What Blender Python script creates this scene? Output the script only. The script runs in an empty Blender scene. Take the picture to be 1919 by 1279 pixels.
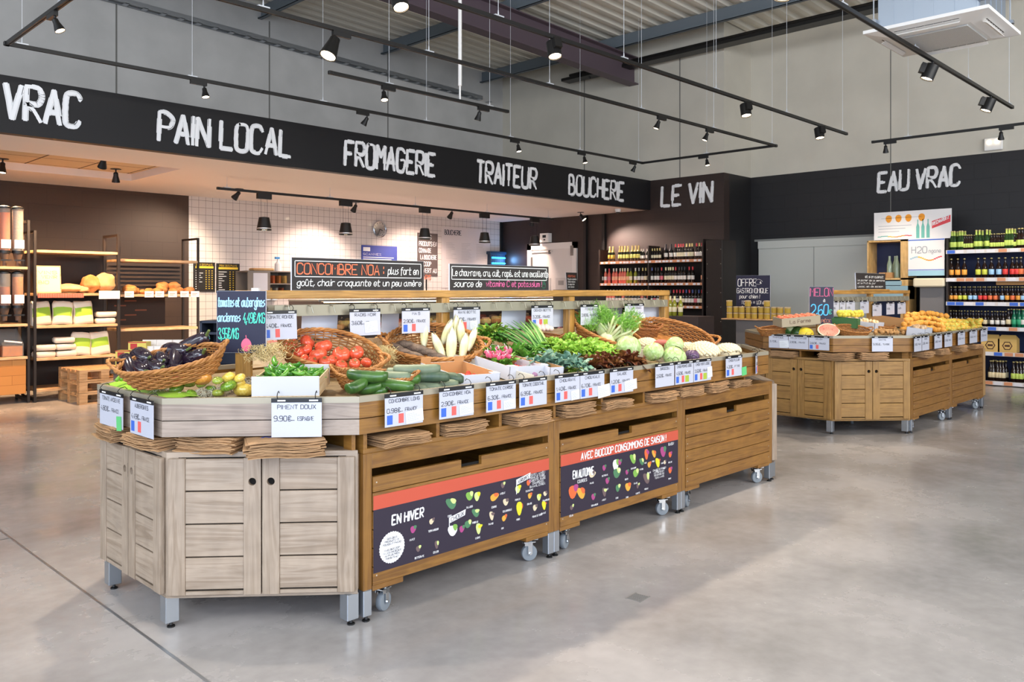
import bpy, math, random
from mathutils import Matrix, Vector
R = random.Random(7)
PI = math.pi
scene = bpy.context.scene
COL = scene.collection
# ---------------------------------------------------------------- camera
# the shop's own axes: x runs along the produce stands, y across them towards the bakery wall
F, CX, HY, EYE = 1545.0, 959.5, 544.0, 1.45
TH = math.radians(44.4)
CT, ST = math.cos(TH), math.sin(TH)
cam = bpy.data.cameras.new('camera')
cam.sensor_width = 36; cam.lens = F / 1919 * 36; cam.shift_y = -(639.5 - HY) / 1919
cam.clip_start = 0.05; cam.clip_end = 100
camo = bpy.data.objects.new('camera', cam); COL.objects.link(camo)
camo.location = (0, 0, EYE); camo.rotation_euler = (PI / 2, 0, TH - PI / 2)
scene.camera = camo
scene.view_settings.view_transform = 'Standard'
scene.view_settings.look = 'None'
scene.view_settings.exposure = 0.0
scene.view_settings.gamma = 1.0
scene.view_settings.use_curve_mapping = False
try:
    scene.cycles.max_bounces = 6; scene.cycles.diffuse_bounces = 4; scene.cycles.glossy_bounces = 3
    scene.cycles.transmission_bounces = 4; scene.cycles.transparent_max_bounces = 8
    scene.cycles.caustics_reflective = False; scene.cycles.caustics_refractive = False
    scene.cycles.sample_clamp_indirect = 6
    scene.cycles.use_denoising = True
except Exception:
    pass
# ---------------------------------------------------------------- light
w = bpy.data.worlds.new('world'); scene.world = w; w.use_nodes = True
w.node_tree.nodes['Background'].inputs[0].default_value = (0.80, 0.88, 1.0, 1)
w.node_tree.nodes['Background'].inputs[1].default_value = 1.7
def area(name, loc, target, sx, sy, power, color):
    l = bpy.data.lights.new(name, 'AREA'); l.shape = 'RECTANGLE'; l.size = sx; l.size_y = sy
    l.energy = power; l.color = color
    o = bpy.data.objects.new(name, l); COL.objects.link(o); o.location = loc
    o.rotation_euler = (Vector(target) - Vector(loc)).to_track_quat('-Z', 'Y').to_euler()
    return o
# daylight through the shopfront behind the camera
area('shopfront_daylight', (-3.4, -2.6, 2.6), (4, 4.2, 2.7), 5.5, 4.2, 480, (0.66, 0.78, 1.0))
area('side_window_daylight', (6.5, -5.0, 2.8), (7.8, 6, 3.2), 8.0, 3.2, 150, (1.0, 0.95, 0.9))
area('upper_wall_fill', (5.5, -5.4, 4.9), (9, 6, 5.2), 10.0, 1.2, 480, (1.0, 0.97, 0.92))  # added fill that brightens the upper concrete walls and roof, source unseen
area('upper_wall_fill', (-5.4, 4.0, 4.9), (6, 9, 5.2), 9.0, 1.2, 330, (0.9, 0.95, 1.0))  # second added fill, from the left, for the upper back wall and deck
SPOT = {}
def spot(loc, target, power, size=70, color=(1, 0.84, 0.66), blend=0.7, rad=0.05):
    key = (power, size, color, blend, rad)
    if key not in SPOT:
        l = bpy.data.lights.new('spot_beam', 'SPOT'); l.energy = power; l.color = color
        l.spot_size = math.radians(size); l.spot_blend = blend; l.shadow_soft_size = rad
        SPOT[key] = l
    o = bpy.data.objects.new('spot_beam', SPOT[key]); COL.objects.link(o); o.location = loc
    o.rotation_euler = (Vector(target) - Vector(loc)).to_track_quat('-Z', 'Y').to_euler()
    return o
def point(loc, power, color, rad=0.1):
    l = bpy.data.lights.new('lamp_glow', 'POINT'); l.energy = power; l.color = color; l.shadow_soft_size = rad
    o = bpy.data.objects.new('lamp_glow', l); COL.objects.link(o); o.location = loc
    return o
# ---------------------------------------------------------------- measuring helpers (where a sight line meets a real plane of the shop)
def ray(px, py):
    a = (px - CX) / F; b = (HY - py) / F
    return Vector((CT + ST * a, ST - CT * a, b))
def W(px, py, x=None, y=None, z=None):
    d = ray(px, py)
    if x is not None: t = x / d.x
    elif y is not None: t = y / d.y
    else: t = (z - EYE) / d.z
    return Vector((d.x * t, d.y * t, EYE + d.z * t))
def sx(p):
    f = CT * p[0] + ST * p[1]
    return CX + F * (ST * p[0] - CT * p[1]) / max(f, 1e-3)
# ---------------------------------------------------------------- materials
MATS = {}
def srgb(c):
    if isinstance(c, str):
        c = tuple(int(c[i:i + 2], 16) / 255 for i in (0, 2, 4))
    return tuple((x / 12.92 if x <= 0.04045 else ((x + 0.055) / 1.055) ** 2.4) for x in c) + (1,)
def mat(name, color, rough=0.5, metal=0, spec=0.5, emit=None, es=1, trans=0, coat=0, var=0, vscale=8, bump=0, bscale=60, alpha=1, sss=0, stretch=None, color2=None, lo=0.35, hi=0.65, det=4, ior=1.45):
    if name in MATS: return MATS[name]
    m = bpy.data.materials.new(name); m.use_nodes = True; MATS[name] = m
    n = m.node_tree.nodes; L = m.node_tree.links; b = n['Principled BSDF']
    c = srgb(color)
    b.inputs['Base Color'].default_value = c
    b.inputs['Roughness'].default_value = rough; b.inputs['Metallic'].default_value = metal
    b.inputs['Specular IOR Level'].default_value = spec; b.inputs['IOR'].default_value = ior
    b.inputs['Transmission Weight'].default_value = trans; b.inputs['Coat Weight'].default_value = coat
    b.inputs['Alpha'].default_value = alpha
    if sss:
        b.inputs['Subsurface Weight'].default_value = sss; b.inputs['Subsurface Radius'].default_value = (0.02, 0.01, 0.005)
    if emit:
        b.inputs['Emission Color'].default_value = srgb(emit); b.inputs['Emission Strength'].default_value = es
    if var or color2 or bump:
        tc = n.new('ShaderNodeTexCoord'); mp = n.new('ShaderNodeMapping'); L.new(tc.outputs['Object'], mp.inputs[0])
        if stretch: mp.inputs['Scale'].default_value = stretch
    if var or color2:
        no = n.new('ShaderNodeTexNoise'); no.inputs['Scale'].default_value = vscale; no.inputs['Detail'].default_value = det
        L.new(mp.outputs[0], no.inputs['Vector'])
        cr = n.new('ShaderNodeValToRGB'); L.new(no.outputs['Fac'], cr.inputs[0])
        c2 = srgb(color2) if color2 else tuple(min(1, x * (1 + var)) for x in c[:3]) + (1,)
        c1 = c if color2 else tuple(x * (1 - var) for x in c[:3]) + (1,)
        cr.color_ramp.elements[0].position = lo; cr.color_ramp.elements[1].position = hi
        cr.color_ramp.elements[0].color = c1; cr.color_ramp.elements[1].color = c2
        oi = n.new('ShaderNodeObjectInfo'); hs = n.new('ShaderNodeHueSaturation')
        mr = n.new('ShaderNodeMapRange'); mr.inputs[3].default_value = 0.9; mr.inputs[4].default_value = 1.1
        L.new(oi.outputs['Random'], mr.inputs[0]); L.new(mr.outputs[0], hs.inputs['Value'])
        L.new(cr.outputs[0], hs.inputs['Color']); L.new(hs.outputs[0], b.inputs['Base Color'])
    if bump:
        nb = n.new('ShaderNodeTexNoise'); nb.inputs['Scale'].default_value = bscale; nb.inputs['Detail'].default_value = 3
        L.new(mp.outputs[0], nb.inputs['Vector'])
        bp = n.new('ShaderNodeBump'); bp.inputs['Strength'].default_value = bump; bp.inputs['Distance'].default_value = 0.01
        L.new(nb.outputs['Fac'], bp.inputs['Height']); L.new(bp.outputs[0], b.inputs['Normal'])
    return m
def wood(name, dark, light, axis, rough=0.42, scale=5.0, coat=0.15, contrast=1):
    """planed softwood with the grain running along one axis"""
    if name in MATS: return MATS[name]
    m = bpy.data.materials.new(name); m.use_nodes = True; MATS[name] = m
    n = m.node_tree.nodes; L = m.node_tree.links; b = n['Principled BSDF']
    tc = n.new('ShaderNodeTexCoord'); mp = n.new('ShaderNodeMapping'); L.new(tc.outputs['Object'], mp.inputs[0])
    s = [scale * 4] * 3
    if axis == 3: s = [scale * .3, scale * .3, scale * 4]
    else: s[axis] = scale * 0.28
    mp.inputs['Scale'].default_value = s
    oi = n.new('ShaderNodeObjectInfo'); va = n.new('ShaderNodeVectorMath'); va.operation = 'ADD'
    sc = n.new('ShaderNodeVectorMath'); sc.operation = 'SCALE'; sc.inputs[0].default_value = (17, 31, 23)
    L.new(oi.outputs['Random'], sc.inputs['Scale']); L.new(mp.outputs[0], va.inputs[0]); L.new(sc.outputs[0], va.inputs[1])
    no = n.new('ShaderNodeTexNoise'); no.inputs['Scale'].default_value = 1.0; no.inputs['Detail'].default_value = 6; no.inputs['Distortion'].default_value = 1.6
    L.new(va.outputs[0], no.inputs['Vector'])
    wv = n.new('ShaderNodeMath'); wv.operation = 'MULTIPLY'; wv.inputs[1].default_value = 6.0
    fr = n.new('ShaderNodeMath'); fr.operation = 'PINGPONG'; fr.inputs[1].default_value = 1.0
    L.new(no.outputs['Fac'], wv.inputs[0]); L.new(wv.outputs[0], fr.inputs[0])
    cr = n.new('ShaderNodeValToRGB'); L.new(fr.outputs[0], cr.inputs[0])
    cr.color_ramp.elements[0].position = 0.0; cr.color_ramp.elements[1].position = 1.0
    cr.color_ramp.elements[0].color = srgb(dark); cr.color_ramp.elements[1].color = srgb(light)
    n2 = n.new('ShaderNodeTexNoise'); n2.inputs['Scale'].default_value = 9; L.new(tc.outputs['Object'], n2.inputs['Vector'])
    mx = n.new('ShaderNodeMix'); mx.data_type = 'RGBA'; mx.blend_type = 'MULTIPLY'
    mr = n.new('ShaderNodeMapRange'); mr.inputs[1].default_value = 0.3; mr.inputs[2].default_value = 0.7; mr.inputs[3].default_value = 0.86; mr.inputs[4].default_value = 1.1
    L.new(n2.outputs['Fac'], mr.inputs[0]); mx.inputs[0].default_value = 1.0
    L.new(cr.outputs[0], mx.inputs[6]); L.new(mr.outputs[0], mx.inputs[7]); L.new(mx.outputs[2], b.inputs['Base Color'])
    b.inputs['Roughness'].default_value = rough; b.inputs['Coat Weight'].default_value = coat; b.inputs['Coat Roughness'].default_value = 0.35
    bp = n.new('ShaderNodeBump'); bp.inputs['Strength'].default_value = 0.12; bp.inputs['Distance'].default_value = 0.004
    L.new(fr.outputs[0], bp.inputs['Height']); L.new(bp.outputs[0], b.inputs['Normal'])
    return m
# ---------------------------------------------------------------- mesh builder
class MB:
    def __init__(s): s.v = []; s.f = []; s.m = []; s.M = None
    def add(s, vs, fs, m=0):
        b = len(s.v)
        if s.M is not None: vs = [tuple(s.M @ Vector(q)) for q in vs]
        s.v += [tuple(q) for q in vs]; s.f += [tuple(b + i for i in f) for f in fs]
        s.m += [m] * len(fs)
        return s
    def box(s, x0, y0, z0, x1, y1, z1, m=0):
        return s.add([(x0, y0, z0), (x1, y0, z0), (x1, y1, z0), (x0, y1, z0), (x0, y0, z1), (x1, y0, z1), (x1, y1, z1), (x0, y1, z1)],
                     [(0, 3, 2, 1), (4, 5, 6, 7), (0, 1, 5, 4), (1, 2, 6, 5), (2, 3, 7, 6), (3, 0, 4, 7)], m)
    def rbox(s, x0, y0, z0, x1, y1, z1, b=0.003, m=0):
        """box with chamfered vertical and top edges"""
        b = min(b, (x1 - x0) / 3, (y1 - y0) / 3, (z1 - z0) / 3)
        P = []
        for z, i in ((z0, b), (z0 + b, 0), (z1 - b, 0), (z1, b)):
            for x, y in ((x0 + b, y0), (x1 - b, y0), (x1, y0 + b), (x1, y1 - b), (x1 - b, y1), (x0 + b, y1), (x0, y1 - b), (x0, y0 + b)):
                cx = min(max(x, x0 + i), x1 - i); cy = min(max(y, y0 + i), y1 - i)
                P.append((cx, cy, z))
        fs = [tuple(range(7, -1, -1)), tuple(range(24, 32))]
        for k in range(3):
            for j in range(8):
                fs.append((k * 8 + j, k * 8 + (j + 1) % 8, k * 8 + 8 + (j + 1) % 8, k * 8 + 8 + j))
        return s.add(P, fs, m)
    def prism(s, poly, z0, z1, m=0):
        n = len(poly)
        return s.add([(x, y, z0) for x, y in poly] + [(x, y, z1) for x, y in poly],
                     [tuple(range(n - 1, -1, -1)), tuple(range(n, 2 * n))] + [(i, (i + 1) % n, n + (i + 1) % n, n + i) for i in range(n)], m)
    def board(s, p, q, th, z0, z1, m=0, ext=0):
        """upright board along the plan line p-q, thickness th to the left of it"""
        p = Vector(p[:2]); q = Vector(q[:2]); d = (q - p).normalized(); nrm = Vector((-d.y, d.x)) * th
        p = p - d * ext; q = q + d * ext
        return s.prism([tuple(p), tuple(q), tuple(q + nrm), tuple(p + nrm)], z0, z1, m)
    def tube(s, pts, r, n=8, m=0, closed=False, cap=True, flat=None):
        pts = [Vector(p) for p in pts]; k = len(pts)
        rr = r if isinstance(r, (list, tuple)) else [r] * k
        ring = []; up = None
        for i, p in enumerate(pts):
            if closed: t = pts[(i + 1) % k] - pts[i - 1]
            else: t = pts[min(i + 1, k - 1)] - pts[max(i - 1, 0)]
            t = t.normalized() if t.length > 1e-9 else Vector((0, 0, 1))
            if up is None:
                up = Vector((0, 0, 1)) if abs(t.z) < 0.9 else Vector((1, 0, 0))
            a = t.cross(up)
            if a.length < 1e-6: a = t.cross(Vector((0, 1, 0)))
            a.normalize(); b = a.cross(t).normalized(); up = b
            for j in range(n):
                an = 2 * PI * j / n
                ring.append(p + (a * math.cos(an) + b * math.sin(an) * (flat or 1)) * rr[i])
        fs = []
        for i in range(k if closed else k - 1):
            i2 = (i + 1) % k
            for j in range(n): fs.append((i * n + j, i * n + (j + 1) % n, i2 * n + (j + 1) % n, i2 * n + j))
        if cap and not closed:
            fs.append(tuple(range(n - 1, -1, -1))); fs.append(tuple(range((k - 1) * n, k * n)))
        return s.add(ring, fs, m)
    def lathe(s, prof, c=(0, 0, 0), n=16, m=0, mseg=None, wob=None):
        """profile of (radius, z) turned round the z axis"""
        vs = []; fs = []; mm = []
        for r, z in prof:
            for j in range(n):
                a = 2 * PI * j / n; q = r * (wob(a, z) if wob else 1)
                vs.append((c[0] + q * math.cos(a), c[1] + q * math.sin(a), c[2] + z))
        for i in range(len(prof) - 1):
            for j in range(n):
                fs.append((i * n + j, i * n + (j + 1) % n, (i + 1) * n + (j + 1) % n, (i + 1) * n + j)); mm.append(mseg[i] if mseg else m)
        if prof[0][0] > 1e-5: fs.append(tuple(range(n - 1, -1, -1))); mm.append(mseg[0] if mseg else m)
        if prof[-1][0] > 1e-5: k = (len(prof) - 1) * n; fs.append(tuple(range(k, k + n))); mm.append(mseg[-1] if mseg else m)
        b = len(s.m); s.add(vs, fs, m); s.m[b:] = mm
        return s
    def ell(s, c, r, nu=14, nv=9, m=0, fn=None):
        vs = []; fs = []
        for i in range(nv + 1):
            ph = PI * i / nv - PI / 2
            for j in range(nu):
                a = 2 * PI * j / nu
                p = Vector((math.cos(ph) * math.cos(a), math.cos(ph) * math.sin(a), math.sin(ph)))
                k = fn(p) if fn else 1
                vs.append((c[0] + p.x * r[0] * k, c[1] + p.y * r[1] * k, c[2] + p.z * r[2] * k))
        for i in range(nv):
            for j in range(nu): fs.append((i * nu + j, i * nu + (j + 1) % nu, (i + 1) * nu + (j + 1) % nu, (i + 1) * nu + j))
        return s.add(vs, fs, m)
    def grid(s, nu, nv, fn, m=0):
        vs = [fn(i / nu, j / nv) for j in range(nv + 1) for i in range(nu + 1)]
        fs = [(j * (nu + 1) + i, j * (nu + 1) + i + 1, (j + 1) * (nu + 1) + i + 1, (j + 1) * (nu + 1) + i) for j in range(nv) for i in range(nu)]
        return s.add(vs, fs, m)
    def mesh(s, name, mats, smooth=False, angle=None):
        me = bpy.data.meshes.new(name); me.from_pydata(s.v, [], s.f)
        if not isinstance(mats, (list, tuple)): mats = [mats]
        for x in mats: me.materials.append(x)
        me.polygons.foreach_set('material_index', s.m)
        if smooth:
            me.polygons.foreach_set('use_smooth', [True] * len(s.f))
        me.update()
        if smooth == 'auto':
            try: me.set_sharp_from_angle(angle=math.radians(angle or 40))
            except Exception: pass
        return me
def obj(name, me, parent=None, loc=(0, 0, 0), rot=(0, 0, 0), scale=None):
    o = bpy.data.objects.new(name, me); COL.objects.link(o); o.location = loc; o.rotation_euler = rot
    if scale is not None: o.scale = (scale,) * 3 if isinstance(scale, (int, float)) else scale
    if parent: o.parent = parent
    return o
def tag(o, label, cat, group=None, kind=None):
    o['label'] = label; o['category'] = cat
    if group: o['group'] = group
    if kind: o['kind'] = kind
    return o
def thing(name, label, cat, loc=(0, 0, 0), rot=(0, 0, 0), group=None, scale=None):
    return tag(obj(name, None, None, loc, rot, scale), label, cat, group)
def struct(name, me, loc=(0, 0, 0), rot=(0, 0, 0)):
    o = obj(name, me, None, loc, rot); o['kind'] = 'structure'; return o
def copy_tree(o, parent=None):
    c = o.copy(); COL.objects.link(c); c.parent = parent
    for ch in list(o.children): copy_tree(ch, c)
    return c
ORD = ['first', 'second', 'third', 'fourth', 'fifth', 'sixth', 'seventh', 'eighth', 'ninth', 'tenth', 'eleventh', 'twelfth', 'thirteenth', 'fourteenth', 'fifteenth', 'sixteenth', 'seventeenth', 'eighteenth', 'nineteenth', 'twentieth',
       'twenty-first', 'twenty-second', 'twenty-third', 'twenty-fourth', 'twenty-fifth', 'twenty-sixth', 'twenty-seventh', 'twenty-eighth', 'twenty-ninth', 'thirtieth', 'thirty-first', 'thirty-second', 'thirty-third', 'thirty-fourth', 'thirty-fifth', 'thirty-sixth', 'thirty-seventh', 'thirty-eighth', 'thirty-ninth', 'fortieth'] + ['forty-' + s for s in 'first second third fourth fifth sixth seventh eighth ninth'.split()] + ['fiftieth'] + ['fifty-' + s for s in 'first second third fourth fifth sixth seventh eighth ninth'.split()]
def ordinals(items, text):
    """label things that look alike by their order from the left; text has one %s"""
    items = sorted(items, key=lambda o: sx(o.location))
    for i, o in enumerate(items): o['label'] = text % ('leftmost' if i == 0 else 'rightmost' if i == len(items) - 1 else ORD[i] + ' from the left')
# ---------------------------------------------------------------- hand lettering: every glyph is a few strokes on a 4 x 6 grid
G = {
'A':'002640 1232', 'B':'0006 062635343303 033342413000', 'C':'4536160501103041', 'D':'0006 062645412000', 'E':'46060040 0333', 'F':'460600 0333', 
'G':'45361605011030414323', 'H':'0006 4046 0343', 'I':'1016', 'J':'4641301001', 'K':'0006 460340', 'L':'060040', 'M':'0006234640', 'N':'00064046', 
'O':'160501103041453616', 'P':'0006 062645443303', 'Q':'160501103041453616 2240', 'R':'0006 0636454433032240', 'S':'453616050413334241301001', 
'T':'0646 2620', 'U':'060110304146', 'V':'062046', 'W':'0610243046', 'X':'0046 0640', 'Y':'062346 2320', 'Z':'06460040', '0':'160501103041453616', 
'1':'051610', '2':'05163645430040', '3':'0516364534234241301001', '4':'360242 3330', '5':'460603334241301001', '6':'36050110304142332302', 
'7':'064610', '8':'1605041333424130100102133344453616', '9':'4333130405163645412000', '.':'1011', ',':'11000a', ':':'1112 1415', '-':'1333', 
'!':'2622 2120', "'":'1614', '/':'0046', '+':'0343 2125', '_':'0040', '€':'45361611103041 0434 0232', 'a':'34240301102031 3431 3140', 
'b':'0600203133240403', 'c':'34240301102031', 'd':'3424030110203133 3630', 'e':'02323324140301102031', 'f':'1a152636 0434', 
'g':'34240301102031 34303b1b0a', 'h':'0006 0314243330', 'i':'1410 1516', 'j':'242a1b0b 2526', 'k':'0600 340230', 'l':'06001021', 
'm':'0400 03142320 23344340', 'n':'0400 0314243330', 'o':'140301102031332414', 'p':'040b 0314243331201001', 'q':'34240301102031 343b', 
'r':'0400 03142434', 's':'3424130332311000', 't':'16111030 0434', 'u':'040110203134 3430', 'v':'041034', 'w':'0410243044', 'x':'0034 0430', 
'y':'040210203234 343b1b0a', 'z':'04340030', '=':'0242 0444', 
}
ACC = {'É': ('E', '1738'), 'È': ('E', '1837'), 'é': ('e', '1526'), 'è': ('e', '1625'), 'ê': ('e', '051625'), 'à': ('a', '1625'), 'û': ('u', '051625'), 'ç': ('c', '201a'), 'î': ('i', '051625'), 'ô': ('o', '051625')}
def _pts(s):
    out = []
    for st in s.split():
        q = []
        for i in range(0, len(st) - 1, 2):
            y = {'a': -1, 'b': -2}.get(st[i + 1]); y = int(st[i + 1]) if y is None else y
            x = {'a': -1, 'b': -2}.get(st[i]); x = int(st[i]) if x is None else x
            q.append((x, y))
        if q: out.append(q)
    return out
def glyph(ch):
    if ch in ACC: b, a = ACC[ch]; return _pts(G[b]) + _pts(a)
    return _pts(G.get(ch, ''))
def smooth_line(p, k=3):
    if len(p) < 3: return p
    out = []
    for i in range(len(p) - 1):
        p0 = p[max(i - 1, 0)]; p1 = p[i]; p2 = p[i + 1]; p3 = p[min(i + 2, len(p) - 1)]
        for j in range(k):
            t = j / k
            out.append(tuple(0.5 * ((2 * b) + (c - a) * t + (2 * a - 5 * b + 4 * c - d) * t * t + (3 * b - a - 3 * c + d) * t ** 3) for a, b, c, d in zip(p0, p1, p2, p3)))
    return out + [p[-1]]
CURVY = set('BCDGJOPQRSU0235689€abcdefghjmnopqrstuy')
def ribbon(mb, pts, w0, off, m=0, taper=0):
    """flat painted stroke in the x-z plane facing -y"""
    n = len(pts)
    if n < 2: return
    vs = []
    for i, (x, z) in enumerate(pts):
        a = pts[max(i - 1, 0)]; b = pts[min(i + 1, n - 1)]
        dx, dz = b[0] - a[0], b[1] - a[1]; l = math.hypot(dx, dz) or 1e-6; dx /= l; dz /= l
        k = w0 / 2 * (1 - taper * i / (n - 1))
        ex = 0
        if i == 0: ex = -w0 * 0.3
        if i == n - 1: ex = w0 * 0.3
        vs += [(x + dx * ex - dz * k, off, z + dz * ex + dx * k), (x + dx * ex + dz * k, off, z + dz * ex - dx * k)]
    mb.add(vs, [(2 * i, 2 * i + 1, 2 * i + 3, 2 * i + 2) for i in range(n - 1)], m)
def letter(mb, text, x, z, h, wd=None, width=None, slant=0.0, off=-0.001, m=0, brush=False, rnd=None, gap=1.5, rise=0.0, center=False, adv=None):
    """write text from (x,z); h = capital height; width = fit the whole line to this width"""
    rnd = rnd or R
    lay = []; cx = 0
    for ch in text:
        if ch == ' ': cx += 2.6; continue
        g = glyph(ch)
        if not g: cx += 2; continue
        mxx = max(q[0] for s_ in g for q in s_); mn = min(q[0] for s_ in g for q in s_)
        lay.append((ch, cx - mn, g)); cx += (mxx - mn) + gap
    tot = max(cx - gap, 1)
    sx_ = (width / tot) if width else (adv or h / 6 * 0.85)
    if center: x = x - tot * sx_ / 2
    wd = wd or h * 0.11
    k = 0
    for ch, c0, g in lay:
        jy = (rnd.random() - 0.5) * h * 0.05 if brush else 0
        if brush and ch not in CURVY and ch not in ACC: g = [s_[i:i + 2] for s_ in g for i in range(len(s_) - 1)]
        for st in g:
            p = smooth_line(st) if ch in CURVY or ch in ACC else st
            q = []
            for a, b in p:
                X = x + (c0 + a + slant * b) * sx_; Z = z + b * h / 6 + jy + rise * (X - x)
                q.append((X, Z))
            o = off - 0.00015 * (k % 9); k += 1
            if brush:
                # densify and roughen: a dry brush leaves a solid core and loose bristle lines
                d = []
                for i in range(len(q) - 1):
                    for j in range(4): d.append((q[i][0] + (q[i + 1][0] - q[i][0]) * j / 4 + (rnd.random() - .5) * wd * .08, q[i][1] + (q[i + 1][1] - q[i][1]) * j / 4))
                d.append(q[-1])
                ribbon(mb, d, wd * 0.74, o, m, 0.12)
                for e in (-0.5, -0.4, 0.42, 0.52):
                    a0 = rnd.randint(0, max(0, len(d) // 4)); a1 = len(d) - rnd.randint(0, max(1, len(d) // 3))
                    seg = []
                    for i in range(a0, a1):
                        A = d[max(i - 1, 0)]; B = d[min(i + 1, len(d) - 1)]; l = math.hypot(B[0] - A[0], B[1] - A[1]) or 1e-6
                        seg.append((d[i][0] - (B[1] - A[1]) / l * e * wd, d[i][1] + (B[0] - A[0]) / l * e * wd))
                    ribbon(mb, seg, wd * 0.13, o, m)
            else:
                ribbon(mb, q, wd, o, m)
    return tot * sx_
# ================================================================ materials of the shop
def nt(m): return m.node_tree.nodes, m.node_tree.links, m.node_tree.nodes['Principled BSDF']
def floor_mat():
    m = mat('polished_concrete', 'a8a098', rough=0.3)
    n, L, b = nt(m)
    tc = n.new('ShaderNodeTexCoord')
    a = n.new('ShaderNodeTexNoise'); a.inputs['Scale'].default_value = 0.9; a.inputs['Detail'].default_value = 7; a.inputs['Roughness'].default_value = 0.62
    c = n.new('ShaderNodeTexNoise'); c.inputs['Scale'].default_value = 14; c.inputs['Detail'].default_value = 5
    L.new(tc.outputs['Object'], a.inputs['Vector']); L.new(tc.outputs['Object'], c.inputs['Vector'])
    r = n.new('ShaderNodeValToRGB'); L.new(a.outputs['Fac'], r.inputs[0])
    r.color_ramp.elements[0].position = 0.36; r.color_ramp.elements[0].color = srgb('979390')
    r.color_ramp.elements[1].position = 0.64; r.color_ramp.elements[1].color = srgb('b5b0ad')
    r2 = n.new('ShaderNodeMapRange'); r2.inputs[1].default_value = 0.3; r2.inputs[2].default_value = 0.7; r2.inputs[3].default_value = 0.93; r2.inputs[4].default_value = 1.05
    L.new(c.outputs['Fac'], r2.inputs[0])
    mx = n.new('ShaderNodeMix'); mx.data_type = 'RGBA'; mx.blend_type = 'MULTIPLY'; mx.inputs[0].default_value = 1
    L.new(r.outputs[0], mx.inputs[6]); L.new(r2.outputs[0], mx.inputs[7]); L.new(mx.outputs[2], b.inputs['Base Color'])
    r3 = n.new('ShaderNodeMapRange'); r3.inputs[1].default_value = 0.35; r3.inputs[2].default_value = 0.65; r3.inputs[3].default_value = 0.14; r3.inputs[4].default_value = 0.34
    L.new(a.outputs['Fac'], r3.inputs[0]); L.new(r3.outputs[0], b.inputs['Roughness'])
    return m
def grid_mat(name, face, joint, w, h, axes='xz', mortar=0.004, rough=0.15, bump=0.3, off=0.0, face2=None):
    m = mat(name, face, rough=rough); n, L, b = nt(m)
    tc = n.new('ShaderNodeTexCoord'); sp = n.new('ShaderNodeSeparateXYZ'); cb = n.new('ShaderNodeCombineXYZ')
    L.new(tc.outputs['Object'], sp.inputs[0]); L.new(sp.outputs[axes[0].upper()], cb.inputs[0]); L.new(sp.outputs[axes[1].upper()], cb.inputs[1])
    br = n.new('ShaderNodeTexBrick'); br.offset = off; br.inputs['Scale'].default_value = 1
    br.inputs['Brick Width'].default_value = w; br.inputs['Row Height'].default_value = h; br.inputs['Mortar Size'].default_value = mortar
    br.inputs['Color1'].default_value = srgb(face); br.inputs['Color2'].default_value = srgb(face2 or face); br.inputs['Mortar'].default_value = srgb(joint)
    br.inputs['Mortar Smooth'].default_value = 0.1
    L.new(cb.outputs[0], br.inputs['Vector']); L.new(br.outputs['Color'], b.inputs['Base Color'])
    bp = n.new('ShaderNodeBump'); bp.inputs['Strength'].default_value = bump; bp.inputs['Distance'].default_value = 0.004; bp.invert = True
    L.new(br.outputs['Fac'], bp.inputs['Height']); L.new(bp.outputs[0], b.inputs['Normal'])
    return m
M_FLOOR = floor_mat()
M_TILE = grid_mat('white_wall_tile', 'd8d0ca', '857c77', 0.125, 0.125, 'xz', 0.0028, 0.1)
M_CONC = mat('grey_concrete_panel', 'b8b7b4', rough=0.85, var=0.07, vscale=1.6, bump=0.15, bscale=5)
M_CONC2 = mat('pale_concrete_panel', 'c2bdb0', rough=0.85, var=0.05, vscale=1.3, bump=0.15, bscale=5)
M_WARMLIT = grid_mat('warmlit_black_block', '2f231f', '281d1a', 0.5, 0.25, 'yz', 0.004, 0.55, 0.35, 0.5)  # the wine wall's black paint, browned to carry the warm light on it
M_DARK = grid_mat('dark_painted_block', '201f21', '1a191b', 0.5, 0.25, 'yz', 0.004, 0.55, 0.35, 0.5)
M_DARKX = grid_mat('dark_painted_block_long', '3a2c24', '33261f', 0.5, 0.25, 'xz', 0.004, 0.6, 0.35, 0.5)
M_FASCIA = mat('black_fascia_paint', '171618', rough=0.5, spec=0.35)
M_CREAM = mat('cream_ceiling_paint', 'efe2d8', rough=0.8)
M_ACOU = grid_mat('acoustic_ceiling_tile', 'c8b596', '3c2c1c', 0.67, 0.62, 'xy', 0.012, 0.9, 0.2)
M_STEEL = mat('purlin_steel', '6e7880', rough=0.5, metal=0.3)
M_RAFTER = mat('rafter_mauve_steel', '5a4d55', rough=0.5, metal=0.1)
M_DECK = mat('pale_roof_deck', 'd6d2c6', rough=0.6, metal=0.1)
M_BLACK = mat('black_satin_metal', '1a1918', rough=0.4, metal=0.2)
M_BLACKP = mat('black_plastic', '151515', rough=0.35)
M_WHITE = mat('white_lettering_paint', 'eeeeee', rough=0.6)
M_GALV = mat('galvanised_steel', 'a9aeb4', rough=0.35, metal=0.85)
M_ALU = mat('brushed_aluminium', 'c9c9c9', rough=0.33, metal=0.9)
M_CHROME = mat('chrome', 'd8dde2', rough=0.15, metal=1)
M_WPLAST = mat('white_plastic', 'e8e6e2', rough=0.4)
WD, WL = '764e1f', '8f642a'
WX = wood('oak_stain_along', WD, WL, 3); WY = wood('oak_stain_across', WD, WL, 1); WZ = wood('oak_stain_upright', WD, WL, 2)
CXm = wood('daylit_cabinet_wood_along', '8f7c68', 'a89683', 3); CZm = wood('daylit_cabinet_wood_upright', '8d7a66', 'a69481', 2)  # near cabinet wood greyed and paled: cool daylight put into its colour
BX = wood('beam_wood', '9a7030', 'b88a44', 0); BZ = wood('beam_wood_upright', '8a6226', 'b88a44', 2)
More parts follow.
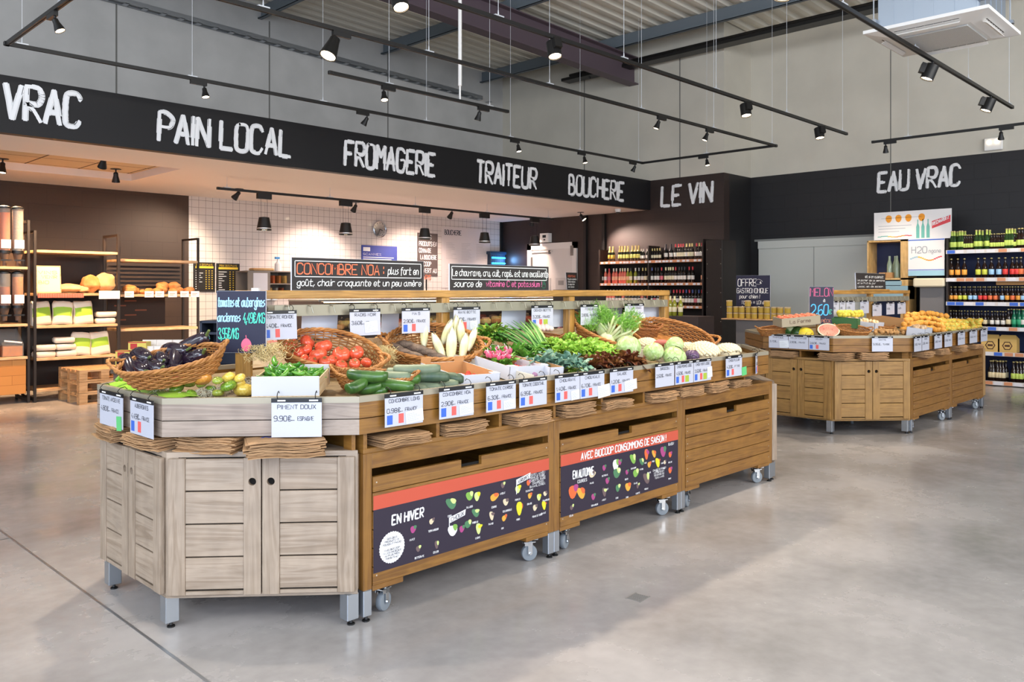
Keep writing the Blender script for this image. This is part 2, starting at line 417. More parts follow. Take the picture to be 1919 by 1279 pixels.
SH = wood('shelf_pine', 'b48a5c', 'd9b184', 0, scale=4); SHY = wood('shelf_pine_across', 'b48a5c', 'd9b184', 1, scale=4)
M_BULB = mat('lit_lamp_glass', 'ffe9c8', rough=0.5, emit='ffe6c0', es=14)
M_PAPER = mat('white_paper', 'd6d5da', rough=0.55)
# ================================================================ the room
XB, YB, XR, YP = 13.78, 13.8, 14.8, 7.95      # wine wall, bakery wall, right-hand wall, pillar return
ZB, ZS, YF = 3.65, 3.06, 9.6                   # top of the black band, soffit, fascia
def roofz(x): return 6.2 + 0.03 * (XB - x)
struct('floor', MB().box(-6, -6, -0.1, 16, 14.4, 0).mesh('floor', M_FLOOR))
b = MB()
b.box(-6, YB, 0, 6.2, YB + .2, 3.3, 0); b.box(6.2, YB, 0, XB, YB + .2, 3.3, 1); b.box(-6, YB, 3.3, XB, YB + .2, 7.0, 2)
struct('wall_left', b.mesh('wall_left', [M_DARKX, M_TILE, M_CONC]))
b = MB()
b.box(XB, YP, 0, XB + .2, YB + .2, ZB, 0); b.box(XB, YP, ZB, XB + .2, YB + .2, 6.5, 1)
struct('wall_back', b.mesh('wall_back', [M_WARMLIT, M_CONC2]))
b = MB()
b.box(XB + .2, YP, 0, XR + .2, YP + .2, ZB, 0); b.box(XB + .2, YP, ZB, XR + .2, YP + .2, 6.5, 1)
struct('wall_pillar', b.mesh('wall_pillar', [mat('pillar_black_paint', '1d1c1d', rough=.5), M_CONC2]))
b = MB()
b.box(XR, -6, 0, XR + .2, YP, ZB, 0); b.box(XR, -6, ZB, XR + .2, YP, 6.5, 1)
struct('wall_right', b.mesh('wall_right', [M_DARK, M_CONC2]))
# thin panel joints of the precast concrete
b = MB()
for x in (2.2, 5.0, 7.7, 10.4): b.box(x, YB - .004, ZB, x + .025, YB, 6.4)
struct('trim_1', b.mesh('trim_1', mat('joint_grey', '6d6c68', rough=.9)))
b = MB()
for y in (5.3, 2.9, 0.4): b.box(XR - .004, y, 0.0, XR, y + .014, 6.3)
for y in (8.9, 11.3): b.box(XB - .004, y, ZB, XB, y + .02, 6.1)
struct('trim_2', b.mesh('trim_2', mat('joint_grey', '6d6c68')))
b = MB(); b.box(1.385, -6, 0, 1.397, YB, 0.002); 
struct('trim_3', b.mesh('trim_3', M_GALV))
b = MB(); b.box(-6, 5.46, 0, 1.385, 5.468, 0.0015)
struct('trim_4', b.mesh('trim_4', mat('saw_cut', '6a6560', rough=.9)))
# fascia and soffit of the counter alcove
struct('wall_fascia', MB().box(-6, YF, ZS, XB, YF + .12, ZB).mesh('wall_fascia', M_FASCIA))
b = MB(); X0, X1, Y0, Y1 = -2.6, 4.75, 10.8, 12.5
for q in ((-6, YF + .12, XB, Y0), (-6, Y1, XB, YB), (-6, Y0, X0, Y1), (X1, Y0, XB, Y1)): b.box(q[0], q[1], ZS, q[2], q[3], ZS + .1, 0)
b.box(X0, Y0, ZS + .1, X1, Y1, ZS + .12, 1); b.box(-6, YF + .12, 3.6, XB, YB, ZB, 0)
b.box(X0, Y0, ZS + .1, X1, Y0 + .001, ZS + .11, 0)
struct('ceiling_alcove', b.mesh('ceiling_alcove', [M_CREAM, M_ACOU]))
# roof deck, purlins, rafter
prof = []
y = -6.0
while y < 14:
    prof += [(y, 0.0), (y + .1, 0.0), (y + .14, 0.07), (y + .26, 0.07)]; y += .3
prof.append((14.0, 0))
vs = []; fs = []
for x in (-6, 15.2):
    for yy, zz in prof: vs.append((x, yy, roofz(x) + .27 + zz))
k = len(prof)
for i in range(k - 1): fs.append((i, i + 1, k + i + 1, k + i))
struct('ceiling', MB().add(vs, fs).mesh('ceiling', M_DECK))
def sloped_ibeam(name, x0, x1, y, hb, wf, m, z_top):
    b = MB()
    for dy0, dy1, dz0, dz1 in ((-wf, wf, 0, .02), (-.006, .006, .02, hb - .02), (-wf, wf, hb - .02, hb)):
        vs = [(x, y + dy, z_top(x) - hb + dz) for x in (x0, x1) for dy, dz in ((dy0, dz0), (dy1, dz0), (dy1, dz1), (dy0, dz1))]
        b.add(vs, [(0, 1, 2, 3), (7, 6, 5, 4), (0, 4, 5, 1), (1, 5, 6, 2), (2, 6, 7, 3), (3, 7, 4, 0)])
    return struct(name, b.mesh(name, m))
sloped_ibeam('trim_5', -6, XB, 10.0, .55, .12, M_RAFTER, lambda x: roofz(x) - .02)
sloped_ibeam('trim_6', -6, XR, -1.0, .55, .12, M_RAFTER, lambda x: roofz(x) - .02)
for i, x in enumerate((-3.5, -.7, 2.05, 4.8, 7.55, 10.3, 13.1)):
    z = roofz(x); b = MB()
    b.box(x - .006, -6, z, x + .006, YB, z + .25); b.box(x - .07, -6, z, x + .0, YB, z + .012); b.box(x, -6, z + .238, x + .07, YB, z + .25)
    b.box(x - .07, -6, z, x - .064, YB, z + .03)
    struct('trim_%d' % (8 + i), b.mesh('purlin', M_STEEL))
# cable trays under the roof
b = MB()
for s in (0, .14): b.box(-6, YB - .05 - s, 5.78, XB - 1, YB - .045 - s, 5.86)
for i in range(64): b.box(-5.9 + i * .3, YB - .19, 5.78, -5.82 + i * .3, YB - .05, 5.79)
o = obj('cable_tray', b.mesh('cable_tray', M_GALV), None, (0, 0, .0), (0, 0, 0)); o.rotation_euler = (0, 0.03, 0); o.location = (0, 0, .4)
tag(o, 'long perforated grey cable tray high on the concrete wall above the bakery sign', 'cable tray')
b = MB(); b.box(13.35, -6, 5.92, 13.62, 11.6, 5.98); b.tube([(13.4, -6, 6.02), (13.4, 11.4, 6.02)], .03, 6); b.tube([(13.5, -6, 6.02), (13.5, 10.9, 6.02), (13.5, 10.95, 5.9)], .025, 6)
tag(obj('cable_duct', b.mesh('cable_duct', M_BLACK)), 'black cable duct running under the purlin at the top of the pale concrete wall', 'cable duct')
# doors
def wall_obj(b, name, mats, x, y, z): return b.mesh(name, mats)
b = MB(); b.box(XR - .03, 5.57, 0.03, XR, 7.77, 2.39, 0); b.box(XR - .045, 5.5, 0, XR - .03, 5.57, 2.42, 1); b.box(XR - .045, 5.57, 2.39, XR - .0, 7.85, 2.43, 1); b.box(XR - .035, 6.66, 0.03, XR - .03, 6.67, 2.39, 1); b.box(XR - .06, 5.57, 2.25, XR - .02, 7.77, 2.39, 0)
struct('door_1', b.mesh('door_1', [mat('pale_grey_panel', 'cbccc4', rough=.5), mat('panel_trim_grey', '8a8b86', rough=.5)]))
b = MB()
b.box(XB - .05, 11.5, 0, XB, 11.62, 2.5, 0); b.box(XB - .05, 12.84, 0, XB, 12.96, 2.5, 0); b.box(XB - .05, 11.5, 2.36, XB, 12.96, 2.5, 0)
b.box(XB - .035, 11.62, 0, XB - .01, 12.84, 2.36, 1); b.box(XB - .06, 11.58, 2.2, XB - .02, 11.66, 2.42, 2); b.box(XB - .06, 12.8, 1.95, XB - .03, 12.84, 2.2, 2)
b.box(XB - .06, 12.25, 2.26, XB - .04, 12.3, 2.34, 2); b.box(XB - .06, 12.2, 2.3, XB - .045, 12.8, 2.33, 1)
struct('door_2', b.mesh('door_2', [mat('door_frame_white', 'd9d4ce', rough=.5), mat('door_leaf_white', 'cfc9c3', rough=.45), mat('hinge_grey', '77736f', rough=.4, metal=.5)]))
for y0, lab in ((12.25, 'left'), (11.8, 'right')):
    b = MB(); b.box(XB - .045, y0, 1.3, XB - .037, y0 + .3, 1.72, 0); b.box(XB - .047, y0 + .06, 1.56, XB - .045, y0 + .22, 1.66, 1); b.box(XB - .047, y0 + .08, 1.42, XB - .045, y0 + .24, 1.45, 1)
    tag(obj('paper_notice', b.mesh('paper_notice', [mat('notice_paper', 'bdb7b2', rough=.6), mat('notice_print', '8a8784', rough=.6)])), 'pale printed notice taped on the %s half of the white cold-room door' % lab, 'notice')
b = MB(); b.box(XB - .12, 12.25, 2.52, XB - .002, 12.5, 2.72, 0); b.box(XB - .125, 12.32, 2.62, XB - .12, 12.42, 2.68, 1); b.box(XB - .125, 12.34, 2.56, XB - .12, 12.39, 2.59, 1)
tag(obj('control_box', b.mesh('control_box', [M_WPLAST, M_BLACKP])), 'small white control box on the dark wall above the cold-room door', 'control box')
for y, n in ((11.25, 'beside the cold-room door'), (10.75, 'at the left edge of the wine shelves')):
    b = MB(); b.box(XB - .07, y - .035, 0, XB - .001, y + .035, 3.05)
    tag(obj('wall_duct', b.mesh('wall_duct', M_BLACK)), 'black vertical cable duct on the dark wall %s' % n, 'wall duct')
# ================================================================ painted signs
def sign_text(name, text, px0, px1, zb, h, plane, label):
    if plane == 'y': p0 = W(px0, 300, y=YF); p1 = W(px1, 300, y=YF); x, y0, w_, rot = p0.x, YF, p1.x - p0.x, 0
    else:
        X = XB if plane == 'b' else XR
        p0 = W(px0, 300, x=X); p1 = W(px1, 300, x=X); x, y0, w_, rot = X, p0.y, p0.y - p1.y, -PI / 2
    root = thing(name, label, 'wall lettering', (x, y0, zb), (0, 0, rot)) if False else None
    b = MB(); rnd = random.Random(len(text) * 7 + 3)
    cx = 0
    letter(b, text, 0, 0, h, wd=h * .155, width=w_, off=-.006, brush=True, rnd=rnd, slant=.06, gap=1.35)
    o = obj(name, b.mesh(name, M_WHITE), None, (x, y0, zb), (0, 0, rot)); tag(o, label, 'lettering')
sign_text('painted_lettering', 'VRAC', 8, 148, 3.22, .35, 'y', 'white brushed word VRAC at the left end of the black fascia')
sign_text('painted_lettering', 'PAIN LOCAL', 297, 543, 3.19, .33, 'y', 'white brushed words PAIN LOCAL on the black fascia')
sign_text('painted_lettering', 'FROMAGERIE', 646, 814, 3.18, .33, 'y', 'white brushed word FROMAGERIE on the black fascia')
sign_text('painted_lettering', 'TRAITEUR', 893, 1004, 3.18, .34, 'y', 'white brushed word TRAITEUR on the black fascia')
sign_text('painted_lettering', 'BOUCHERIE', 1066, 1168, 3.18, .34, 'y', 'white brushed word BOUCHERIE on the black fascia')
sign_text('painted_lettering', 'LE VIN', 1240, 1334, 3.12, .38, 'b', 'white brushed words LE VIN on the black wall above the wine shelves')
sign_text('painted_lettering', 'EAU VRAC', 1646, 1798, 3.17, .33, 'r', 'white brushed words EAU VRAC on the black right-hand wall')
# ================================================================ wooden produce stands
M_BAG = mat('kraft_paper', 'b08a62', rough=.75, var=.12, vscale=12, bump=.25, bscale=50)
M_BAGE = mat('kraft_paper_edges', 'a8865e', rough=.8)
M_INK = mat('blue_print', '1f3f9a', rough=.7)
M_STRIP = mat('grey_edge_strip', 'a39a86', rough=.3, metal=.2)
M_RUBBER = mat('grey_rubber', '7f868c', rough=.5)
M_TYRE = mat('blue_grey_wheel', '3c5570', rough=.4)
M_SCREW = mat('screw_head', 'd8cfc0', rough=.3, metal=.7)
M_GAPSHADE = mat('gap_shade', '14100c', rough=.9)  # near-black sheets stand in for the shade inside gaps and holes
def foot_mesh(w, h=.115):
    b = MB(); b.rbox(0, 0, .022, w, w, .022 + h, .003, 0)
    b.lathe([(.017, 0), (.017, .006), (.008, .009), (.005, .03)], (w * .5, w * .3, 0), 10, 1)
    return b.mesh('metal_foot', [M_GALV, M_BLACKP])
FOOT = foot_mesh(.045); FOOTB = foot_mesh(.06)
def caster_mesh():
    b = MB(); b.M = Matrix.Translation((0, 0, .044)) @ Matrix.Rotation(PI / 2, 4, 'X')
    b.lathe([(.006, -.016), (.022, -.016), (.026, -.010), (.030, -.012), (.033, -.014)], (0, 0, 0), 20, 0)
    b.lathe([(.033, -.014), (.041, -.013), (.044, -.006), (.044, .006), (.041, .013), (.033, .014), (.006, .014)], (0, 0, 0), 20, 1)
    b.M = None
    w_ = b.mesh('wheel', [M_TYRE, M_RUBBER], smooth='auto')
    b = MB()
    for s in (-1, 1):
        b.prism([(-.012, s * .02), (.012, s * .02), (.012, s * .023), (-.012, s * .023)], .04, .1)
        b.prism([(-.03, s * .02), (.014, s * .02), (.014, s * .023), (-.03, s * .023)], .085, .105)
    b.box(-.035, -.023, .1, .03, .023, .106); b.box(-.04, -.035, .118, .04, .035, .124); b.lathe([(.02, .106), (.024, .112), (.02, .118)], (0, 0, 0), 14)
    b.tube([(0, -.03, .044), (0, .03, .044)], .007, 8)
    return w_, b.mesh('fork', M_CHROME)
WHEEL, FORK = caster_mesh()
def caster(parent, x, y, rz=0.4):
    c = obj('caster', FORK, parent, (x, y, 0), (0, 0, rz)); obj('wheel', WHEEL, c, (0, 0, 0)); return c
def door_mesh(w, z0=.152, z1=.733, hole='r', wm=None):
    """slatted cabinet door, front face on y=0"""
    b = MB(); st = .072; h = z1 - z0
    xh = w - .036 if hole == 'r' else .036
    # the stile with the finger hole is a ring of faces round the hole
    for x0, x1, hd in ((0, st, hole == 'l'), (w - st, w, hole == 'r')):
        if not hd: b.rbox(x0, 0, z0, x1, .022, z1, .002, 0)
        else:
            zc = z1 - .1; r = .0165; n = 20
            cyl = [(xh + r * math.cos(2 * PI * i / n), zc + r * math.sin(2 * PI * i / n)) for i in range(n)]
            def edge(a):
                c_, s_ = math.cos(a), math.sin(a); k = min(((x1 - xh) if c_ > 0 else (xh - x0)) / max(abs(c_), 1e-6), .03 / max(abs(s_), 1e-6))
                return (xh + c_ * k, zc + s_ * k)
            out = [edge(2 * PI * i / n) for i in range(n)]
            for q in ((x0, zc - .03), (x1, zc - .03), (x0, zc + .03), (x1, zc + .03)):
                k = min(range(n), key=lambda i: (out[i][0] - q[0]) ** 2 + (out[i][1] - q[1]) ** 2); out[k] = q
            vs = [(x, 0, z) for x, z in cyl] + [(x, 0, z) for x, z in out] + [(x, .022, z) for x, z in cyl]
            fs = [(i, (i + 1) % n, n + (i + 1) % n, n + i) for i in range(n)] + [((i + 1) % n, i, 2 * n + i, 2 * n + (i + 1) % n) for i in range(n)]
            b.add(vs, fs, 0)
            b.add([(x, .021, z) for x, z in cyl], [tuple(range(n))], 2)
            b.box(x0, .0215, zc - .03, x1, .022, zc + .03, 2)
            b.box(x0, 0, z0, x1, .022, zc - .03, 0); b.box(x0, 0, zc + .03, x1, .022, z1, 0)
            b.box(x0, .001, zc - .03, x0 + .0005, .022, zc + .03, 0); b.box(x1 - .0005, .001, zc - .03, x1, .022, zc + .03, 0)
    ns = 4; sh = (h - .02) / ns
    for i in range(ns): b.rbox(st, .004, z0 + .018 + i * sh + .006, w - st, .02, z0 + .018 + (i + 1) * sh, .002, 1)
    b.rbox(st, .004, z0, w - st, .02, z0 + .016, .002, 1)
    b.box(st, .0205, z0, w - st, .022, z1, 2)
    return b.mesh('door', (wm or [CZm, CXm]) + [M_GAPSHADE])
def bag_bundle_mesh(seed, w=.27, d=.2, n=7, th=.05):
    """folded paper bags lying in a loose bundle, mouth towards -y"""
    r = random.Random(seed); b = MB(); z = 0
    ph0 = r.random() * 6
    for i in range(n):
        t = th / n; ox = (r.random() - .5) * .02; oy = (r.random() - .5) * .03; a = (r.random() - .5) * .1
        ca, sa = math.cos(a), math.sin(a); ph = ph0 + r.random() * .5; am = .0035
        def top(u_, v_, zz):
            x = (u_ - .5) * w; y = (v_ - .5) * d
            q = am * math.sin(u_ * 7 + ph) * (1 - v_) + .001 * math.sin(u_ * 23 + i * 2) - .012 * max(0, .4 - v_) ** 1.0 * (1 - i / n) * (1 + math.sin(ph0))
            return (ox + x * ca - y * sa, oy + x * sa + y * ca, zz + q)
        nu, nv = 8, 5
        A = [top(p / nu, q / nv, z) for q in range(nv + 1) for p in range(nu + 1)]
        B = [top(p / nu, q / nv, z + t * .8) for q in range(nv + 1) for p in range(nu + 1)]
        m0 = len(A); fs = []
        for q in range(nv):
            for p in range(nu):
                k0 = q * (nu + 1) + p
                fs.append((k0 + nu + 1, k0 + nu + 2, k0 + 1, k0)); fs.append((m0 + k0, m0 + k0 + 1, m0 + k0 + nu + 2, m0 + k0 + nu + 1))
        bd = [p for p in range(nu + 1)] + [(q + 1) * (nu + 1) + nu for q in range(nv)] + [nv * (nu + 1) + nu - 1 - p for p in range(nu)] + [(nv - 1 - q) * (nu + 1) for q in range(nv - 1)]
        for k0 in range(len(bd)):
            a0, a1 = bd[k0], bd[(k0 + 1) % len(bd)]; fs.append((a0, a1, m0 + a1, m0 + a0))
        b.add(A + B, fs, 0); z += t
    return b.mesh('paper_bags', M_BAG)
BAGS = [bag_bundle_mesh(i, .27, .24, 11 + i, .045 + .005 * i) for i in range(4)]
BAGINK = MB()
for k in range(5): BAGINK.tube([(-.08 + k * .03, -.02, 0), (-.07 + k * .03, .0, 0), (-.05 + k * .03, -.02, 0)], .006, 4, flat=.1)
BAGINK = BAGINK.mesh('printed_mark', M_INK)
CARD_W, CARD_H = .205, .15
SLOPE = .12
POST = MB().rbox(0, 0, .137, .045, .045, .735, .002).mesh('post', WZ)
DIVD = MB().box(0, 0, .757, .02, .5, .83).mesh('bag_divider', WY); DIVS = MB().box(0, 0, .757, .02, .06, .83).mesh('bag_divider', WY)
def make_stand(U, V, n, which, far_trim):
    L = n * 1.25; D = 1.8
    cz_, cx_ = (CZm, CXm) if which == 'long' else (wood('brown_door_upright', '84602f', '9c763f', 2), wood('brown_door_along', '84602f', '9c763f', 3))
    def at(x, y): return (U + x, V + y)
    A = [(-.03, 0), (-.63, .54), (-.63, D - .54), (-.03, D)]
    for end in (0, 1):
        near = ('near the camera', 'at the far end')[end]
        P = A if end == 0 else [(L - x, D - y) for x, y in A]
        root = thing('corner_cabinet', 'wooden three-sided end cabinet with slatted doors %s of the %s produce stand' % (near, which), 'cabinet', (U, V, 0))
        b = MB(); q = .012
        inner = [(x * 1.0, y) for x, y in P]
        b.prism(inner, .135, .152, 0); b.prism(inner, .735, .757, 0)
        for i in range(3):
            p0, p1 = Vector(P[i]), Vector(P[i + 1]); d = (p1 - p0).normalized(); nr = Vector((-d.y, d.x))
            # P runs so that its left side is outside; keep everything inside
            s = -1 if end == 0 or end == 1 else 1
            for e in (p0, p1 - d * .05):
                a = e; c = e + d * .05
                b.prism([tuple(a), tuple(c), tuple(c + nr * s * .05), tuple(a + nr * s * .05)][::1], .152, .735, 1)
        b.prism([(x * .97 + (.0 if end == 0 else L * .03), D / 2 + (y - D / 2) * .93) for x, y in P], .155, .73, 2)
        obj('carcass', b.mesh('carcass', [cx_, cz_, M_GAPSHADE]), root)
        for i in range(3):
            p0, p1 = Vector(P[i]), Vector(P[i + 1]); ln = (p1 - p0).length
            # door faces look outwards: local x along the face seen from outside, left to right
            a0, a1 = (p1, p0); d = (a1 - a0).normalized(); nr = Vector((d.y, -d.x))
            rz = math.atan2(d.y, d.x); w = (ln - .03) / 2
            for k in (0, 1):
                o = a0 + d * (.012 + k * (w + .006)) + nr * .0235
                obj('door', door_mesh(w, hole='r' if k == 0 else 'l', wm=[cz_, cx_]), root, (o.x, o.y, 0), (0, 0, rz))
        for x, y in P:
            cx, cy = (-.33 if end == 0 else L + .33), D / 2
            v = (Vector((cx, cy)) - Vector((x, y))).normalized() * .045
            obj('metal_foot', FOOTB, root, (x + v.x - .03, y + v.y - .03, 0))
    for k in range(n):
        x0 = k * 1.25
        root = thing('bin_frame', 'wooden table frame, %s from the near end of the %s produce stand' % (ORD[k] + ' bay', which), 'stand frame', (U + x0, V, 0))
        for x in (.0, 1.203):
            for y in (0, D - .045): obj('post', POST, root, (x, y, 0))
        b = MB(); b.rbox(0, 0, .735, 1.248, D, .757, .002); b.rbox(.045, 0, .665, 1.203, .03, .735, .002); b.box(.045, D - .03, .665, 1.203, D, .735); b.box(.0, .05, .2, .02, D - .05, .73); b.box(1.228, .05, .2, 1.248, D - .05, .73)
        b.box(.02, .86, .2, 1.228, .88, .73, 0)
        obj('top_board', b.mesh('top_board', WX), root)
        for x in (.0, 1.203):
            for y in (0, D - .045): obj('metal_foot', FOOT, root, (x, y, 0))
        for side in (0, 1):
            r2 = thing('storage_bin', 'slatted wooden roll-out bin on casters, %s of the %s produce stand%s' % (ORD[k] + ' bay', which, '' if side == 0 else ', hidden side'), 'storage bin',
                       (U + x0 + (.048 if side == 0 else 1.2), V + (-.004 if side == 0 else D + .004), 0), (0, 0, PI * side))
            w = 1.152; b = MB(); bh = .078
            for i in range(6):
                z0 = .152 + i * (bh + .004)
                if i < 5: b.rbox(0, 0, z0, w, .02, z0 + bh, .0015)
                else:
                    z1 = z0 + bh - .012
                    b.prism([(0, 0), (w, 0), (w, .02), (0, .02)], z0, z0 + .026)
                    b.box(0, 0, z0 + .026, .52, .02, z1); b.box(.655, 0, z0 + .026, w, .02, z1)
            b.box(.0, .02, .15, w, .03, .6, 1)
            for x in (.018, w - .018):
                for i in range(6): b.lathe([(.0035, 0), (.002, -.0025)], (0, 0, 0), 6) if False else b.box(x - .003, -.0015, .19 + i * .082, x + .003, 0, .196 + i * .082, 2)
            obj('front_boards', b.mesh('front_boards', [WX, M_GAPSHADE, M_SCREW]), r2)
            b = MB(); b.box(.02, .03, .16, .035, .8, .6); b.box(w - .035, .03, .16, w - .02, .8, .6); b.box(.02, .785, .16, w - .02, .8, .6); b.box(.02, .03, .15, w - .02, .8, .165); b.rbox(.0, .002, .126, .17, .6, .152); b.rbox(w - .17, .002, .126, w, .6, .152)
            obj('bin_box', b.mesh('bin_box', WX), r2)
            for x in (.1, w - .09):
                for y in (.06, .66): caster(r2, x, y, .3 if x < .5 else -.5)
    # tray on top
    ft = L - (-.04) + far_trim
    T = [(ft + .0, -.025), (-.04, -.025), (-.656, .523), (-.656, D - .523), (-.04, D + .025), (ft, D + .025), (ft + .62, D - .523), (ft + .62, .523)]
    root = thing('display_tray', 'wide wooden produce tray with two-board rim on the %s produce stand' % which, 'display tray', (U, V, 0))
    b = MB()
    k = len(T)
    for i in range(k):
        p, q = Vector(T[i]), Vector(T[(i + 1) % k])
        for z0, z1 in ((.828, .894), (.898, .966)):
            d = (q - p).normalized(); nr = Vector((d.y, -d.x)) * .018
            b2 = b if abs(d.x) > .5 else b
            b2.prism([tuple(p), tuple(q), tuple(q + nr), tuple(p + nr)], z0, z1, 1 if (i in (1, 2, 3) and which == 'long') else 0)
    obj('rim_boards', b.mesh('rim_boards', [WX, wood('daylit_rim_wood', '87776a', 'a39283', 3)]), root)  # near-end rim boards paler: the daylight on them is painted into the wood
    b = MB()
    for i in range(k):
        p, q = Vector(T[i]), Vector(T[(i + 1) % k]); d = (q - p).normalized(); nr = Vector((d.y, -d.x)) * .024
        b.prism([tuple(p - nr * .04), tuple(q - nr * .04), tuple(q + nr), tuple(p + nr)], .966, .992, 0)
    obj('edge_strip', b.mesh('edge_strip', M_STRIP), root)
    # sloping floor boards rising to the middle
    b = MB()
    inner = [(x * .985 + .01, D / 2 + (y - D / 2) * .985) for x, y in T]
    m_ = D / 2
    vs = [(x, y, .94) for x, y in inner] + [(.23, m_, .94 + SLOPE * .9), (ft - .27, m_, .94 + SLOPE * .9)] + [(x, y, .83) for x, y in inner]
    R0, R1 = k, k + 1
    fs = [(1, 0, R1, R0), (2, 1, R0), (3, 2, R0), (4, 3, R0), (5, 4, R0, R1), (6, 5, R1), (7, 6, R1), (0, 7, R1)]
    fs = [f[::-1] for f in fs] + [tuple(k + 2 + i for i in range(k))]
    b.add(vs, fs, 0)
    obj('sloping_base', b.mesh('sloping_base', wood('tray_base_board', '6d5a3c', '8d7a55', 0)), root)
    # dividers between tray and table top, where the paper bags go
    b = MB()
    x = .0
    while x < ft - .05:
        obj('bag_divider', DIVD, root, (x, .002, 0)); obj('bag_divider', DIVD, root, (x, D - .502, 0)); x += .415
    for p, q in ((A[0], A[1]), (A[2], A[3])):
        for t in (.02, .5):
            v = Vector(p) + (Vector(q) - Vector(p)) * t; obj('bag_divider', DIVS, root, (v.x - .01, v.y + .004 if p == A[0] else v.y - .064, 0))
    b.box(-.6, .88, .757, -.3, .9, .83)
    obj('bag_divider', b.mesh('bag_divider', WY), root)
    # frame over the middle carrying signs
    root = thing('sign_frame', 'wooden goalpost frame with a top beam along the middle of the %s produce stand' % which, 'sign frame', (U, V + .875, 0))
    b = MB()
    xs = (-.10, 1.21, 2.40, 3.60) if which == 'long' else (.04, 1.21, 2.42)
    for x in xs:
        b = MB(); b.rbox(x - .032, -.03, 1.05, x + .032, .03, 1.404, .004)
        obj('post', b.mesh('post', BZ), root)
    b = MB(); b.rbox(xs[0] - .035, -.035, 1.405, xs[-1] + .035, .035, 1.448, .004)
    obj('beam', b.mesh('beam', BX), root)
    b = MB(); b.box(.04, -.05, 1.315, n * 1.2 - .02, -.046, 1.372)
    x = .1
    while x < n * 1.2 - .05: b.tube([(x, -.05, 1.37), (x + .005, -.075, 1.365), (x + .012, -.08, 1.33)], .004, 5); x += .135
    b.box(.04, .046, 1.315, n * 1.2 - .02, .05, 1.372)
    obj('label_rail', b.mesh('label_rail', mat('grey_label_rail', '9b9682', rough=.35, metal=.4)), root)
    return root
S1 = (2.11, 2.97); S2 = (8.79, 2.95)
make_stand(S1[0], S1[1], 3, 'long', -.15)
make_stand(S2[0], S2[1], 2, 'short', -.02)
# seasonal posters on the first two bins
def food_blob(b, cx, cz, s, kind, r, mi):
    n = 14
    a0 = r.random() * 6
    ex = {'r': 1, 'l': 1.7, 'b': 1.25, 'o': .8}[kind]
    pts = []
    for i in range(n):
        a = 2 * PI * i / n; q = s * (1 + .1 * math.sin(3 * a + a0) + (.22 * math.sin(7 * a) if kind == 'b' else 0))
        x, z = q * math.cos(a), q * ex * math.sin(a); t = a0 * .3
        pts.append((cx + x * math.cos(t) - z * math.sin(t), -.0042 - mi * .00005, cz + x * math.sin(t) + z * math.cos(t)))
    b.add(pts, [tuple(range(n))], mi)
PCOL = ['2b2333', 'c4553f', 'e9e9ea', '7fae4e', 'd9a441', 'e06a3a', 'a8467e', '4f7f5a', 'd8c9a8', '6d5a5a', 'cfe08c', 'd8d230']
PM = [mat('poster_%d' % i, c, rough=.4) for i, c in enumerate(PCOL)]
def poster(x0, seed, title, head, items, extra):
    w, z0, z1 = 1.152, .205, .545; r = random.Random(seed); b = MB()
    b.box(0, -.0035, z0, w, -.001, z1 - .062, 0); b.box(0, -.0035, z1 - .062, w, -.001, z1, 1)
    P = obj('poster', b.mesh('poster', PM), items_parent[seed], (0, 0, 0))
    P['label'] = 'dark seasonal produce poster with a red top band'
    b = MB()
    letter(b, title, .1, .4, .042, wd=.0075, width=.18, off=-.0045, brush=True, rnd=r, slant=.05)
    if head: letter(b, head, .17, z1 - .05, .038, wd=.0065, width=.84, off=-.0045, brush=True, rnd=r, slant=.08)
    for t, x, z, h, wd_ in extra: letter(b, t, x, z, h, wd=h * .14, off=-.0048, width=wd_, rise=.0)
    for x, z, s, k, c, t in items:
        letter(b, t, x - .02, z - s * 1.9 - .012, .0085, wd=.0016, adv=.0011, off=-.0045)
    obj('lettering', b.mesh('lettering', M_WHITE), P)
    b = MB(); b.box(0, -.0035, z0, w, -.001, z1 - .062, 0); b.box(0, -.0035, z1 - .062, w, -.001, z1, 1)
    for x, z, s, k, c, t in items:
        s *= .82; food_blob(b, x, z, s, k, r, c); food_blob(b, x + s * .7, z + s * .5, s * .55, k, r, (c % 11) + 1 if c not in (3, 7) else 10)
    P.data = b.mesh('poster', PM)
    return P
bins = [o for o in scene.objects if o.name.startswith('storage_bin') and abs(o.rotation_euler.z) < .1]
bins.sort(key=lambda o: o.location.x)
items_parent = {1: bins[0], 2: bins[1]}
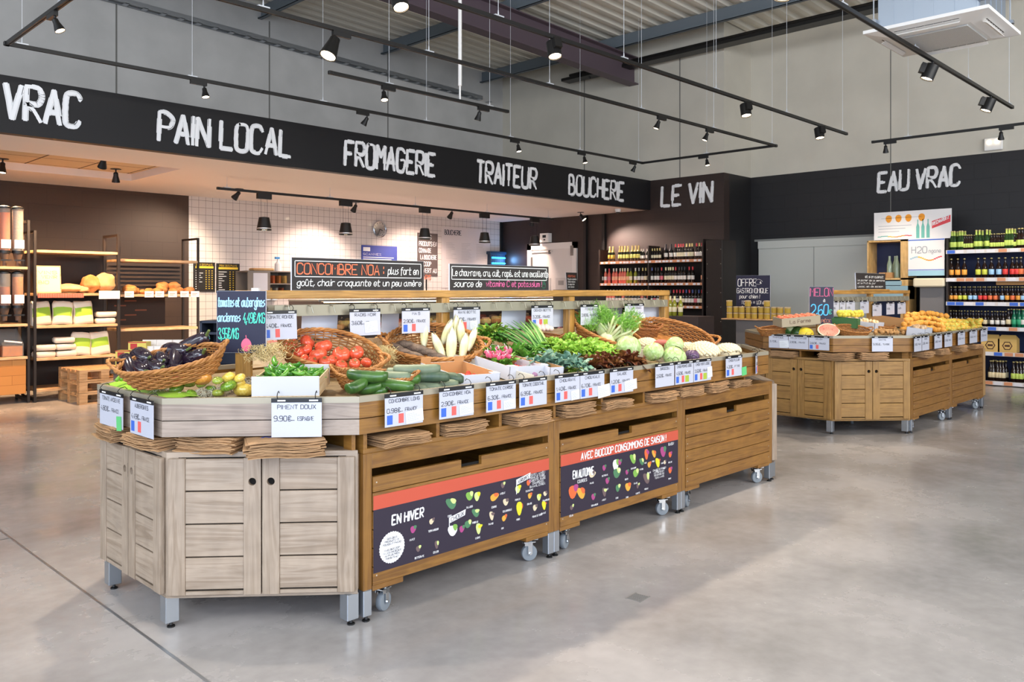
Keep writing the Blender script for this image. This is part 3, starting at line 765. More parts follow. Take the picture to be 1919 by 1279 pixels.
IT1 = [(.22, .355, .02, 'r', 6, 'NAVET'), (.33, .37, .019, 'o', 8, 'TOPINAMBOUR'), (.45, .43, .026, 'l', 7, 'CHOU'), (.57, .445, .024, 'b', 3, 'SALADES'), (.62, .435, .022, 'b', 10, ''), (.25, .26, .017, 'r', 9, 'BETTERAVE'),
       (.36, .255, .014, 'l', 9, 'CELERI'), (.46, .3, .03, 'b', 2, ''), (.52, .295, .02, 'r', 6, ''), (.56, .31, .022, 'b', 7, ''), (.61, .355, .02, 'l', 7, 'POIREAU'), (.63, .275, .02, 'l', 10, 'ENDIVE'), (.72, .32, .017, 'l', 8, 'PANAIS'),
       (.74, .41, .022, 'l', 4, 'COURGE'), (.8, .46, .018, 'r', 9, 'AVOCAT'), (.82, .37, .02, 'b', 8, 'CELERI BOULE'), (.81, .29, .022, 'o', 4, 'KIWI'), (.91, .42, .024, 'r', 10, 'POMELO'), (.92, .32, .026, 'l', 11, 'POIRE'),
       (.99, .44, .018, 'r', 5, 'CLEMENTINE'), (1.0, .37, .018, 'r', 4, 'ORANGE'), (1.04, .3, .02, 'r', 8, 'POMME DE TERRE'), (1.07, .35, .018, 'b', 10, ''), (1.11, .3, .018, 'l', 11, 'BANANE'), (1.12, .36, .015, 'b', 8, 'CHAMPIGNON')]
P1 = poster(0, 1, 'EN HIVER', '', IT1, [('TOUTE L ANNÉE :', 1.0, .47, .011, .12), ('POMME DE TERRE,', 1.0, .455, .011, .12), ('CAROTTE, RADIS', 1.0, .44, .011, .12), ('CHAMPIGNON,', 1.02, .425, .011, .09), ('BANANE, CITRON.', 1.0, .41, .011, .12)])
b = MB()
pts = []
for i in range(64):
    a = 2 * PI * i / 64; q = .068 * (1 + (.05 if i % 2 else 0)); pts.append((.1 + q * math.cos(a), -.0046, .3 + q * math.sin(a)))
b.add(pts, [tuple(range(64))], 0)
for i, (t, wdt) in enumerate((('QUELQUES', .055), ('PRODUITS NE', .08), ('POUSSENT PAS ICI', .1), ('', 0), ('MAIS BIOCOOP', .085), ('VA LES CHERCHER', .1), ('AU PLUS PRÈS', .08), ('PAR BATEAU !', .07))):
    if t: letter(b, t, .1 - wdt / 2, .338 - i * .0125, .008, wd=.0013, width=wdt, off=-.005, m=1)
for x, z, t in ((.47, .35, 'CHOUX'), (.93, .455, 'AGRUMES')):
    b.add([(x - .03, -.0052, z - .012), (x + .07, -.0052, z + .008), (x + .075, -.0052, z + .036), (x - .03, -.0052, z + .016)], [(0, 1, 2, 3)], 0)
    b.box(x - .033, -.0052, z - .06, x - .029, -.0048, z + .016, 0); letter(b, t, x - .02, z - .006, .018, wd=.0026, width=.08, off=-.0056, m=1, rise=.2)
obj('round_badge', b.mesh('round_badge', [M_WHITE, PM[0]]), P1)
IT2 = [(.1, .33, .045, 'r', 5, ''), (.17, .31, .03, 'l', 4, ''), (.27, .4, .022, 'l', 8, 'PANAIS'), (.28, .27, .022, 'r', 6, 'TOPINAMBOUR'), (.38, .42, .02, 'r', 6, 'BETTERAVE'), (.41, .34, .022, 'r', 6, 'NAVET'), (.38, .28, .02, 'l', 9, 'AVOCAT'), (.49, .42, .034, 'b', 2, ''), (.53, .43, .02, 'r', 6, 'CHOU'),
       (.5, .37, .034, 'b', 7, ''), (.51, .28, .026, 'r', 7, 'CHOU'), (.6, .36, .018, 'r', 6, 'OIGNON'), (.66, .43, .026, 'l', 3, 'CONCOMBRE'), (.69, .34, .028, 'b', 3, 'SALADE'), (.61, .27, .028, 'b', 4, 'CHOU'), (.75, .4, .02, 'l', 7, 'FENOUIL'), (.8, .44, .024, 'l', 5, 'KAKI'), (.83, .37, .022, 'r', 4, 'ORANGE'),
       (.8, .29, .03, 'l', 9, 'POIREAU'), (.88, .43, .02, 'l', 4, 'FIGUE'), (.92, .37, .024, 'l', 11, 'POIRE'), (.98, .43, .034, 'b', 6, 'RAISIN'), (1.0, .36, .016, 'r', 8, 'NOIX'), (1.06, .4, .022, 'r', 5, 'GRENADE'), (1.06, .3, .024, 'r', 5, 'POMME'), (.09, .245, .02, 'o', 9, 'CÉLERI'), (.71, .26, .02, 'o', 9, 'CAROTTE')]
P2 = poster(0, 2, 'EN AUTOMNE', 'AVEC BIOCOOP CONSOMMONS DE SAISON !', IT2, [('COURGES', .14, .37, .016, .08), ('RAISIN', 1.04, .458, .016, .06), ('CHANGEZ DE POMMES !', .87, .32, .011, .14), ('LES VARIÉTÉS SONT', .88, .303, .01, .11), ('TRÈS DIFFÉRENTES', .88, .287, .01, .11), ('TOUTE L ANNÉE', .89, .27, .01, .1)])
# ================================================================ tracks and lamps
RZ = 3.70
def track(name, p, q, label, wires=None, zt=None, wire_r=.0025):
    p, q = Vector(p), Vector(q); d = q - p; ln = d.length; rz = math.atan2(d.y, d.x)
    root = thing(name, label, 'lighting track', tuple(p), (0, 0, rz))
    b = MB(); b.box(0, -.018, 0, ln, .018, .034, 0); b.box(0, -.004, -.001, ln, .004, .0, 1); b.rbox(-.03, -.02, -.002, .02, .02, .036, .004, 0); b.rbox(ln - .02, -.02, -.002, ln + .03, .02, .036, .004, 0)
    obj('rail', b.mesh('rail', [M_BLACK, M_GAPSHADE]), root)
    ws = wires if wires is not None else [.12 + i * (ln - .24) / max(1, round(ln / 1.7)) for i in range(max(1, round(ln / 1.7)) + 1)]
    for s in ws:
        w_ = p + d.normalized() * s; top = (zt if zt else roofz(w_.x) + .02) - p.z
        b = MB(); b.tube([(s, 0, .03), (s, 0, top)], wire_r, 5); b.box(s - .05, -.02, .034, s + .05, .02, .045); b.lathe([(.008, .045), (.004, .09)], (s, 0, 0), 8)
        obj('suspension_wire', b.mesh('suspension_wire', mat('steel_wire', 'c9ccd0', rough=.4, metal=.4)), root)
    return root
def head_cone(r0=.024, r1=.042, ln=.1, k=0):
    """lamp head hanging along -z from the origin"""
    b = MB(); b.lathe([(r0 * .6, .01), (r0, 0), (r0 * 1.05, -.03), (r1 * .93, -ln * .8), (r1, -ln), (r1 * .9, -ln), (r1 * .85, -ln + .02)], (0, 0, 0), 18, 0)
    h = b.mesh('head', M_BLACK, smooth='auto')
    b = MB(); b.lathe([(r1 * .86, -ln + .006), (.0, -ln + .004)], (0, 0, 0), 16, 0)
    return h, b.mesh('lens', M_BULB)
def head_can(r=.062, ln=.15):
    b = MB(); b.lathe([(r * .9, .0), (r, -.006), (r, -ln), (r * .9, -ln), (r * .86, -ln + .03)], (0, 0, 0), 22, 0); b.box(-.035, r * .7, -ln * .7, .035, r + .035, -.01, 0)
    h = b.mesh('head', M_BLACK, smooth='auto')
    b = MB(); b.lathe([(r * .87, -ln + .012), (.0, -ln + .01)], (0, 0, 0), 18, 0)
    return h, b.mesh('lens', M_BULB)
CONE = head_cone(); CAN = head_can(); BIGCONE = head_cone(.045, .075, .19)
def lamp(pos, aim, kind, label, rz=0, power=0, size=75, color=(1, .85, .68), adapter=True, side=1):
    pos = Vector(pos); root = thing('track_spotlight', label, 'spotlight', tuple(pos), (0, 0, rz))
    b = MB()
    if adapter: b.box(-.09, -.017, -.04, .09, .017, .0)
    drop = .07 if adapter else .03
    xo = .065 * side if adapter else 0
    b.tube([(xo, 0, 0), (xo, 0, -drop)], .011, 8)
    obj('adapter', b.mesh('adapter', M_BLACK), root)
    hd, ln = {'cone': CONE, 'can': CAN, 'big': BIGCONE}[kind]
    piv = Vector((xo, 0, -drop))
    a = Vector(aim).normalized(); a = Matrix.Rotation(-rz, 3, 'Z') @ a
    q = (-a).to_track_quat('Z', 'Y').to_euler()
    h = obj('head', hd, root, tuple(piv), q); obj('lens', ln, h)
    if power:
        L_ = {'cone': .11, 'can': .16, 'big': .2}[kind]
        wp = pos + Matrix.Rotation(rz, 3, 'Z') @ piv + Vector(aim).normalized() * L_
        spot(wp, wp + Vector(aim), power, size, color)
    return root
def onx(px, y): return W(px, 300, y=y).x
def ony(px, x): return W(px, 300, x=x).y
track('lighting_track', (2.17, 6.6, RZ), (2.17, 8.62, RZ), 'short black lighting track at the upper left corner, running towards the bakery', wires=[.5])
track('lighting_track', (2.17, 8.62, RZ), (12.13, 8.62, RZ), 'long black lighting track nearest to the black fascia')
track('lighting_track', (12.13, 8.62, RZ), (12.13, 6.1, RZ), 'short black lighting track crossing in front of LE VIN', wires=[1.3])
track('lighting_track', (1.5, 6.1, RZ), (12.15, 6.1, RZ), 'long black lighting track, second from the fascia, ending above the wine corner')
track('lighting_track', (4.82, 7.36, RZ), (7.42, 7.36, RZ), 'short free-hanging black lighting track above the word FROMAGERIE', wires=[.75, 2.3])
track('lighting_track', (-.5, 4.9, RZ), (11.92, 4.9, RZ), 'long black lighting track straight above the long produce stand')
track('lighting_track', (1.5, 2.72, RZ), (11.62, 2.72, RZ), 'long black lighting track running under the ceiling air conditioner')
track('lighting_track', (12.88, 4.87, RZ), (12.88, 2.2, RZ), 'black lighting track in front of the words EAU VRAC', wires=[.5, 2.2])
track('lighting_track', (2.0, 1.78, RZ), (6.6, 1.78, RZ), 'black lighting track cutting the upper right corner of the view', wires=[.5, 4.0])
DWN = (0, 0, -1)
P0 = 230
for px, aim, kd, lab, pw, s in (
    (372, (.05, -.25, -1), 'cone', 'lit black track spotlight above the words PAIN LOCAL', 170, 1), (680, (-.35, .5, -1), 'cone', 'black track spotlight turned to the fascia above FROMAGERIE', 60, 1),
    (965, (.0, -.25, -1), 'cone', 'lit black track spotlight above the word TRAITEUR', 170, 1), (1090, (.0, -.25, -1), 'cone', 'lit black track spotlight above the word BOUCHERIE', 170, 1),
    (1186, (-.2, .5, -1), 'cone', 'black track spotlight turned to the corner left of LE VIN', 60, 1)):
    lamp((onx(px, 8.62), 8.62, RZ), aim, kd, lab, 0, pw, side=s)
for px, aim, kd, lab, pw, s in ((640, (-.5, -.1, -1), 'big', 'large black track spotlight tilted left over the long track near the upper left', 60, -1), (1240, (-.25, .3, -1), 'cone', 'black track spotlight right of the steel rafter end', 130, -1), (1330, (-.3, .3, -1), 'cone', 'black track spotlight near the right end of the long track', 130, -1)):
    lamp((onx(px, 6.1), 6.1, RZ), aim, kd, lab, 0, pw, side=s)
lamp((12.13, ony(1318, 12.13), RZ), (-.05, -.2, -1), 'cone', 'lit black track spotlight hanging right above LE VIN', -PI / 2, 200, side=1)
lamp((2.17, ony(98, 2.17), RZ), (.35, -.3, -1), 'cone', 'black track spotlight at the upper left corner of the view', PI / 2, 60, side=-1)
for px, lab, s in ((728, 'lit black track spotlight at the left of the short hanging track', -1), (906, 'black track spotlight at the right of the short hanging track', -1)):
    lamp((onx(px, 7.36), 7.36, RZ), (-.1, -.3 if px < 800 else .3, -1), 'cone', lab, 0, 120, side=s)
for px, lab, aim in ((400, 'added beam', (.1, -.3, -1)), (745, 'glaring can spotlight at the top of the view left of the rafter', (-.1, -.45, -1)), (1036, 'lit can spotlight in front of the mauve rafter', (-.12, -.3, -1)), (1396, 'black can spotlight, third from the end of the track over the long stand', (-.12, -.2, -1)), (1534, 'black can spotlight at the right end of the track over the long stand', (-.12, -.2, -1))):
    x = onx(px, 4.9)
    if px == 400: spot((x, 4.9, 3.5), (2.2, 3.7, 1), P0 * 1.2, 75); continue  # extra bare beam added above the view, no lamp body
    lamp((x, 4.9, RZ), aim, 'can', lab, 0, P0 * 1.1, size=58, adapter=False)
for px, lab, aim in ((1470, 'can spotlight cut by the top edge of the view', (-.1, .1, -1)), (1748, 'black can spotlight below the ceiling air conditioner', (-.2, .35, -1)), (1857, 'black can spotlight at the right end of the track under the air conditioner', (-.2, .35, -1))):
    lamp((onx(px, 2.72), 2.72, RZ), aim, 'can', lab, 0, P0 * .75, size=60, adapter=False)
lamp((12.88, ony(1668, 12.88), RZ), (.35, .1, -1), 'cone', 'black track spotlight left of the words EAU VRAC', -PI / 2, 150, side=-1)
lamp((12.88, ony(1886, 12.88), RZ), (.35, .1, -1), 'cone', 'black track spotlight at the right edge above the beer shelves', -PI / 2, 150, side=-1)
# extra spots added beyond the top edge of the view to light the stands
for x, y, tx, ty, p, nm in ((1.2, 4.9, 2.0, 3.7, 150, 'near end of the long stand'), (2.1, 6.1, 2.9, 4.3, 150, 'far side of the near end'), (3.0, 2.72, 3.3, 3.4, 120, 'first bay of the long stand'), (4.4, 2.72, 4.8, 3.4, 120, 'last bay of the long stand')):
    lamp((x, y, RZ), (tx - x, ty - y, -2.7), 'can', 'added unseen can spotlight above the view, aimed at the ' + nm, 0, p, size=52, adapter=False)
# ---- alcove: suspended track with pendants, soffit spots
track('lighting_track', (5.42, 11.1, 2.87), (12.5, 11.1, 2.87), 'black track hung under the pink-beige alcove ceiling', zt=ZS)
PENDH = MB(); PENDH.lathe([(.02, .2), (.075, .19), (.105, .03), (.108, 0), (.098, 0), (.094, .02)], (0, 0, 0), 22)
PENDH = PENDH.mesh('lamp_shade', M_BLACK, smooth='auto')
PENDR = MB(); PENDR.lathe([(.108, .035), (.112, .03), (.112, .022), (.108, .018)], (0, 0, 0), 22); PENDR = PENDR.mesh('rim_ring', M_ALU)
PENDL = MB(); PENDL.lathe([(.094, .012), (0, .01)], (0, 0, 0), 20); PENDL = PENDL.mesh('lens', M_BULB)
WARM = (1, .78, .58); PINK = (1, .74, .62)
pend = []
for px in (495, 648, 796, 908, 1002):
    x = onx(px, 11.1); root = thing('pendant_lamp', '', 'pendant lamp', (x, 11.1, 2.33), group='pendant lamps over the service counter'); pend.append(root)
    obj('lamp_shade', PENDH, root); obj('rim_ring', PENDR, root); obj('lens', PENDL, root)
    b = MB(); b.box(-.11, -.03, .46, .11, .03, .54); b.tube([(-.05, 0, .19), (-.05, 0, .47)], .0025, 5); b.tube([(.05, 0, .19), (.05, 0, .47)], .0025, 5)
    obj('canopy', b.mesh('canopy', M_BLACK), root)
    spot((x, 11.1, 2.32), (x, 11.0, 0), 330, 130, PINK if px > 700 else WARM)
ordinals(pend, 'black cone pendant lamp over the service counter, %s of the five')
SOFM = MB(); SOFM.lathe([(.07, -.008), (.07, 0)], (0, 0, 0), 18); SOFM.tube([(0, 0, 0), (0, 0, -.06)], .01, 6); SOFM = SOFM.mesh('mount', M_BLACK)
sof = []
for px, py, tgt, pw in ((5, 312, (2.8, 12.0, 1), 650), (195, 303, (3.8, 12.3, 1.0), 650), (217, 330, (4.6, 12.6, 1.2), 520), (448, 354, (5.6, 13.5, 1.6), 260), (667, 379, (8.6, 13.6, 1.6), 260), (847, 393, (11, 13.6, 1.6), 260), (998, 408, (13.4, 13, 1.4), 220), (1088, 398, (13.6, 9.6, 1.4), 380)):
    p = W(px, py, z=ZS); zz = ZS + (.1 if (X0 < p.x < X1 and Y0 < p.y < Y1) else 0)
    root = thing('ceiling_spotlight', '', 'spotlight', (p.x, p.y, zz), group='spots fixed under the alcove ceiling'); sof.append(root)
    obj('mount', SOFM, root)
    a = (Vector(tgt) - Vector((p.x, p.y, zz))).normalized(); h = obj('head', CONE[0], root, (0, 0, -.06), (-a).to_track_quat('Z', 'Y').to_euler()); h.scale = (1.3,) * 3
    obj('lens', CONE[1], h)
    wp = Vector((p.x, p.y, zz - .06)) + a * .15; spot(wp, wp + a, pw, 100, (1, .62, .33) if px < 300 else WARM if px < 600 else PINK)
ordinals(sof, 'small black spotlight fixed to the alcove ceiling, %s')
b = MB(); b.lathe([(.06, 0), (.06, -.03), (.045, -.06)], (0, 0, 0), 18, 0); b.ell((0, 0, -.06), (.042, .042, .04), 14, 8, 1)
p = W(1158, 392, z=ZS); tag(obj('security_camera', b.mesh('security_camera', [M_WPLAST, M_BLACKP], smooth='auto'), None, (p.x, p.y, ZS)), 'small white dome camera under the alcove ceiling near BOUCHERIE', 'camera')
# ---- ceiling cassette air conditioner
root = thing('air_conditioner', 'square white ceiling cassette air conditioner with a bare metal casing', 'air conditioner', (8.25, 2.5, 3.82))
b = MB(); s = .52
b.prism([(-s, -s), (s, -s), (s, s), (-s, s)], 0, .03, 0)
b.add([(-s, -s, 0), (s, -s, 0), (s, s, 0), (-s, s, 0), (-.33, -.33, -.035), (.33, -.33, -.035), (.33, .33, -.035), (-.33, .33, -.035)], [(1, 0, 4, 5), (2, 1, 5, 6), (3, 2, 6, 7), (0, 3, 7, 4), (7, 6, 5, 4)], 0)
obj('panel', b.mesh('panel', M_WPLAST), root)
b = MB(); b.rbox(-.3, -.3, -.05, .3, .3, -.036, .004); obj('intake_grille', b.mesh('intake_grille', grid_mat('intake_mesh', 'd8d8d4', 'a8a8a6', .012, .012, 'xy', .0016, .6)), root)
for i in range(4):
    b = MB(); b.M = Matrix.Rotation(i * PI / 2, 4, 'Z'); b.box(-.27, -.445, -.016, .27, -.38, -.008, 0)
    for k in range(7): b.box(-.24 + k * .075, -.44, -.019, -.235 + k * .075, -.385, -.015, 1)
    b.M = Matrix.Rotation(i * PI / 2, 4, 'Z') @ Matrix.Translation((0, -.41, -.03)) @ Matrix.Rotation(.5, 4, 'X'); b.box(-.27, -.04, -.002, .27, .0, .002, 2)
    obj('air_vane', b.mesh('air_vane', [mat('vent_dark', '4a443c', rough=.7), M_WPLAST, M_WPLAST]), root)
b = MB(); b.box(-.42, -.42, .03, .42, .42, .36)
for i in range(5): b.box(-.4 + i * .17, -.424, .06, -.39 + i * .17, -.42, .33); b.box(-.424, -.4 + i * .17, .06, -.42, -.39 + i * .17, .33)
obj('casing', b.mesh('casing', mat('bare_sheet_metal', 'aab4c0', rough=.35, metal=.8)), root)
for x in (-.45, .45):
    for y in (-.45, .45):
        b = MB(); b.tube([(x, y, .1), (x, y, 2.4)], .006, 6); b.box(x - .03, y - .03, .1, x + .03, y + .03, .13); obj('hanger_rod', b.mesh('hanger_rod', M_GALV), root)
b = MB(); b.tube([(.42, -.3, .2), (.7, -.3, .2), (.78, -.3, .1), (.8, -.3, .18), (.8, -.3, 1.6)], .022, 8)
obj('refrigerant_pipe', b.mesh('refrigerant_pipe', mat('dark_pipe_foam', '3a3632', rough=.8)), root)
# white service tube hanging by the rafter, emergency light, green handle in the corner
p = W(862, 180, y=7.36); b = MB(); b.tube([(p.x, 7.36, 3.735), (p.x, 7.36, 3.95)], .012, 6); b.tube([(p.x, 7.36, 3.9), (p.x, 7.36, 6.2)], .022, 8)
tag(obj('cable_conduit', b.mesh('cable_conduit', M_WPLAST)), 'white vertical cable tube dropping to the short hanging track', 'conduit')
p = W(1863, 277, x=XR); b = MB(); b.rbox(-.13, -.06, -.1, .13, 0, .1, .01, 0)
for s in (-.06, .06): b.lathe([(.03, 0), (.026, .012), (0, .016)], (s, 0, 0), 12, 1)
root = tag(obj('emergency_light', b.mesh('emergency_light', [M_WPLAST, M_WPLAST]), None, (XR - .002, p.y, 3.78), (0, 0, -PI / 2)), 'small white twin emergency light just above the black right-hand wall', 'emergency light')
for s in (-.055, .055):
    b = MB(); b.M = Matrix.Translation((s, -.06, .03)) @ Matrix.Rotation(PI / 2, 4, 'X'); b.lathe([(.03, 0), (.026, .014), (0, .018)], (0, 0, 0), 12)
    obj('lens', b.mesh('lens', M_BULB), root)
p = W(947, 228, y=YB); b = MB(); b.tube([(0, 0, .1), (.06, -.02, .14), (.09, -.03, .05), (.03, 0, 0), (.0, 0, -.2)], .035, 8, 0); b.tube([(0, 0, -.2), (0, 0, -.9)], .014, 6, 1)
tag(obj('roof_vent_handle', b.mesh('handle', [mat('green_plastic', '1f7a4c', rough=.4), M_BLACK]), None, (p.x, YB - .05, p.z)), 'green handle on a black pipe in the corner of the concrete walls', 'handle')
# ================================================================ price cards and chalkboards
M_CARDH = mat('black_card_header', '141417', rough=.35)
M_CARD = mat('price_card_paper', 'c0c2cd', rough=.4, coat=.2)
M_CTXT = mat('card_ink', '33343c', rough=.6)
M_FB = mat('flag_blue', '3b66c4', rough=.5); M_FR = mat('flag_red', 'e0605a', rough=.5)
M_GREEN = mat('green_slip', '5fbf74', rough=.5); M_OLIVE = mat('olive_print', 'a3b53a', rough=.5); M_SLIP = mat('slip_paper', 'dfe3e6', rough=.5); M_GREYP = mat('grey_print', '9aa0a6', rough=.6)
HOOK = MB(); HOOK.tube([(0, -.004, .0), (0, -.012, .012), (0, .0, .026), (0, .02, .03), (0, .03, .02)], .0018, 5)
HOOK = HOOK.mesh('hook_wire', M_BLACK)
def card(pos, rz, w, h, title, price, origin, label, flags=0, slip=None, tilt=0, blank=False, hooks=True):
    """pos = top-left corner seen from the front"""
    root = thing('price_card', label, 'price card', pos, (tilt, 0, rz))
    b = MB(); b.box(0, -.002, -h, w, 0, 0, 0)
    obj('card', b.mesh('card', mat('blank_card_back', 'c9d0dc', rough=.4) if blank else M_CARD), root)
    if blank: return root
    b = MB(); b.box(-.001, -.004, -.016, w + .001, .001, .002, 0); b.box(w * .12, -.0045, -.011, w * .28, -.004, -.005, 1); b.box(w * .75, -.0045, -.011, w * .93, -.004, -.005, 1)
    obj('header_strip', b.mesh('header_strip', [M_CARDH, M_WHITE]), root)
    b = MB(); tw = min(w * .8, .0145 * len(title))
    letter(b, title, w / 2 - tw / 2, -.04 * h / .15, .0155 * h / .15 * 1.0, wd=.0023, width=tw, off=-.0026)
    if price: letter(b, price, w * .05, -h * .58, h * .13, wd=.0027, width=w * .34, off=-.0026)
    if origin: letter(b, origin, w * .52, -h * .57, h * .1, wd=.0022, width=w * .32, off=-.0026)
    b.box(w * .38, -.0026, -h * .57, w * .46, -.0023, -h * .555)
    obj('lettering', b.mesh('lettering', M_CTXT), root)
    if flags:
        b = MB(); b.box(w * .05, -.0032, -h * .93, w * .19, -.002, -h * .65, 0); b.box(w * .35, -.0032, -h * .92, w * .48, -.002, -h * .63, 1)
        if flags > 1: b.box(w * .54, -.0032, -h * .93, w * .74, -.002, -h * .64, 2)
        obj('flag_print', b.mesh('flag_print', [M_FB, M_FR, M_OLIVE]), root)
    if slip:
        b = MB(); x0, z0, sw, sh, c = slip
        b.M = Matrix.Translation((x0 * w, -.004, -z0 * h)) @ Matrix.Rotation(-.08, 4, 'Y'); b.box(0, -.001, -sh, sw, .0005, 0, 0)
        if c == 0:
            for i in range(5): b.box(.006, -.0013, -sh * (.25 + .14 * i), sw * (.5 + .08 * (i * 7 % 5)), -.001, -sh * (.25 + .14 * i) + .0015, 1)
        obj('sticker_slip', b.mesh('sticker_slip', [(M_SLIP, M_GREEN)[c], M_GREYP]), root)
    if hooks:
        for s in (.12, .88): obj('hook_wire', HOOK, root, (w * s, 0, 0))
    return root
def cards_on(plane, zt, zb, yv, rz, specs, blank=False):
    for s in specs:
        px0, px1 = s[0], s[1]
        if plane == 'y': p, q = W(px0, 600, y=yv), W(px1, 600, y=yv)
        elif plane == 'x': p, q = W(px0, 600, x=yv), W(px1, 600, x=yv)
        w_ = (q - p).xy.length
        kw = s[6] if len(s) > 6 else {}
        card((p.x, p.y, zt + kw.pop('dz', 0)), rz + kw.pop('drz', 0), w_, zt - zb, s[2], s[3], s[4], s[5], **kw)
YF1 = S1[1] - .025 - .026
NEAR = 'price card on the long stand rim reading '
cards_on('y', .992, .848, YF1, 0, [
    (721, 792, 'CONCOMBRE LONG', '0.98€', 'FRANCE', NEAR + 'CONCOMBRE LONG', dict(flags=1, slip=(.52, .6, .1, .055, 0))),
    (823, 887, 'CONCOMBRE NOA', '2.90€', 'FRANCE', NEAR + 'CONCOMBRE NOA', dict(flags=1, slip=(.56, .62, .09, .05, 0))),
    (911, 966, 'TOMATE CERISE', '6.30€', 'FRANCE', NEAR + 'TOMATE CERISE', dict(flags=1, slip=(.56, .68, .085, .045, 0))),
    (973, 1024, 'TOMATE COCKTAIL', '6.95€', 'FRANCE', NEAR + 'TOMATE COCKTAIL', dict(flags=1)),
    (1040, 1086, 'CHOU RAVE', '1.40€', 'FRANCE', NEAR + 'CHOU RAVE', dict(flags=1, slip=(.62, .66, .07, .05, 0))),
    (1087, 1132, 'CHOU KALE', '6.70€', 'FRANCE', NEAR + 'CHOU KALE', dict(flags=1, slip=(.7, .6, .11, .07, 0))),
    (1143, 1186, 'SALADE', '1.20€', 'FRANCE', NEAR + 'SALADE', dict(flags=1, slip=(.6, .55, .12, .06, 0))),
    (1228, 1263, 'BROCOLI', '2.50€', 'FRANCE', NEAR + 'BROCOLI at 2.50€', {}),
    (1265, 1299, 'CHOU POMMÉ LISSE', '4.50€', 'FRANCE', NEAR + 'CHOU POMMÉ LISSE', dict(flags=2)),
    (1300, 1332, 'CHOU VERT LISSE', '3.50€', 'FRANCE', NEAR + 'CHOU VERT LISSE', dict(flags=2, slip=(.75, .4, .06, .07, 0))),
    (1360, 1390, 'CHOU FLEUR', '4.20€', 'FR', NEAR + 'CHOU FLEUR, with a green slip', dict(flags=1, slip=(.97, .62, .065, .06, 1)))])
pe = W(1416, 600, y=YF1)
card((pe.x, pe.y, .99), .35, .17, .15, 'CHOU ROUGE', '4.50€', 'FRANCE', 'bent price card at the far right corner of the long stand rim', flags=2, slip=(.85, .5, .08, .07, 0))
# chamfer and end of the long stand
ca = math.atan2(-.548, .616)
n_ = Vector((math.sin(ca), -math.cos(ca))) * .028
def chpt(U, V, px):
    """point of the chamfered rim seen at pixel column px"""
    A = Vector((U - .656, V + .523)); B = Vector((U - .04, V - .025))
    lo, hi = 0.0, 1.0
    for _ in range(40):
        m_ = (lo + hi) / 2; v = A + (B - A) * m_ + n_
        if sx(v) < px: lo = m_
        else: hi = m_
    return A + (B - A) * lo + n_
p = chpt(*S1, 509); q = chpt(*S1, 603)
card((p.x, p.y, .99), ca, (q - p).length, .163, 'PIMENT DOUX', '9.90€', 'ESPAGNE', 'white price card reading PIMENT DOUX 9.90 € ESPAGNE on the near end rim')
XE = S1[0] - .656 - .028
cards_on('x', .98, .82, XE, -PI / 2, [(188, 231, 'TOMATE ANCIENNE', '4.80€', 'FRANCE', 'price card at the far left of the stand rim, with a green slip', dict(slip=(.75, .66, .055, .065, 1))),
                               (245, 288, 'AUBERGINES', '4.49€', 'FRANCE', 'price card on the left rim next to the near corner, reading AUBERGINES', dict(flags=1))])
# cards on the rail under the beam
YR = S1[1] + .875 - .085
RL = 'price card hanging under the beam, reading '
cards_on('y', 1.345, 1.2, YR, 0, [
    (492, 555, 'TOMATE RONDE', '3.40€', 'FRANCE', RL + 'TOMATE RONDE', dict(flags=1, tilt=-.06)), (655, 714, 'RADIS NOIR', '3.60€', 'FRANCE', RL + 'RADIS NOIR', dict(slip=(.45, .5, .09, .06, 0), tilt=-.04, drz=.05)),
    (753, 805, 'MAÏS', '2.90€', 'FRANCE', RL + 'MAIS', dict(flags=1)), (850, 899, 'RAVE BOTTE', '2.10€', 'FRANCE', RL + 'RAVE BOTTE', dict(flags=1, slip=(.6, .6, .06, .05, 0))),
    (996, 1036, 'OIGNON BOTTE', '3.20€', 'FRANCE', RL + 'OIGNON BOTTE', dict(flags=2)), (1088, 1121, 'FENOUIL', '2.80€', 'FRANCE', RL + 'FENOUIL', {}), (1171, 1206, 'PATATE DOUCE', '3.50€', 'FRANCE', RL + 'PATATE DOUCE', dict(flags=2, slip=(.8, .6, .06, .05, 0)))])
YR2 = S1[1] + .875 + .054
for i, (a_, c_) in enumerate(((566, 633), (716, 748), (836, 856), (941, 986), (1037, 1062), (1130, 1166), (1206, 1238))):
    p, q = W(a_, 600, y=YR2), W(c_, 600, y=YR2)
    card((p.x, YR2, 1.325), 0, q.x - p.x, .14, '', '', '', 'blank back of a price card behind the rail, %s from the left' % ORD[i], blank=True, tilt=.1, hooks=False)
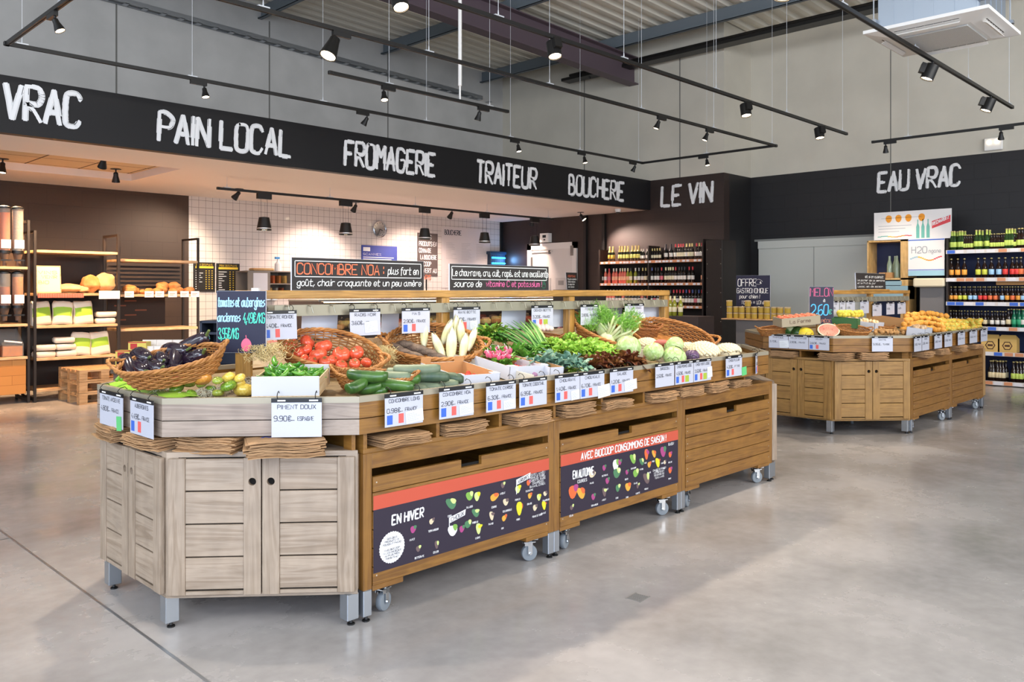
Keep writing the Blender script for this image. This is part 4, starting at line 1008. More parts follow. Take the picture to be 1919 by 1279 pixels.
# short stand
XE2 = S2[0] - .656 - .028; SR = 'price card on the left rim of the short stand, '
cards_on('x', .985, .845, XE2, -PI / 2, [(1441, 1477, 'PASTEQUE', '3.70€', '', SR + 'reading PASTEQUE, leftmost', dict(slip=(.55, .45, .1, .075, 0))), (1478, 1515, 'MELON CANARI', '2.90€', 'FRANCE', SR + 'reading MELON CANARI', {}), (1516, 1554, 'MELON', '2.60€', 'FRANCE', SR + 'reading MELON', dict(flags=1))])
p = chpt(*S2, 1634); q = chpt(*S2, 1673)
card((p.x, p.y, .985), ca, (q - p).length, .15, 'DATTE', '9.95€', 'TUNISIE', 'price card alone on the chamfered rim of the short stand')
for i, (a_, c_) in enumerate(((1713, 1727), (1728, 1741), (1751, 1765), (1770, 1784), (1795, 1808), (1817, 1831), (1838, 1850))):
    p, q = W(a_, 600, y=S2[1] - .05), W(c_, 600, y=S2[1] - .05)
    card((p.x, p.y, .98), 0, q.x - p.x, .15, ('NOIX', 'AMANDE', 'POIRE', 'POMME', 'CITRON', 'ORANGE', 'MANGUE')[i], '3.%d0€' % (i + 1), 'FRANCE', 'small upright price card on the right rim of the short stand, %s from the left' % ORD[i])
for i, (a_, c_, zz) in enumerate(((1560, 1572, 0), (1574, 1584, 0), (1586, 1602, 0), (1612, 1628, 0), (1635, 1652, -.04), (1661, 1676, -.03), (1682, 1697, -.03))):
    yv = S2[1] + .8235; p, q = W(a_, 600, y=yv), W(c_, 600, y=yv)
    card((p.x, yv - .0, 1.33 + zz), 0, q.x - p.x, .15, 'FRUIT', '4.%d0€' % i, '', 'card under the beam of the short stand, %s from the left' % ORD[i])
# ---- chalkboards
M_SLATE = mat('black_slate', '2a2523', rough=.55, var=.12, vscale=6); M_SLATEB = mat('blue_black_slate', '22233a', rough=.5, var=.1, vscale=6)
M_CH = {k: mat('chalk_' + k, c, rough=.8) for k, c in dict(white='f2f2ee', orange='ee7b55', pink='ee6fa6', blue='58bdf5', sky='a9d4f7', teal='58d3b8', green='4f9f77', apple='f0708c', salmon='d98a70', rose='d9688f').items()}
M_EDGE = mat('pale_board_edge', 'c8ccd6', rough=.5)
def frame_line(b, x0, z0, x1, z1, t=.004, m=0, off=-.0012):
    for q in ((x0, z0, x1, z0 + t), (x0, z1 - t, x1, z1), (x0, z0, x0 + t, z1), (x1 - t, z0, x1, z1)): b.box(q[0], off - .0006, q[1], q[2], off, q[3], m)
def board(label, pos, rz, w, h, tilt=0, m=None, th=.012, roll=0):
    root = thing('chalkboard', label, 'chalkboard', pos, (tilt, roll, rz))
    b = MB(); b.box(0, 0, 0, w, th, h, 0); b.box(-.001, .0005, -.001, w + .001, th - .0005, h + .001, 1)
    obj('slate', b.mesh('slate', [m or M_SLATE, M_EDGE]), root); return root
def write(root, lines, col, name='lettering'):
    b = MB()
    for t, x, z, h, wid, k in lines: letter(b, t, x, z, h, wd=h * k, width=wid, off=-.0012, slant=.12 if t.lower() == t else .04, gap=1.1)
    o = obj(name, b.mesh(name, M_CH[col]), root); o['label'] = '%s chalk lettering' % col
    return o
YBM = S1[1] + .875 - .02; ZBM = 1.449
p, q = W(547, 540, y=YBM), W(794, 540, y=YBM); w_ = q.x - p.x
r_ = board('wide black chalkboard on the beam reading CONCOMBRE NOA', (p.x, YBM, ZBM), 0, w_, .172)
write(r_, [('CONCOMBRE NOA :', .03, .087, .055, w_ * .63, .12)], 'orange')
write(r_, [('plus fort en', w_ * .7, .092, .04, w_ * .25, .11), ('goût, chair croquante et un peu amère', .03, .024, .034, w_ * .94, .12)], 'white')
b = MB(); frame_line(b, .015, .07, w_ - .02, .157); obj('chalk_frame', b.mesh('chalk_frame', M_CH['white']), r_)
p, q = W(843, 540, y=YBM), W(1028, 540, y=YBM); w_ = q.x - p.x
r_ = board('wide black chalkboard on the beam about the chou-rave', (p.x, YBM, ZBM), 0, w_, .163)
write(r_, [('Le chou-rave, cru, cuit, rapé... est une excellente', .02, .09, .042, w_ * .97, .1), ('source de', .03, .022, .038, w_ * .26, .12)], 'white')
write(r_, [('vitamine C et potassium !', w_ * .34, .024, .036, w_ * .58, .11)], 'pink')
b = MB(); frame_line(b, .012, .066, w_ - .02, .15); obj('chalk_frame', b.mesh('chalk_frame', M_CH['white']), r_)
b = MB()
for i in range(9):
    a = i * .7; b.tube([(w_ - .05 + .012 * math.cos(a), -.0012, .03 + .012 * math.sin(a)), (w_ - .05 + .02 * math.cos(a + .6), -.0012, .032 + .024 * math.sin(a + .6)), (w_ - .05 + .03 * math.cos(a + .3) * (i % 2), -.0012, .05 + .03 * math.sin(a + .3))], .0014, 4, flat=.4)
obj('leaf_drawing', b.mesh('leaf_drawing', M_CH['green']), r_)
# tomatoes and aubergines board on the first post
pT = Vector((S1[0] - .10, S1[1] + .875 - .04)); rz = -TH - .02 + 0.0
rz = TH - PI / 2 - .03
c0 = Vector((pT.x, pT.y)) + Vector((math.sin(rz), -math.cos(rz))) * .08
lx = c0 - Vector((math.cos(rz), math.sin(rz))) * .125
r_ = board('dark blue chalkboard on the first post with aubergine and tomato prices', (lx.x, lx.y, 1.145), rz, .24, .3, m=M_SLATEB)
write(r_, [('tomates et', .006, .225, .043, .105, .13), ('aubergines', .122, .225, .043, .112, .13), ('anciennes', .004, .152, .04, .11, .13)], 'sky')
write(r_, [('4,49€/KG', .13, .145, .048, .105, .1), ('3,95€/KG', .008, .068, .05, .098, .1)], 'teal')
b = MB(); b.add([(.145 + .024 * math.cos(a) * (1 + .06 * math.cos(2 * a)), -.0012, .038 + .032 * math.sin(a) * (1 - .1 * abs(math.cos(a)) ** 6)) for a in [2 * PI * i / 28 for i in range(28)]], [tuple(range(27, -1, -1))], 0); b.tube([(.145, -.001, .068), (.143, -.001, .085)], .002, 4, m=0)
obj('apple_drawing', b.mesh('apple_drawing', M_CH['apple']), r_)
b = MB(); b.rbox(.085, .012, -.12, .16, .05, .02, .003); obj('wooden_stake', b.mesh('wooden_stake', BZ), r_)
b = MB(); b.box(.165, .012, .26, .2, .04, .315); obj('clip', b.mesh('clip', M_WPLAST), r_)
# melon board
p0 = W(1517, 600, x=S2[0] - .3); rz = TH - PI / 2 + .05
r_ = board('tall blue-black chalkboard reading MELON à 2,60 € PIÈCE on the short stand', (p0.x, p0.y, 1.085), rz, .262, .4, m=M_SLATEB)
write(r_, [('MELON', .008, .3, .085, .245, .08)], 'rose'); write(r_, [('2,60', .012, .1, .11, .185, .1), ], 'blue'); write(r_, [('€', .205, .11, .045, .035, .1)], 'teal')
write(r_, [('à', .15, .24, .03, .02, .14), ('biocoop', .012, .022, .016, .07, .2)], 'white'); write(r_, [('PIÈCE', .13, .018, .032, .1, .12)], 'salmon')
b = MB(); b.rbox(.09, .012, -.16, .14, .05, .05, .003); obj('wooden_stake', b.mesh('wooden_stake', BZ), r_)
# small chalkboard on the short stand beam
p0 = W(1605, 545, y=S2[1] + .86); q0 = W(1660, 545, y=S2[1] + .86)
r_ = board('small brown-black chalkboard standing on the beam of the short stand', (p0.x, p0.y, 1.46), 0, q0.x - p0.x, .19, tilt=-.05)
ww = q0.x - p0.x
write(r_, [('et si on cuisinait', ww * .3, .135, .03, ww * .62, .14), ('le panier de la semaine', ww * .04, .095, .022, ww * .92, .14), ('et le fruit du jour', ww * .04, .062, .02, ww * .6, .14), ('local et de saison', ww * .04, .022, .022, ww * .85, .14)], 'white')
b = MB(); b.rbox(-.05, -.03, -.02, ww + .05, .05, -.001, .003); obj('wooden_base', b.mesh('wooden_base', BX), r_)
# ================================================================ baskets and produce
def poly_dist(x, y, L, far):
    D = 1.8; ft = L + .04 + far
    T = [(ft, -.025), (-.04, -.025), (-.656, .523), (-.656, D - .523), (-.04, D + .025), (ft, D + .025), (ft + .62, D - .523), (ft + .62, .523)]
    d = 9
    for i in range(8):
        a, c = T[i], T[(i + 1) % 8]; ex, ey = c[0] - a[0], c[1] - a[1]; l = math.hypot(ex, ey)
        d = min(d, -((x - a[0]) * ey - (y - a[1]) * ex) / l * -1 if False else abs((x - a[0]) * ey - (y - a[1]) * ex) / l)
    return d
STN = {1: (S1[0], S1[1], 3.75, -.15), 2: (S2[0], S2[1], 2.5, -.02)}
def tz(x, y, s=1):
    U, V, L, fr = STN[s]
    return .94 + SLOPE * min(.9, poly_dist(x - U, y - V, L, fr))
def onray(px, py, h, s=1, ymax=.72):
    """point where the sight line meets the produce lying h above the tray, kept inside the tray"""
    d = ray(px, py); lo, hi = (2.0, 8.0) if s == 1 else (7.5, 14)
    f = lambda t: EYE + d.z * t - (tz(d.x * t, d.y * t, s) + h)
    t = lo
    while t < hi:
        if f(t) <= 0: break
        t += .02
    U, V = STN[s][:2]
    if d.y * t > V + ymax: t = (V + ymax) / d.y
    if d.y * t < V + .07: t = (V + .07) / d.y
    if d.x * t < U - .56: t = (U - .56) / d.x
    if d.x * t > U + STN[s][2] + .1: t = (U + STN[s][2] + .1) / d.x
    return d * t + Vector((0, 0, EYE))
def inpile(px, py, c, g=.004):
    """point of a heap whose centre is c = (distance, pixel row): higher rows lie further back"""
    return ray(px, py) * (c[0] + (c[1] - py) * g) + Vector((0, 0, EYE))
def depth(p): return CT * p.x + ST * p.y
def lay(p, s, up=0.0, rz=0.0, extra=(0, 0)):
    """rotation that lets something lie on the sloping tray"""
    e = .05; gx = (tz(p[0] + e, p[1], s) - tz(p[0] - e, p[1], s)) / (2 * e); gy = (tz(p[0], p[1] + e, s) - tz(p[0], p[1] - e, s)) / (2 * e)
    n = Vector((-gx + extra[0], -gy + extra[1], 1)).normalized()
    q = Vector((0, 0, 1)).rotation_difference(n).to_matrix() @ Matrix.Rotation(rz, 3, 'Z')
    return q.to_euler()
CAMR = TH - PI / 2        # rotation that puts local x along the camera's right
M_WICK = mat('wicker', 'b57c40', rough=.55, color2='8f5a28', vscale=25, lo=.3, hi=.7)
M_WICKD = mat('dark_wicker', '9c5f2c', rough=.55, color2='74431c', vscale=25, lo=.3, hi=.7)
def basket_mesh(a, c, h, n=64, rows=9, flare=.72, high=0.0, name='wicker_basket', m=None):
    """oval woven basket: half length a, half width c, height h; the rim rises by `high` at the back (+y)"""
    b = MB()
    def pt(ang, t, off=0):
        k = flare + (1 - flare) * t ** .7; hh = h + high * max(0, math.sin(ang)) ** 1
        return ((a * k + off) * math.cos(ang), (c * k + off) * math.sin(ang), hh * t)
    for r_ in range(rows):
        t = (r_ + .6) / rows; pts = []
        for i in range(n):
            ang = 2 * PI * i / n; pts.append(pt(ang, t, .0045 * (1 if (i + 2 * (r_ % 2)) % 4 < 2 else -1)))
        b.tube(pts, h / rows * .47, 5, closed=True)
    for i in range(0, n, 2):
        ang = 2 * PI * (i + .5) / n; b.tube([pt(ang, t) for t in (0, .5, 1)], .0032, 4, cap=False)
    w_ = b.mesh('woven_wall', m or M_WICK, smooth=True)
    b = MB()
    for ph in range(3):
        pts = []
        for i in range(n * 2):
            ang = PI * i / n; x, y, z = pt(ang, 1.0); tw = ang * 14 + ph * 2 * PI / 3
            pts.append((x + .007 * math.cos(tw) * math.cos(ang), y + .007 * math.cos(tw) * math.sin(ang), z + .007 * math.sin(tw)))
        b.tube(pts, .0075, 5, closed=True)
    rim = b.mesh('rim', m or M_WICK, smooth=True)
    b = MB()
    b.add([(a * flare * math.cos(2 * PI * i / 32), c * flare * math.sin(2 * PI * i / 32), .004) for i in range(32)], [tuple(range(32))])
    base = b.mesh('base', m or M_WICK)
    b = MB()
    for ph in range(2):
        pts = []
        for i in range(17):
            t = i / 16; ang = (t - .5) * 1.0
            x, y, z = pt(ang, 1.0); o = math.sin(PI * t); tw = t * 26 + ph * PI
            pts.append((x + .035 * o + .005 * math.cos(tw), y * (1 - .1 * o), z + .045 * o + .005 * math.sin(tw)))
        b.tube(pts, .0075, 6)
    hd = b.mesh('handle', m or M_WICK, smooth=True)
    return w_, rim, base, hd
BKA = basket_mesh(.27, .175, .11, 72, 9, .74)
BKH = basket_mesh(.285, .19, .10, 72, 10, .74, high=.05)
BKD = basket_mesh(.25, .18, .15, 64, 11, .78, m=M_WICKD)
def basket(kind, label, px, py, h, rz, s=1, extra=(0, 0), sc=1.0, pos=None):
    p = pos or onray(px, py, h, s); z = p.z - h + .004 if pos is None else p.z
    root = thing('wicker_basket', label, 'basket', (p.x, p.y, z), lay(p, s, 0, rz, extra), scale=sc)
    obj('woven_wall', kind[0], root); obj('rim', kind[1], root); obj('base', kind[2], root)
    obj('handle', kind[3], root); obj('handle', kind[3], root, rot=(0, 0, PI))
    return root
def put(name, me, label, cat, px, py, h, s=1, rot=(0, 0, 0), scale=None, group=None, children=(), at=None):
    p = at if at is not None else onray(px, py, h, s)
    o = obj(name, me, None, tuple(p), rot, scale); tag(o, label, cat, group)
    for nm, m2 in children: obj(nm, m2, o)
    return o
rr = random.Random(11)
# ---- meshes
M_AUB = mat('aubergine_skin', '1e1020', rough=.12, coat=.6, spec=.6); M_STEM = mat('green_stem', '5d6b35', rough=.6)
def body_of_rev(prof, n=16, bend=0, ax='x', sq=1):
    """profile (radius, x) revolved round x, bent in z"""
    b = MB(); vs = []; fs = []
    for r, x in prof:
        for j in range(n):
            a = 2 * PI * j / n; vs.append((x, r * math.cos(a) * sq, r * math.sin(a) + bend * x * x))
    for i in range(len(prof) - 1):
        for j in range(n): fs.append((i * n + (j + 1) % n, i * n + j, (i + 1) * n + j, (i + 1) * n + (j + 1) % n))
    return b.add(vs, fs)
AUB = body_of_rev([(0, -.095), (.02, -.093), (.037, -.08), (.047, -.05), (.048, -.02), (.043, .02), (.034, .06), (.024, .085), (.01, .095), (0, .096)], 18, .8).mesh('aubergine', M_AUB, smooth=True)
b = MB()
for k in range(5):
    a = k * 2 * PI / 5; b.add([(.096, 0, .007), (.085, .022 * math.cos(a - .5), .022 * math.sin(a - .5) + .006), (.062, .033 * math.cos(a), .033 * math.sin(a) + .003), (.085, .022 * math.cos(a + .5), .022 * math.sin(a + .5) + .006)], [(0, 1, 2, 3)])
b.tube([(.09, 0, .007), (.125, 0, .02)], [.007, .006], 6); AUBC = b.mesh('calyx', M_STEM)
def tomato_mesh(ribs, amp, flat, m, name='tomato'):
    b = MB(); b.ell((0, 0, 0), (1, 1, flat), 24, 14, 0, fn=lambda p: (1 - .16 * max(0, abs(p.z)) ** 6) * (1 - amp * (1 - abs(p.z)) * 0 + amp * math.cos(ribs * math.atan2(p.y, p.x)) * (1 - p.z * p.z) ** .5) * (1 - .28 * max(0, p.z - .8) * 5 * .25))
    return b.mesh(name, m, smooth=True)
M_TOM = mat('tomato_skin', 'd94d30', rough=.18, coat=.3, color2='e56a48', vscale=3)
TOM = tomato_mesh(5, .015, .82, M_TOM)
b = MB()
for k in range(5):
    a = k * 2 * PI / 5; b.add([(0, 0, .83), (.2 * math.cos(a - .4), .2 * math.sin(a - .4), .86), (.42 * math.cos(a), .42 * math.sin(a), .84), (.2 * math.cos(a + .4), .2 * math.sin(a + .4), .86)], [(0, 1, 2, 3)])
TOMC = b.mesh('calyx', M_STEM)
# ---- baskets and their contents, near end
bk = basket(BKA, 'wicker basket heaped with dark aubergines at the near end', 329, 690, .05, CAMR + .1, extra=(-.2, -.12), sc=.86); cA = (depth(bk.location) + .02, 690)
A_ = [(555, 515, .5, 1), (430, 600, 1.2, .95), (530, 625, .6, .95), (668, 620, .35, 1.1), (830, 635, .1, .8), (725, 540, .5, .95), (850, 465, .3, 1), (858, 535, 1.3, 1), (1010, 415, -.55, 1.15), (1020, 540, -.2, 1.15), (620, 590, .9, .9)]
its = []
for cx, cy, an, k in A_:
    px, py = 150 + cx / 4.7375, 560 + cy / 4.7375
    o = put('aubergine', AUB, '', 'aubergine', px, py, 0, at=inpile(px, py + 2, cA, .0035), rot=(rr.random() * .6, -.2 + an * .5, CAMR - .9 + (rr.random() - .5) * .9), scale=.95 * k, group='aubergines in the wicker basket', children=(('calyx', AUBC),)); its.append(o)
ordinals(its, 'glossy dark aubergine in the wicker basket, %s')
bk = basket(BKH, 'wicker basket of red tomatoes, tilted on the near part of the stand', 616, 676, .05, CAMR - .1, extra=(-.09, -.26), sc=.95); cT = (depth(bk.location) - .02, 672)
T_ = [(450, 400, 66), (598, 388, 76), (578, 455, 68), (742, 425, 84), (692, 500, 88), (515, 490, 62), (897, 495, 86), (1035, 480, 70), (757, 560, 62), (820, 545, 50), (1018, 577, 54), (1120, 568, 52), (900, 592, 56), (640, 560, 55), (560, 540, 55)]
its = []
for cx, cy, r_ in T_:
    o = put('tomato', TOM, '', 'tomato', 0, 0, 0, at=inpile(450 + cx / 4.7375, 560 + cy / 4.7375, cT, .0038), rot=(rr.uniform(-.9, .9), rr.uniform(-.9, .9), rr.random() * 6), scale=r_ / 4.7375 * 4.05 / F, group='round tomatoes in the basket', children=(('calyx', TOMC),)); its.append(o)
ordinals(its, 'round red tomato in the tilted wicker basket, %s')
# old-variety tomatoes lying in wood wool
HC = {'red': ('d8523c', 'e0704a'), 'green': ('5f8f2c', '93b23c'), 'olive': ('7f9a3a', 'b0b24a'), 'orange': ('d98a3a', 'e2a24a'), 'yellow': ('e0c04a', 'ecd26a')}
HM = {k: tomato_mesh(7, .05, .74, mat('tomato_' + k, a, rough=.18, coat=.4, color2=c, vscale=6, lo=.4, hi=.6), 'old_tomato') for k, (a, c) in HC.items()}
its = []
for cx, cy, r_, k in [(870, 712, 60, 'red'), (965, 747, 60, 'olive'), (1085, 712, 78, 'orange'), (855, 800, 62, 'green'), (990, 845, 47, 'green'), (1078, 758, 46, 'olive'), (1220, 727, 44, 'olive'), (1318, 700, 60, 'yellow'), (1318, 775, 68, 'green'), (1418, 705, 50, 'yellow'), (1455, 812, 88, 'yellow'), (1225, 838, 50, 'olive'), (1160, 800, 46, 'green'), (1420, 755, 48, 'yellow')]:
    o = put('tomato', HM[k], 'x', 'tomato', 150 + cx / 4.7375, 560 + cy / 4.7375, .03 + .035 * (cy < 780) + .03 * (cy < 735), rot=(rr.uniform(-.5, .5), rr.uniform(-.5, .5), rr.random() * 6), scale=r_ / 4.7375 * 3.75 / F, group='old-variety tomatoes at the near end'); o['k'] = k; its.append(o)
for k in HC:
    g = sorted([o for o in its if o['k'] == k], key=lambda o: sx(o.location))
    for i, o in enumerate(g): o['label'] = 'ribbed %s old-variety tomato lying in wood wool%s' % ({'olive': 'yellow-green'}.get(k, k), '' if len(g) == 1 else ', %s of the %ss' % (ORD[i] + ' from the left', {'olive': 'yellow-green one'}.get(k, k)))
for o in its: del o['k']
def straw(name, label, px, py, w, d, n, s=1, h=.02, m=None, hh=.035, seed=1):
    r = random.Random(seed); b = MB(); p = onray(px, py, h, s)
    for i in range(n):
        x = r.gauss(0, .4) * w; y = r.gauss(0, .4) * d; a = r.random() * 6.3; z = r.random() * hh; l = .02 + r.random() * .05; c = r.uniform(-2, 2)
        pts = []
        for k in range(5):
            pts.append((x, y, z + .012 * math.sin(k * 1.1 + i))); x += l / 4 * math.cos(a); y += l / 4 * math.sin(a); a += c * .4
        b.tube(pts, .0011, 3, cap=False)
    o = obj(name, b.mesh(name, m or mat('wood_wool', 'd8c28a', rough=.8)), None, (p.x, p.y, p.z - h), lay(p, s)); tag(o, label, 'wood wool', kind='stuff'); return o
M_SHRED = mat('shredded_paper', 'ddd6bc', rough=.8)
straw('wood_wool', 'pale wood wool under the old-variety tomatoes', 400, 735, .14, .05, 170, m=M_SHRED, seed=2)
straw('wood_wool', 'thin wood wool strands behind the yellow tomatoes beside the white crate', 480, 705, .1, .05, 90, m=M_SHRED, seed=3, h=.05)
straw('wood_wool', 'straw-coloured wood wool heap behind the dark blue board', 498, 665, .1, .09, 420, hh=.07, seed=4)
straw('wood_wool', 'wood wool between the tomato basket and the endive basket', 716, 668, .07, .1, 320, hh=.07, seed=5)
straw('wood_wool', 'white wood wool in front of the aubergine basket', 300, 722, .03, .03, 50, m=M_SHRED, seed=6)
# green mat along the near end
b = MB()
def matf(u_, v_):
    return (u_ * .8 - .4, v_ * .13 - .065, .018 + .012 * math.sin(v_ * PI) + .004 * math.sin(u_ * 17) * v_)
b.grid(30, 8, matf); b.grid(30, 8, lambda u_, v_: (u_ * .8 - .4, .065 - v_ * .13, 0.0))
p = Vector((S1[0] - .56, S1[1] + .90, 0)); p.z = tz(p.x, p.y) + .014
tag(obj('liner_mat', b.mesh('mat', mat('lime_green_mat', '8fc63a', rough=.35, color2='a9d24a', vscale=6), smooth=True), None, tuple(p), lay(p, 1, 0, -PI / 2)), 'bright lime green mat on the rim at the near end below the aubergines', 'mat')
b = MB()
for k in range(5): b.tube([(k * .02 - .05, .0, 0), (k * .02 - .03, .01, .015 + .004 * k % 3), (k * .02 - .0, .005, .0)], [.009, .011, .003], 7)
p = onray(238, 712, .03); tag(obj('green_pepper', b.mesh('green_pepper', mat('pepper_green_light', '7fae3a', rough=.25), smooth=True), None, tuple(p)), 'pale green twisted pepper left of the aubergine basket', 'pepper')
# white crate of green peppers
M_CRATE = mat('white_thin_wood', 'c2c1c2', rough=.5)
cp = Vector((1.845, 3.165, .995)); root = thing('fruit_crate', 'white thin-wood crate full of small green peppers on the near rim', 'crate', tuple(cp), (.05, 0, ca + .02))
w_, d_, h_ = .285, .34, .085
b = MB(); b.rbox(-w_ / 2, 0, 0, w_ / 2, .006, h_, .001); obj('front_panel', b.mesh('front_panel', M_CRATE), root)
b = MB(); b.rbox(-w_ / 2, d_, 0, w_ / 2, d_ + .006, h_ + .004, .001); obj('back_panel', b.mesh('back_panel', M_CRATE), root)
M_PLY = wood('crate_ply', 'c9a77c', 'e3c9a4', 1)
for s_ in (-1, 1):
    b = MB(); x = s_ * (w_ / 2 - .004); b.box(x - .003, .006, 0, x + .003, d_, h_ - .012); obj('side_panel', b.mesh('side_panel', M_PLY), root)
b = MB(); b.box(-w_ / 2, 0, -.002, w_ / 2, d_, .002); obj('base', b.mesh('base', M_PLY), root)
M_PEP = [mat('pepper_green_a', '3f7d22', rough=.18, coat=.3), mat('pepper_green_b', '5c962e', rough=.2, coat=.3)]
PEPM = []
for k in range(4):
    r = random.Random(k); pr = [(0, -.036), (.009, -.034), (.0125, -.02), (.011, 0), (.008, .016), (.004, .028), (0, .034)]
    bb = body_of_rev(pr, 9, 5 + 3 * k); bb.tube([(-.035, 0, .006), (-.05, .004, .012), (-.06, .01, .012)], .0022, 5); PEPM.append(bb.mesh('pepper', M_PEP[k % 2], smooth=True))
r = random.Random(5); Mx = Matrix.Translation(cp) @ Matrix.Rotation(ca + .02, 4, 'Z') @ Matrix.Rotation(.05, 4, 'X')
for i in range(95):
    l_ = i // 38; x = r.uniform(-.105, .105); y = r.uniform(.055, .29); z = .028 + .02 * l_ + .012 * math.sin(x * 20 + y * 14) + .03 * (y / .3)
    o = obj('green_pepper', PEPM[i % 4], None, tuple(Mx @ Vector((x, y, z))), (r.uniform(-.7, .7), r.uniform(-.35, .35), r.random() * 6.3), r.uniform(.85, 1.15)); tag(o, 'small shiny green pepper in the heap inside the white crate', 'pepper', 'peppers in the white crate')
# cucumbers
CUC = [body_of_rev([(0, -.15), (.018, -.147), (.027, -.13), (.029, -.06), (.029, .05), (.026, .12), (.017, .147), (0, .15)], 14, bd).mesh('cucumber', m, smooth=True) for bd, m in ((.5, mat('cucumber_green', '2c4f22', rough=.28, color2='4a7030', vscale=14, coat=.2)), (-.3, mat('cucumber_dull', '5b6a4e', rough=.45, color2='3d5140', vscale=9)), (.3, mat('cucumber_grey', '808a70', rough=.5, color2='6b7a62', vscale=9)))]
its = []
for cx, cy, an, ln, k, h in [(1130, 695, -.12, .75, 0, .12), (1038, 782, .85, .45, 0, .07), (1145, 800, .3, .5, 0, .05), (1320, 762, -.32, 1.0, 0, .08), (1455, 730, .05, .62, 0, .08), (1228, 826, .1, .35, 0, .03), (1350, 700, -.1, .7, 2, .1), (1500, 790, -.4, .8, 2, .03),
                    (1570, 637, .05, .9, 2, .13), (1440, 662, .1, .6, 2, .1), (1540, 678, .1, .85, 1, .09), (1692, 690, .02, .72, 1, .1), (1722, 762, -.1, .95, 2, .04), (1850, 702, -.1, .6, 1, .08), (1870, 738, -.1, .62, 0, .04), (1620, 790, -.2, .75, 2, .03), (1690, 735, -.1, .7, 1, .05)]:
    px, py = 450 + cx / 4.7375, 560 + cy / 4.7375
    o = put('cucumber', CUC[k], '', 'cucumber', px, py, h * .8, rot=(0, -math.sin(an) * .4, CAMR + an), scale=(ln * .85, .95, .95), group='cucumbers'); its.append(o)
g1 = [o for o in its if o.data is CUC[0]]; g2 = [o for o in its if o.data is not CUC[0]]
ordinals(g1, 'shiny dark green cucumber behind the front rim, %s of the shiny ones'); ordinals(g2, 'dull grey-green cucumber on the front pile, %s of the dull ones')
basket(BKA, 'wicker basket under the shiny cucumbers, mostly hidden', 0, 0, .03, CAMR + .1, extra=(0, 0), sc=.68, pos=Vector((2.33, 3.2, tz(2.33, 3.2) + .005)))
# cardboard trays with small tomatoes
M_CARDB = mat('brown_cardboard', 'b98a58', rough=.8); M_CARDW = mat('white_cardboard', 'c6c8d0', rough=.6)
def carton(label, px, py, h, rz, w, d, hh, s=1, flaps=True, outer=None, inner=None):
    p = onray(px, py, h, s); root = thing('cardboard_tray', label, 'cardboard box', (p.x, p.y, p.z - h + .006), lay(p, s, 0, rz))
    o_, i_ = outer or M_CARDW, inner or M_CARDB
    b = MB()
    for x0, y0, x1, y1 in ((-w / 2, -d / 2, w / 2, -d / 2 + .004), (-w / 2, d / 2 - .004, w / 2, d / 2), (-w / 2, -d / 2, -w / 2 + .004, d / 2), (w / 2 - .004, -d / 2, w / 2, d / 2)):
        b.box(x0, y0, 0, x1, y1, hh, 0)
    b.box(-w / 2 + .004, d / 2 - .006, .002, w / 2 - .004, d / 2 - .004, hh, 1); b.box(-w / 2 + .004, -d / 2 + .004, .001, w / 2 - .004, d / 2 - .004, .003, 1)
    for s_ in (-1, 1): x = s_ * (w / 2 - .005); b.box(x - .001, -d / 2 + .004, .002, x + .001, d / 2 - .004, hh, 1)
    obj('walls', b.mesh('walls', [o_, i_]), root)
    if flaps:
        b = MB()
        for x in (-w / 2, w / 2 - .06): b.prism([(x, d / 2 - .004), (x + .06, d / 2 - .004), (x + .06, d / 2), (x, d / 2)], hh, hh + .028, 0)
        for x in (-w / 2 + .0, w / 2 - .05): b.box(x, -d / 2, hh, x + .05, -d / 2 + .035, hh + .003, 1)
        obj('corner_tabs', b.mesh('corner_tabs', [M_CARDB, o_]), root)
    return root
CHT = tomato_mesh(4, .01, .95, mat('cherry_tomato', 'd63a2a', rough=.15, coat=.4), 'cherry_tomato')
for lab, px, py, n, sd in (('left', 860, 708, 26, 1), ('right', 955, 692, 26, 2)):
    c = carton('%s white-edged cardboard tray holding cherry tomatoes behind the rim' % lab, px, py, .03, CAMR + .66, .27, .34, .075)
    r = random.Random(sd); Mx = c.matrix_basis.copy() if False else Matrix.LocRotScale(c.location, c.rotation_euler, (1, 1, 1))
    for i in range(n):
        x = -.1 + .04 * (i % 6) + r.uniform(-.008, .008); y = -.13 + .042 * (i // 6) + r.uniform(-.01, .01)
        o = obj('cherry_tomato', CHT, None, tuple(Mx @ Vector((x, y + .06, .02 + .01 * r.random()))), (r.random(), r.random(), 0), .0155); tag(o, 'red cherry tomato lying in the %s cardboard tray' % lab, 'tomato', 'cherry tomatoes in the %s tray' % lab)
carton('narrow white-edged cardboard tray beside the purple kohlrabi', 1010, 694, .03, CAMR + .66, .1, .3, .07, flaps=False)
# endives and black radishes
bk = basket(BKH, 'wide wicker basket with white endives and black radishes', 812, 662, .05, CAMR + .05, extra=(-.2, -.2), sc=1.0); cE = (depth(bk.location) - .01, 660)
M_END = mat('endive_leaf', 'efe8c6', rough=.35, color2='dcd98c', vscale=9, lo=.45, hi=.75, sss=.2)
END = MB()
for k in range(9):
    a = k * 2.4; sc_ = 1 - k * .05
    def leaf(u_, v_, a=a, sc_=sc_, k=k):
        wd = math.sin(PI * min(1, v_ * .93 + .05)) ** .7 * .034 * sc_; x = (u_ - .5) * 2
        rad = .03 * sc_ * math.sin(PI * min(1, v_ * .88 + .1)) ** .6 + .002 * k * v_; ang = a + x * wd / .034 * 1.15
        return (rad * math.cos(ang), rad * math.sin(ang), v_ * .2 * (1 - .03 * k) - .09)
    END.grid(6, 10, leaf)
END = END.mesh('endive', M_END, smooth=True)
its = []
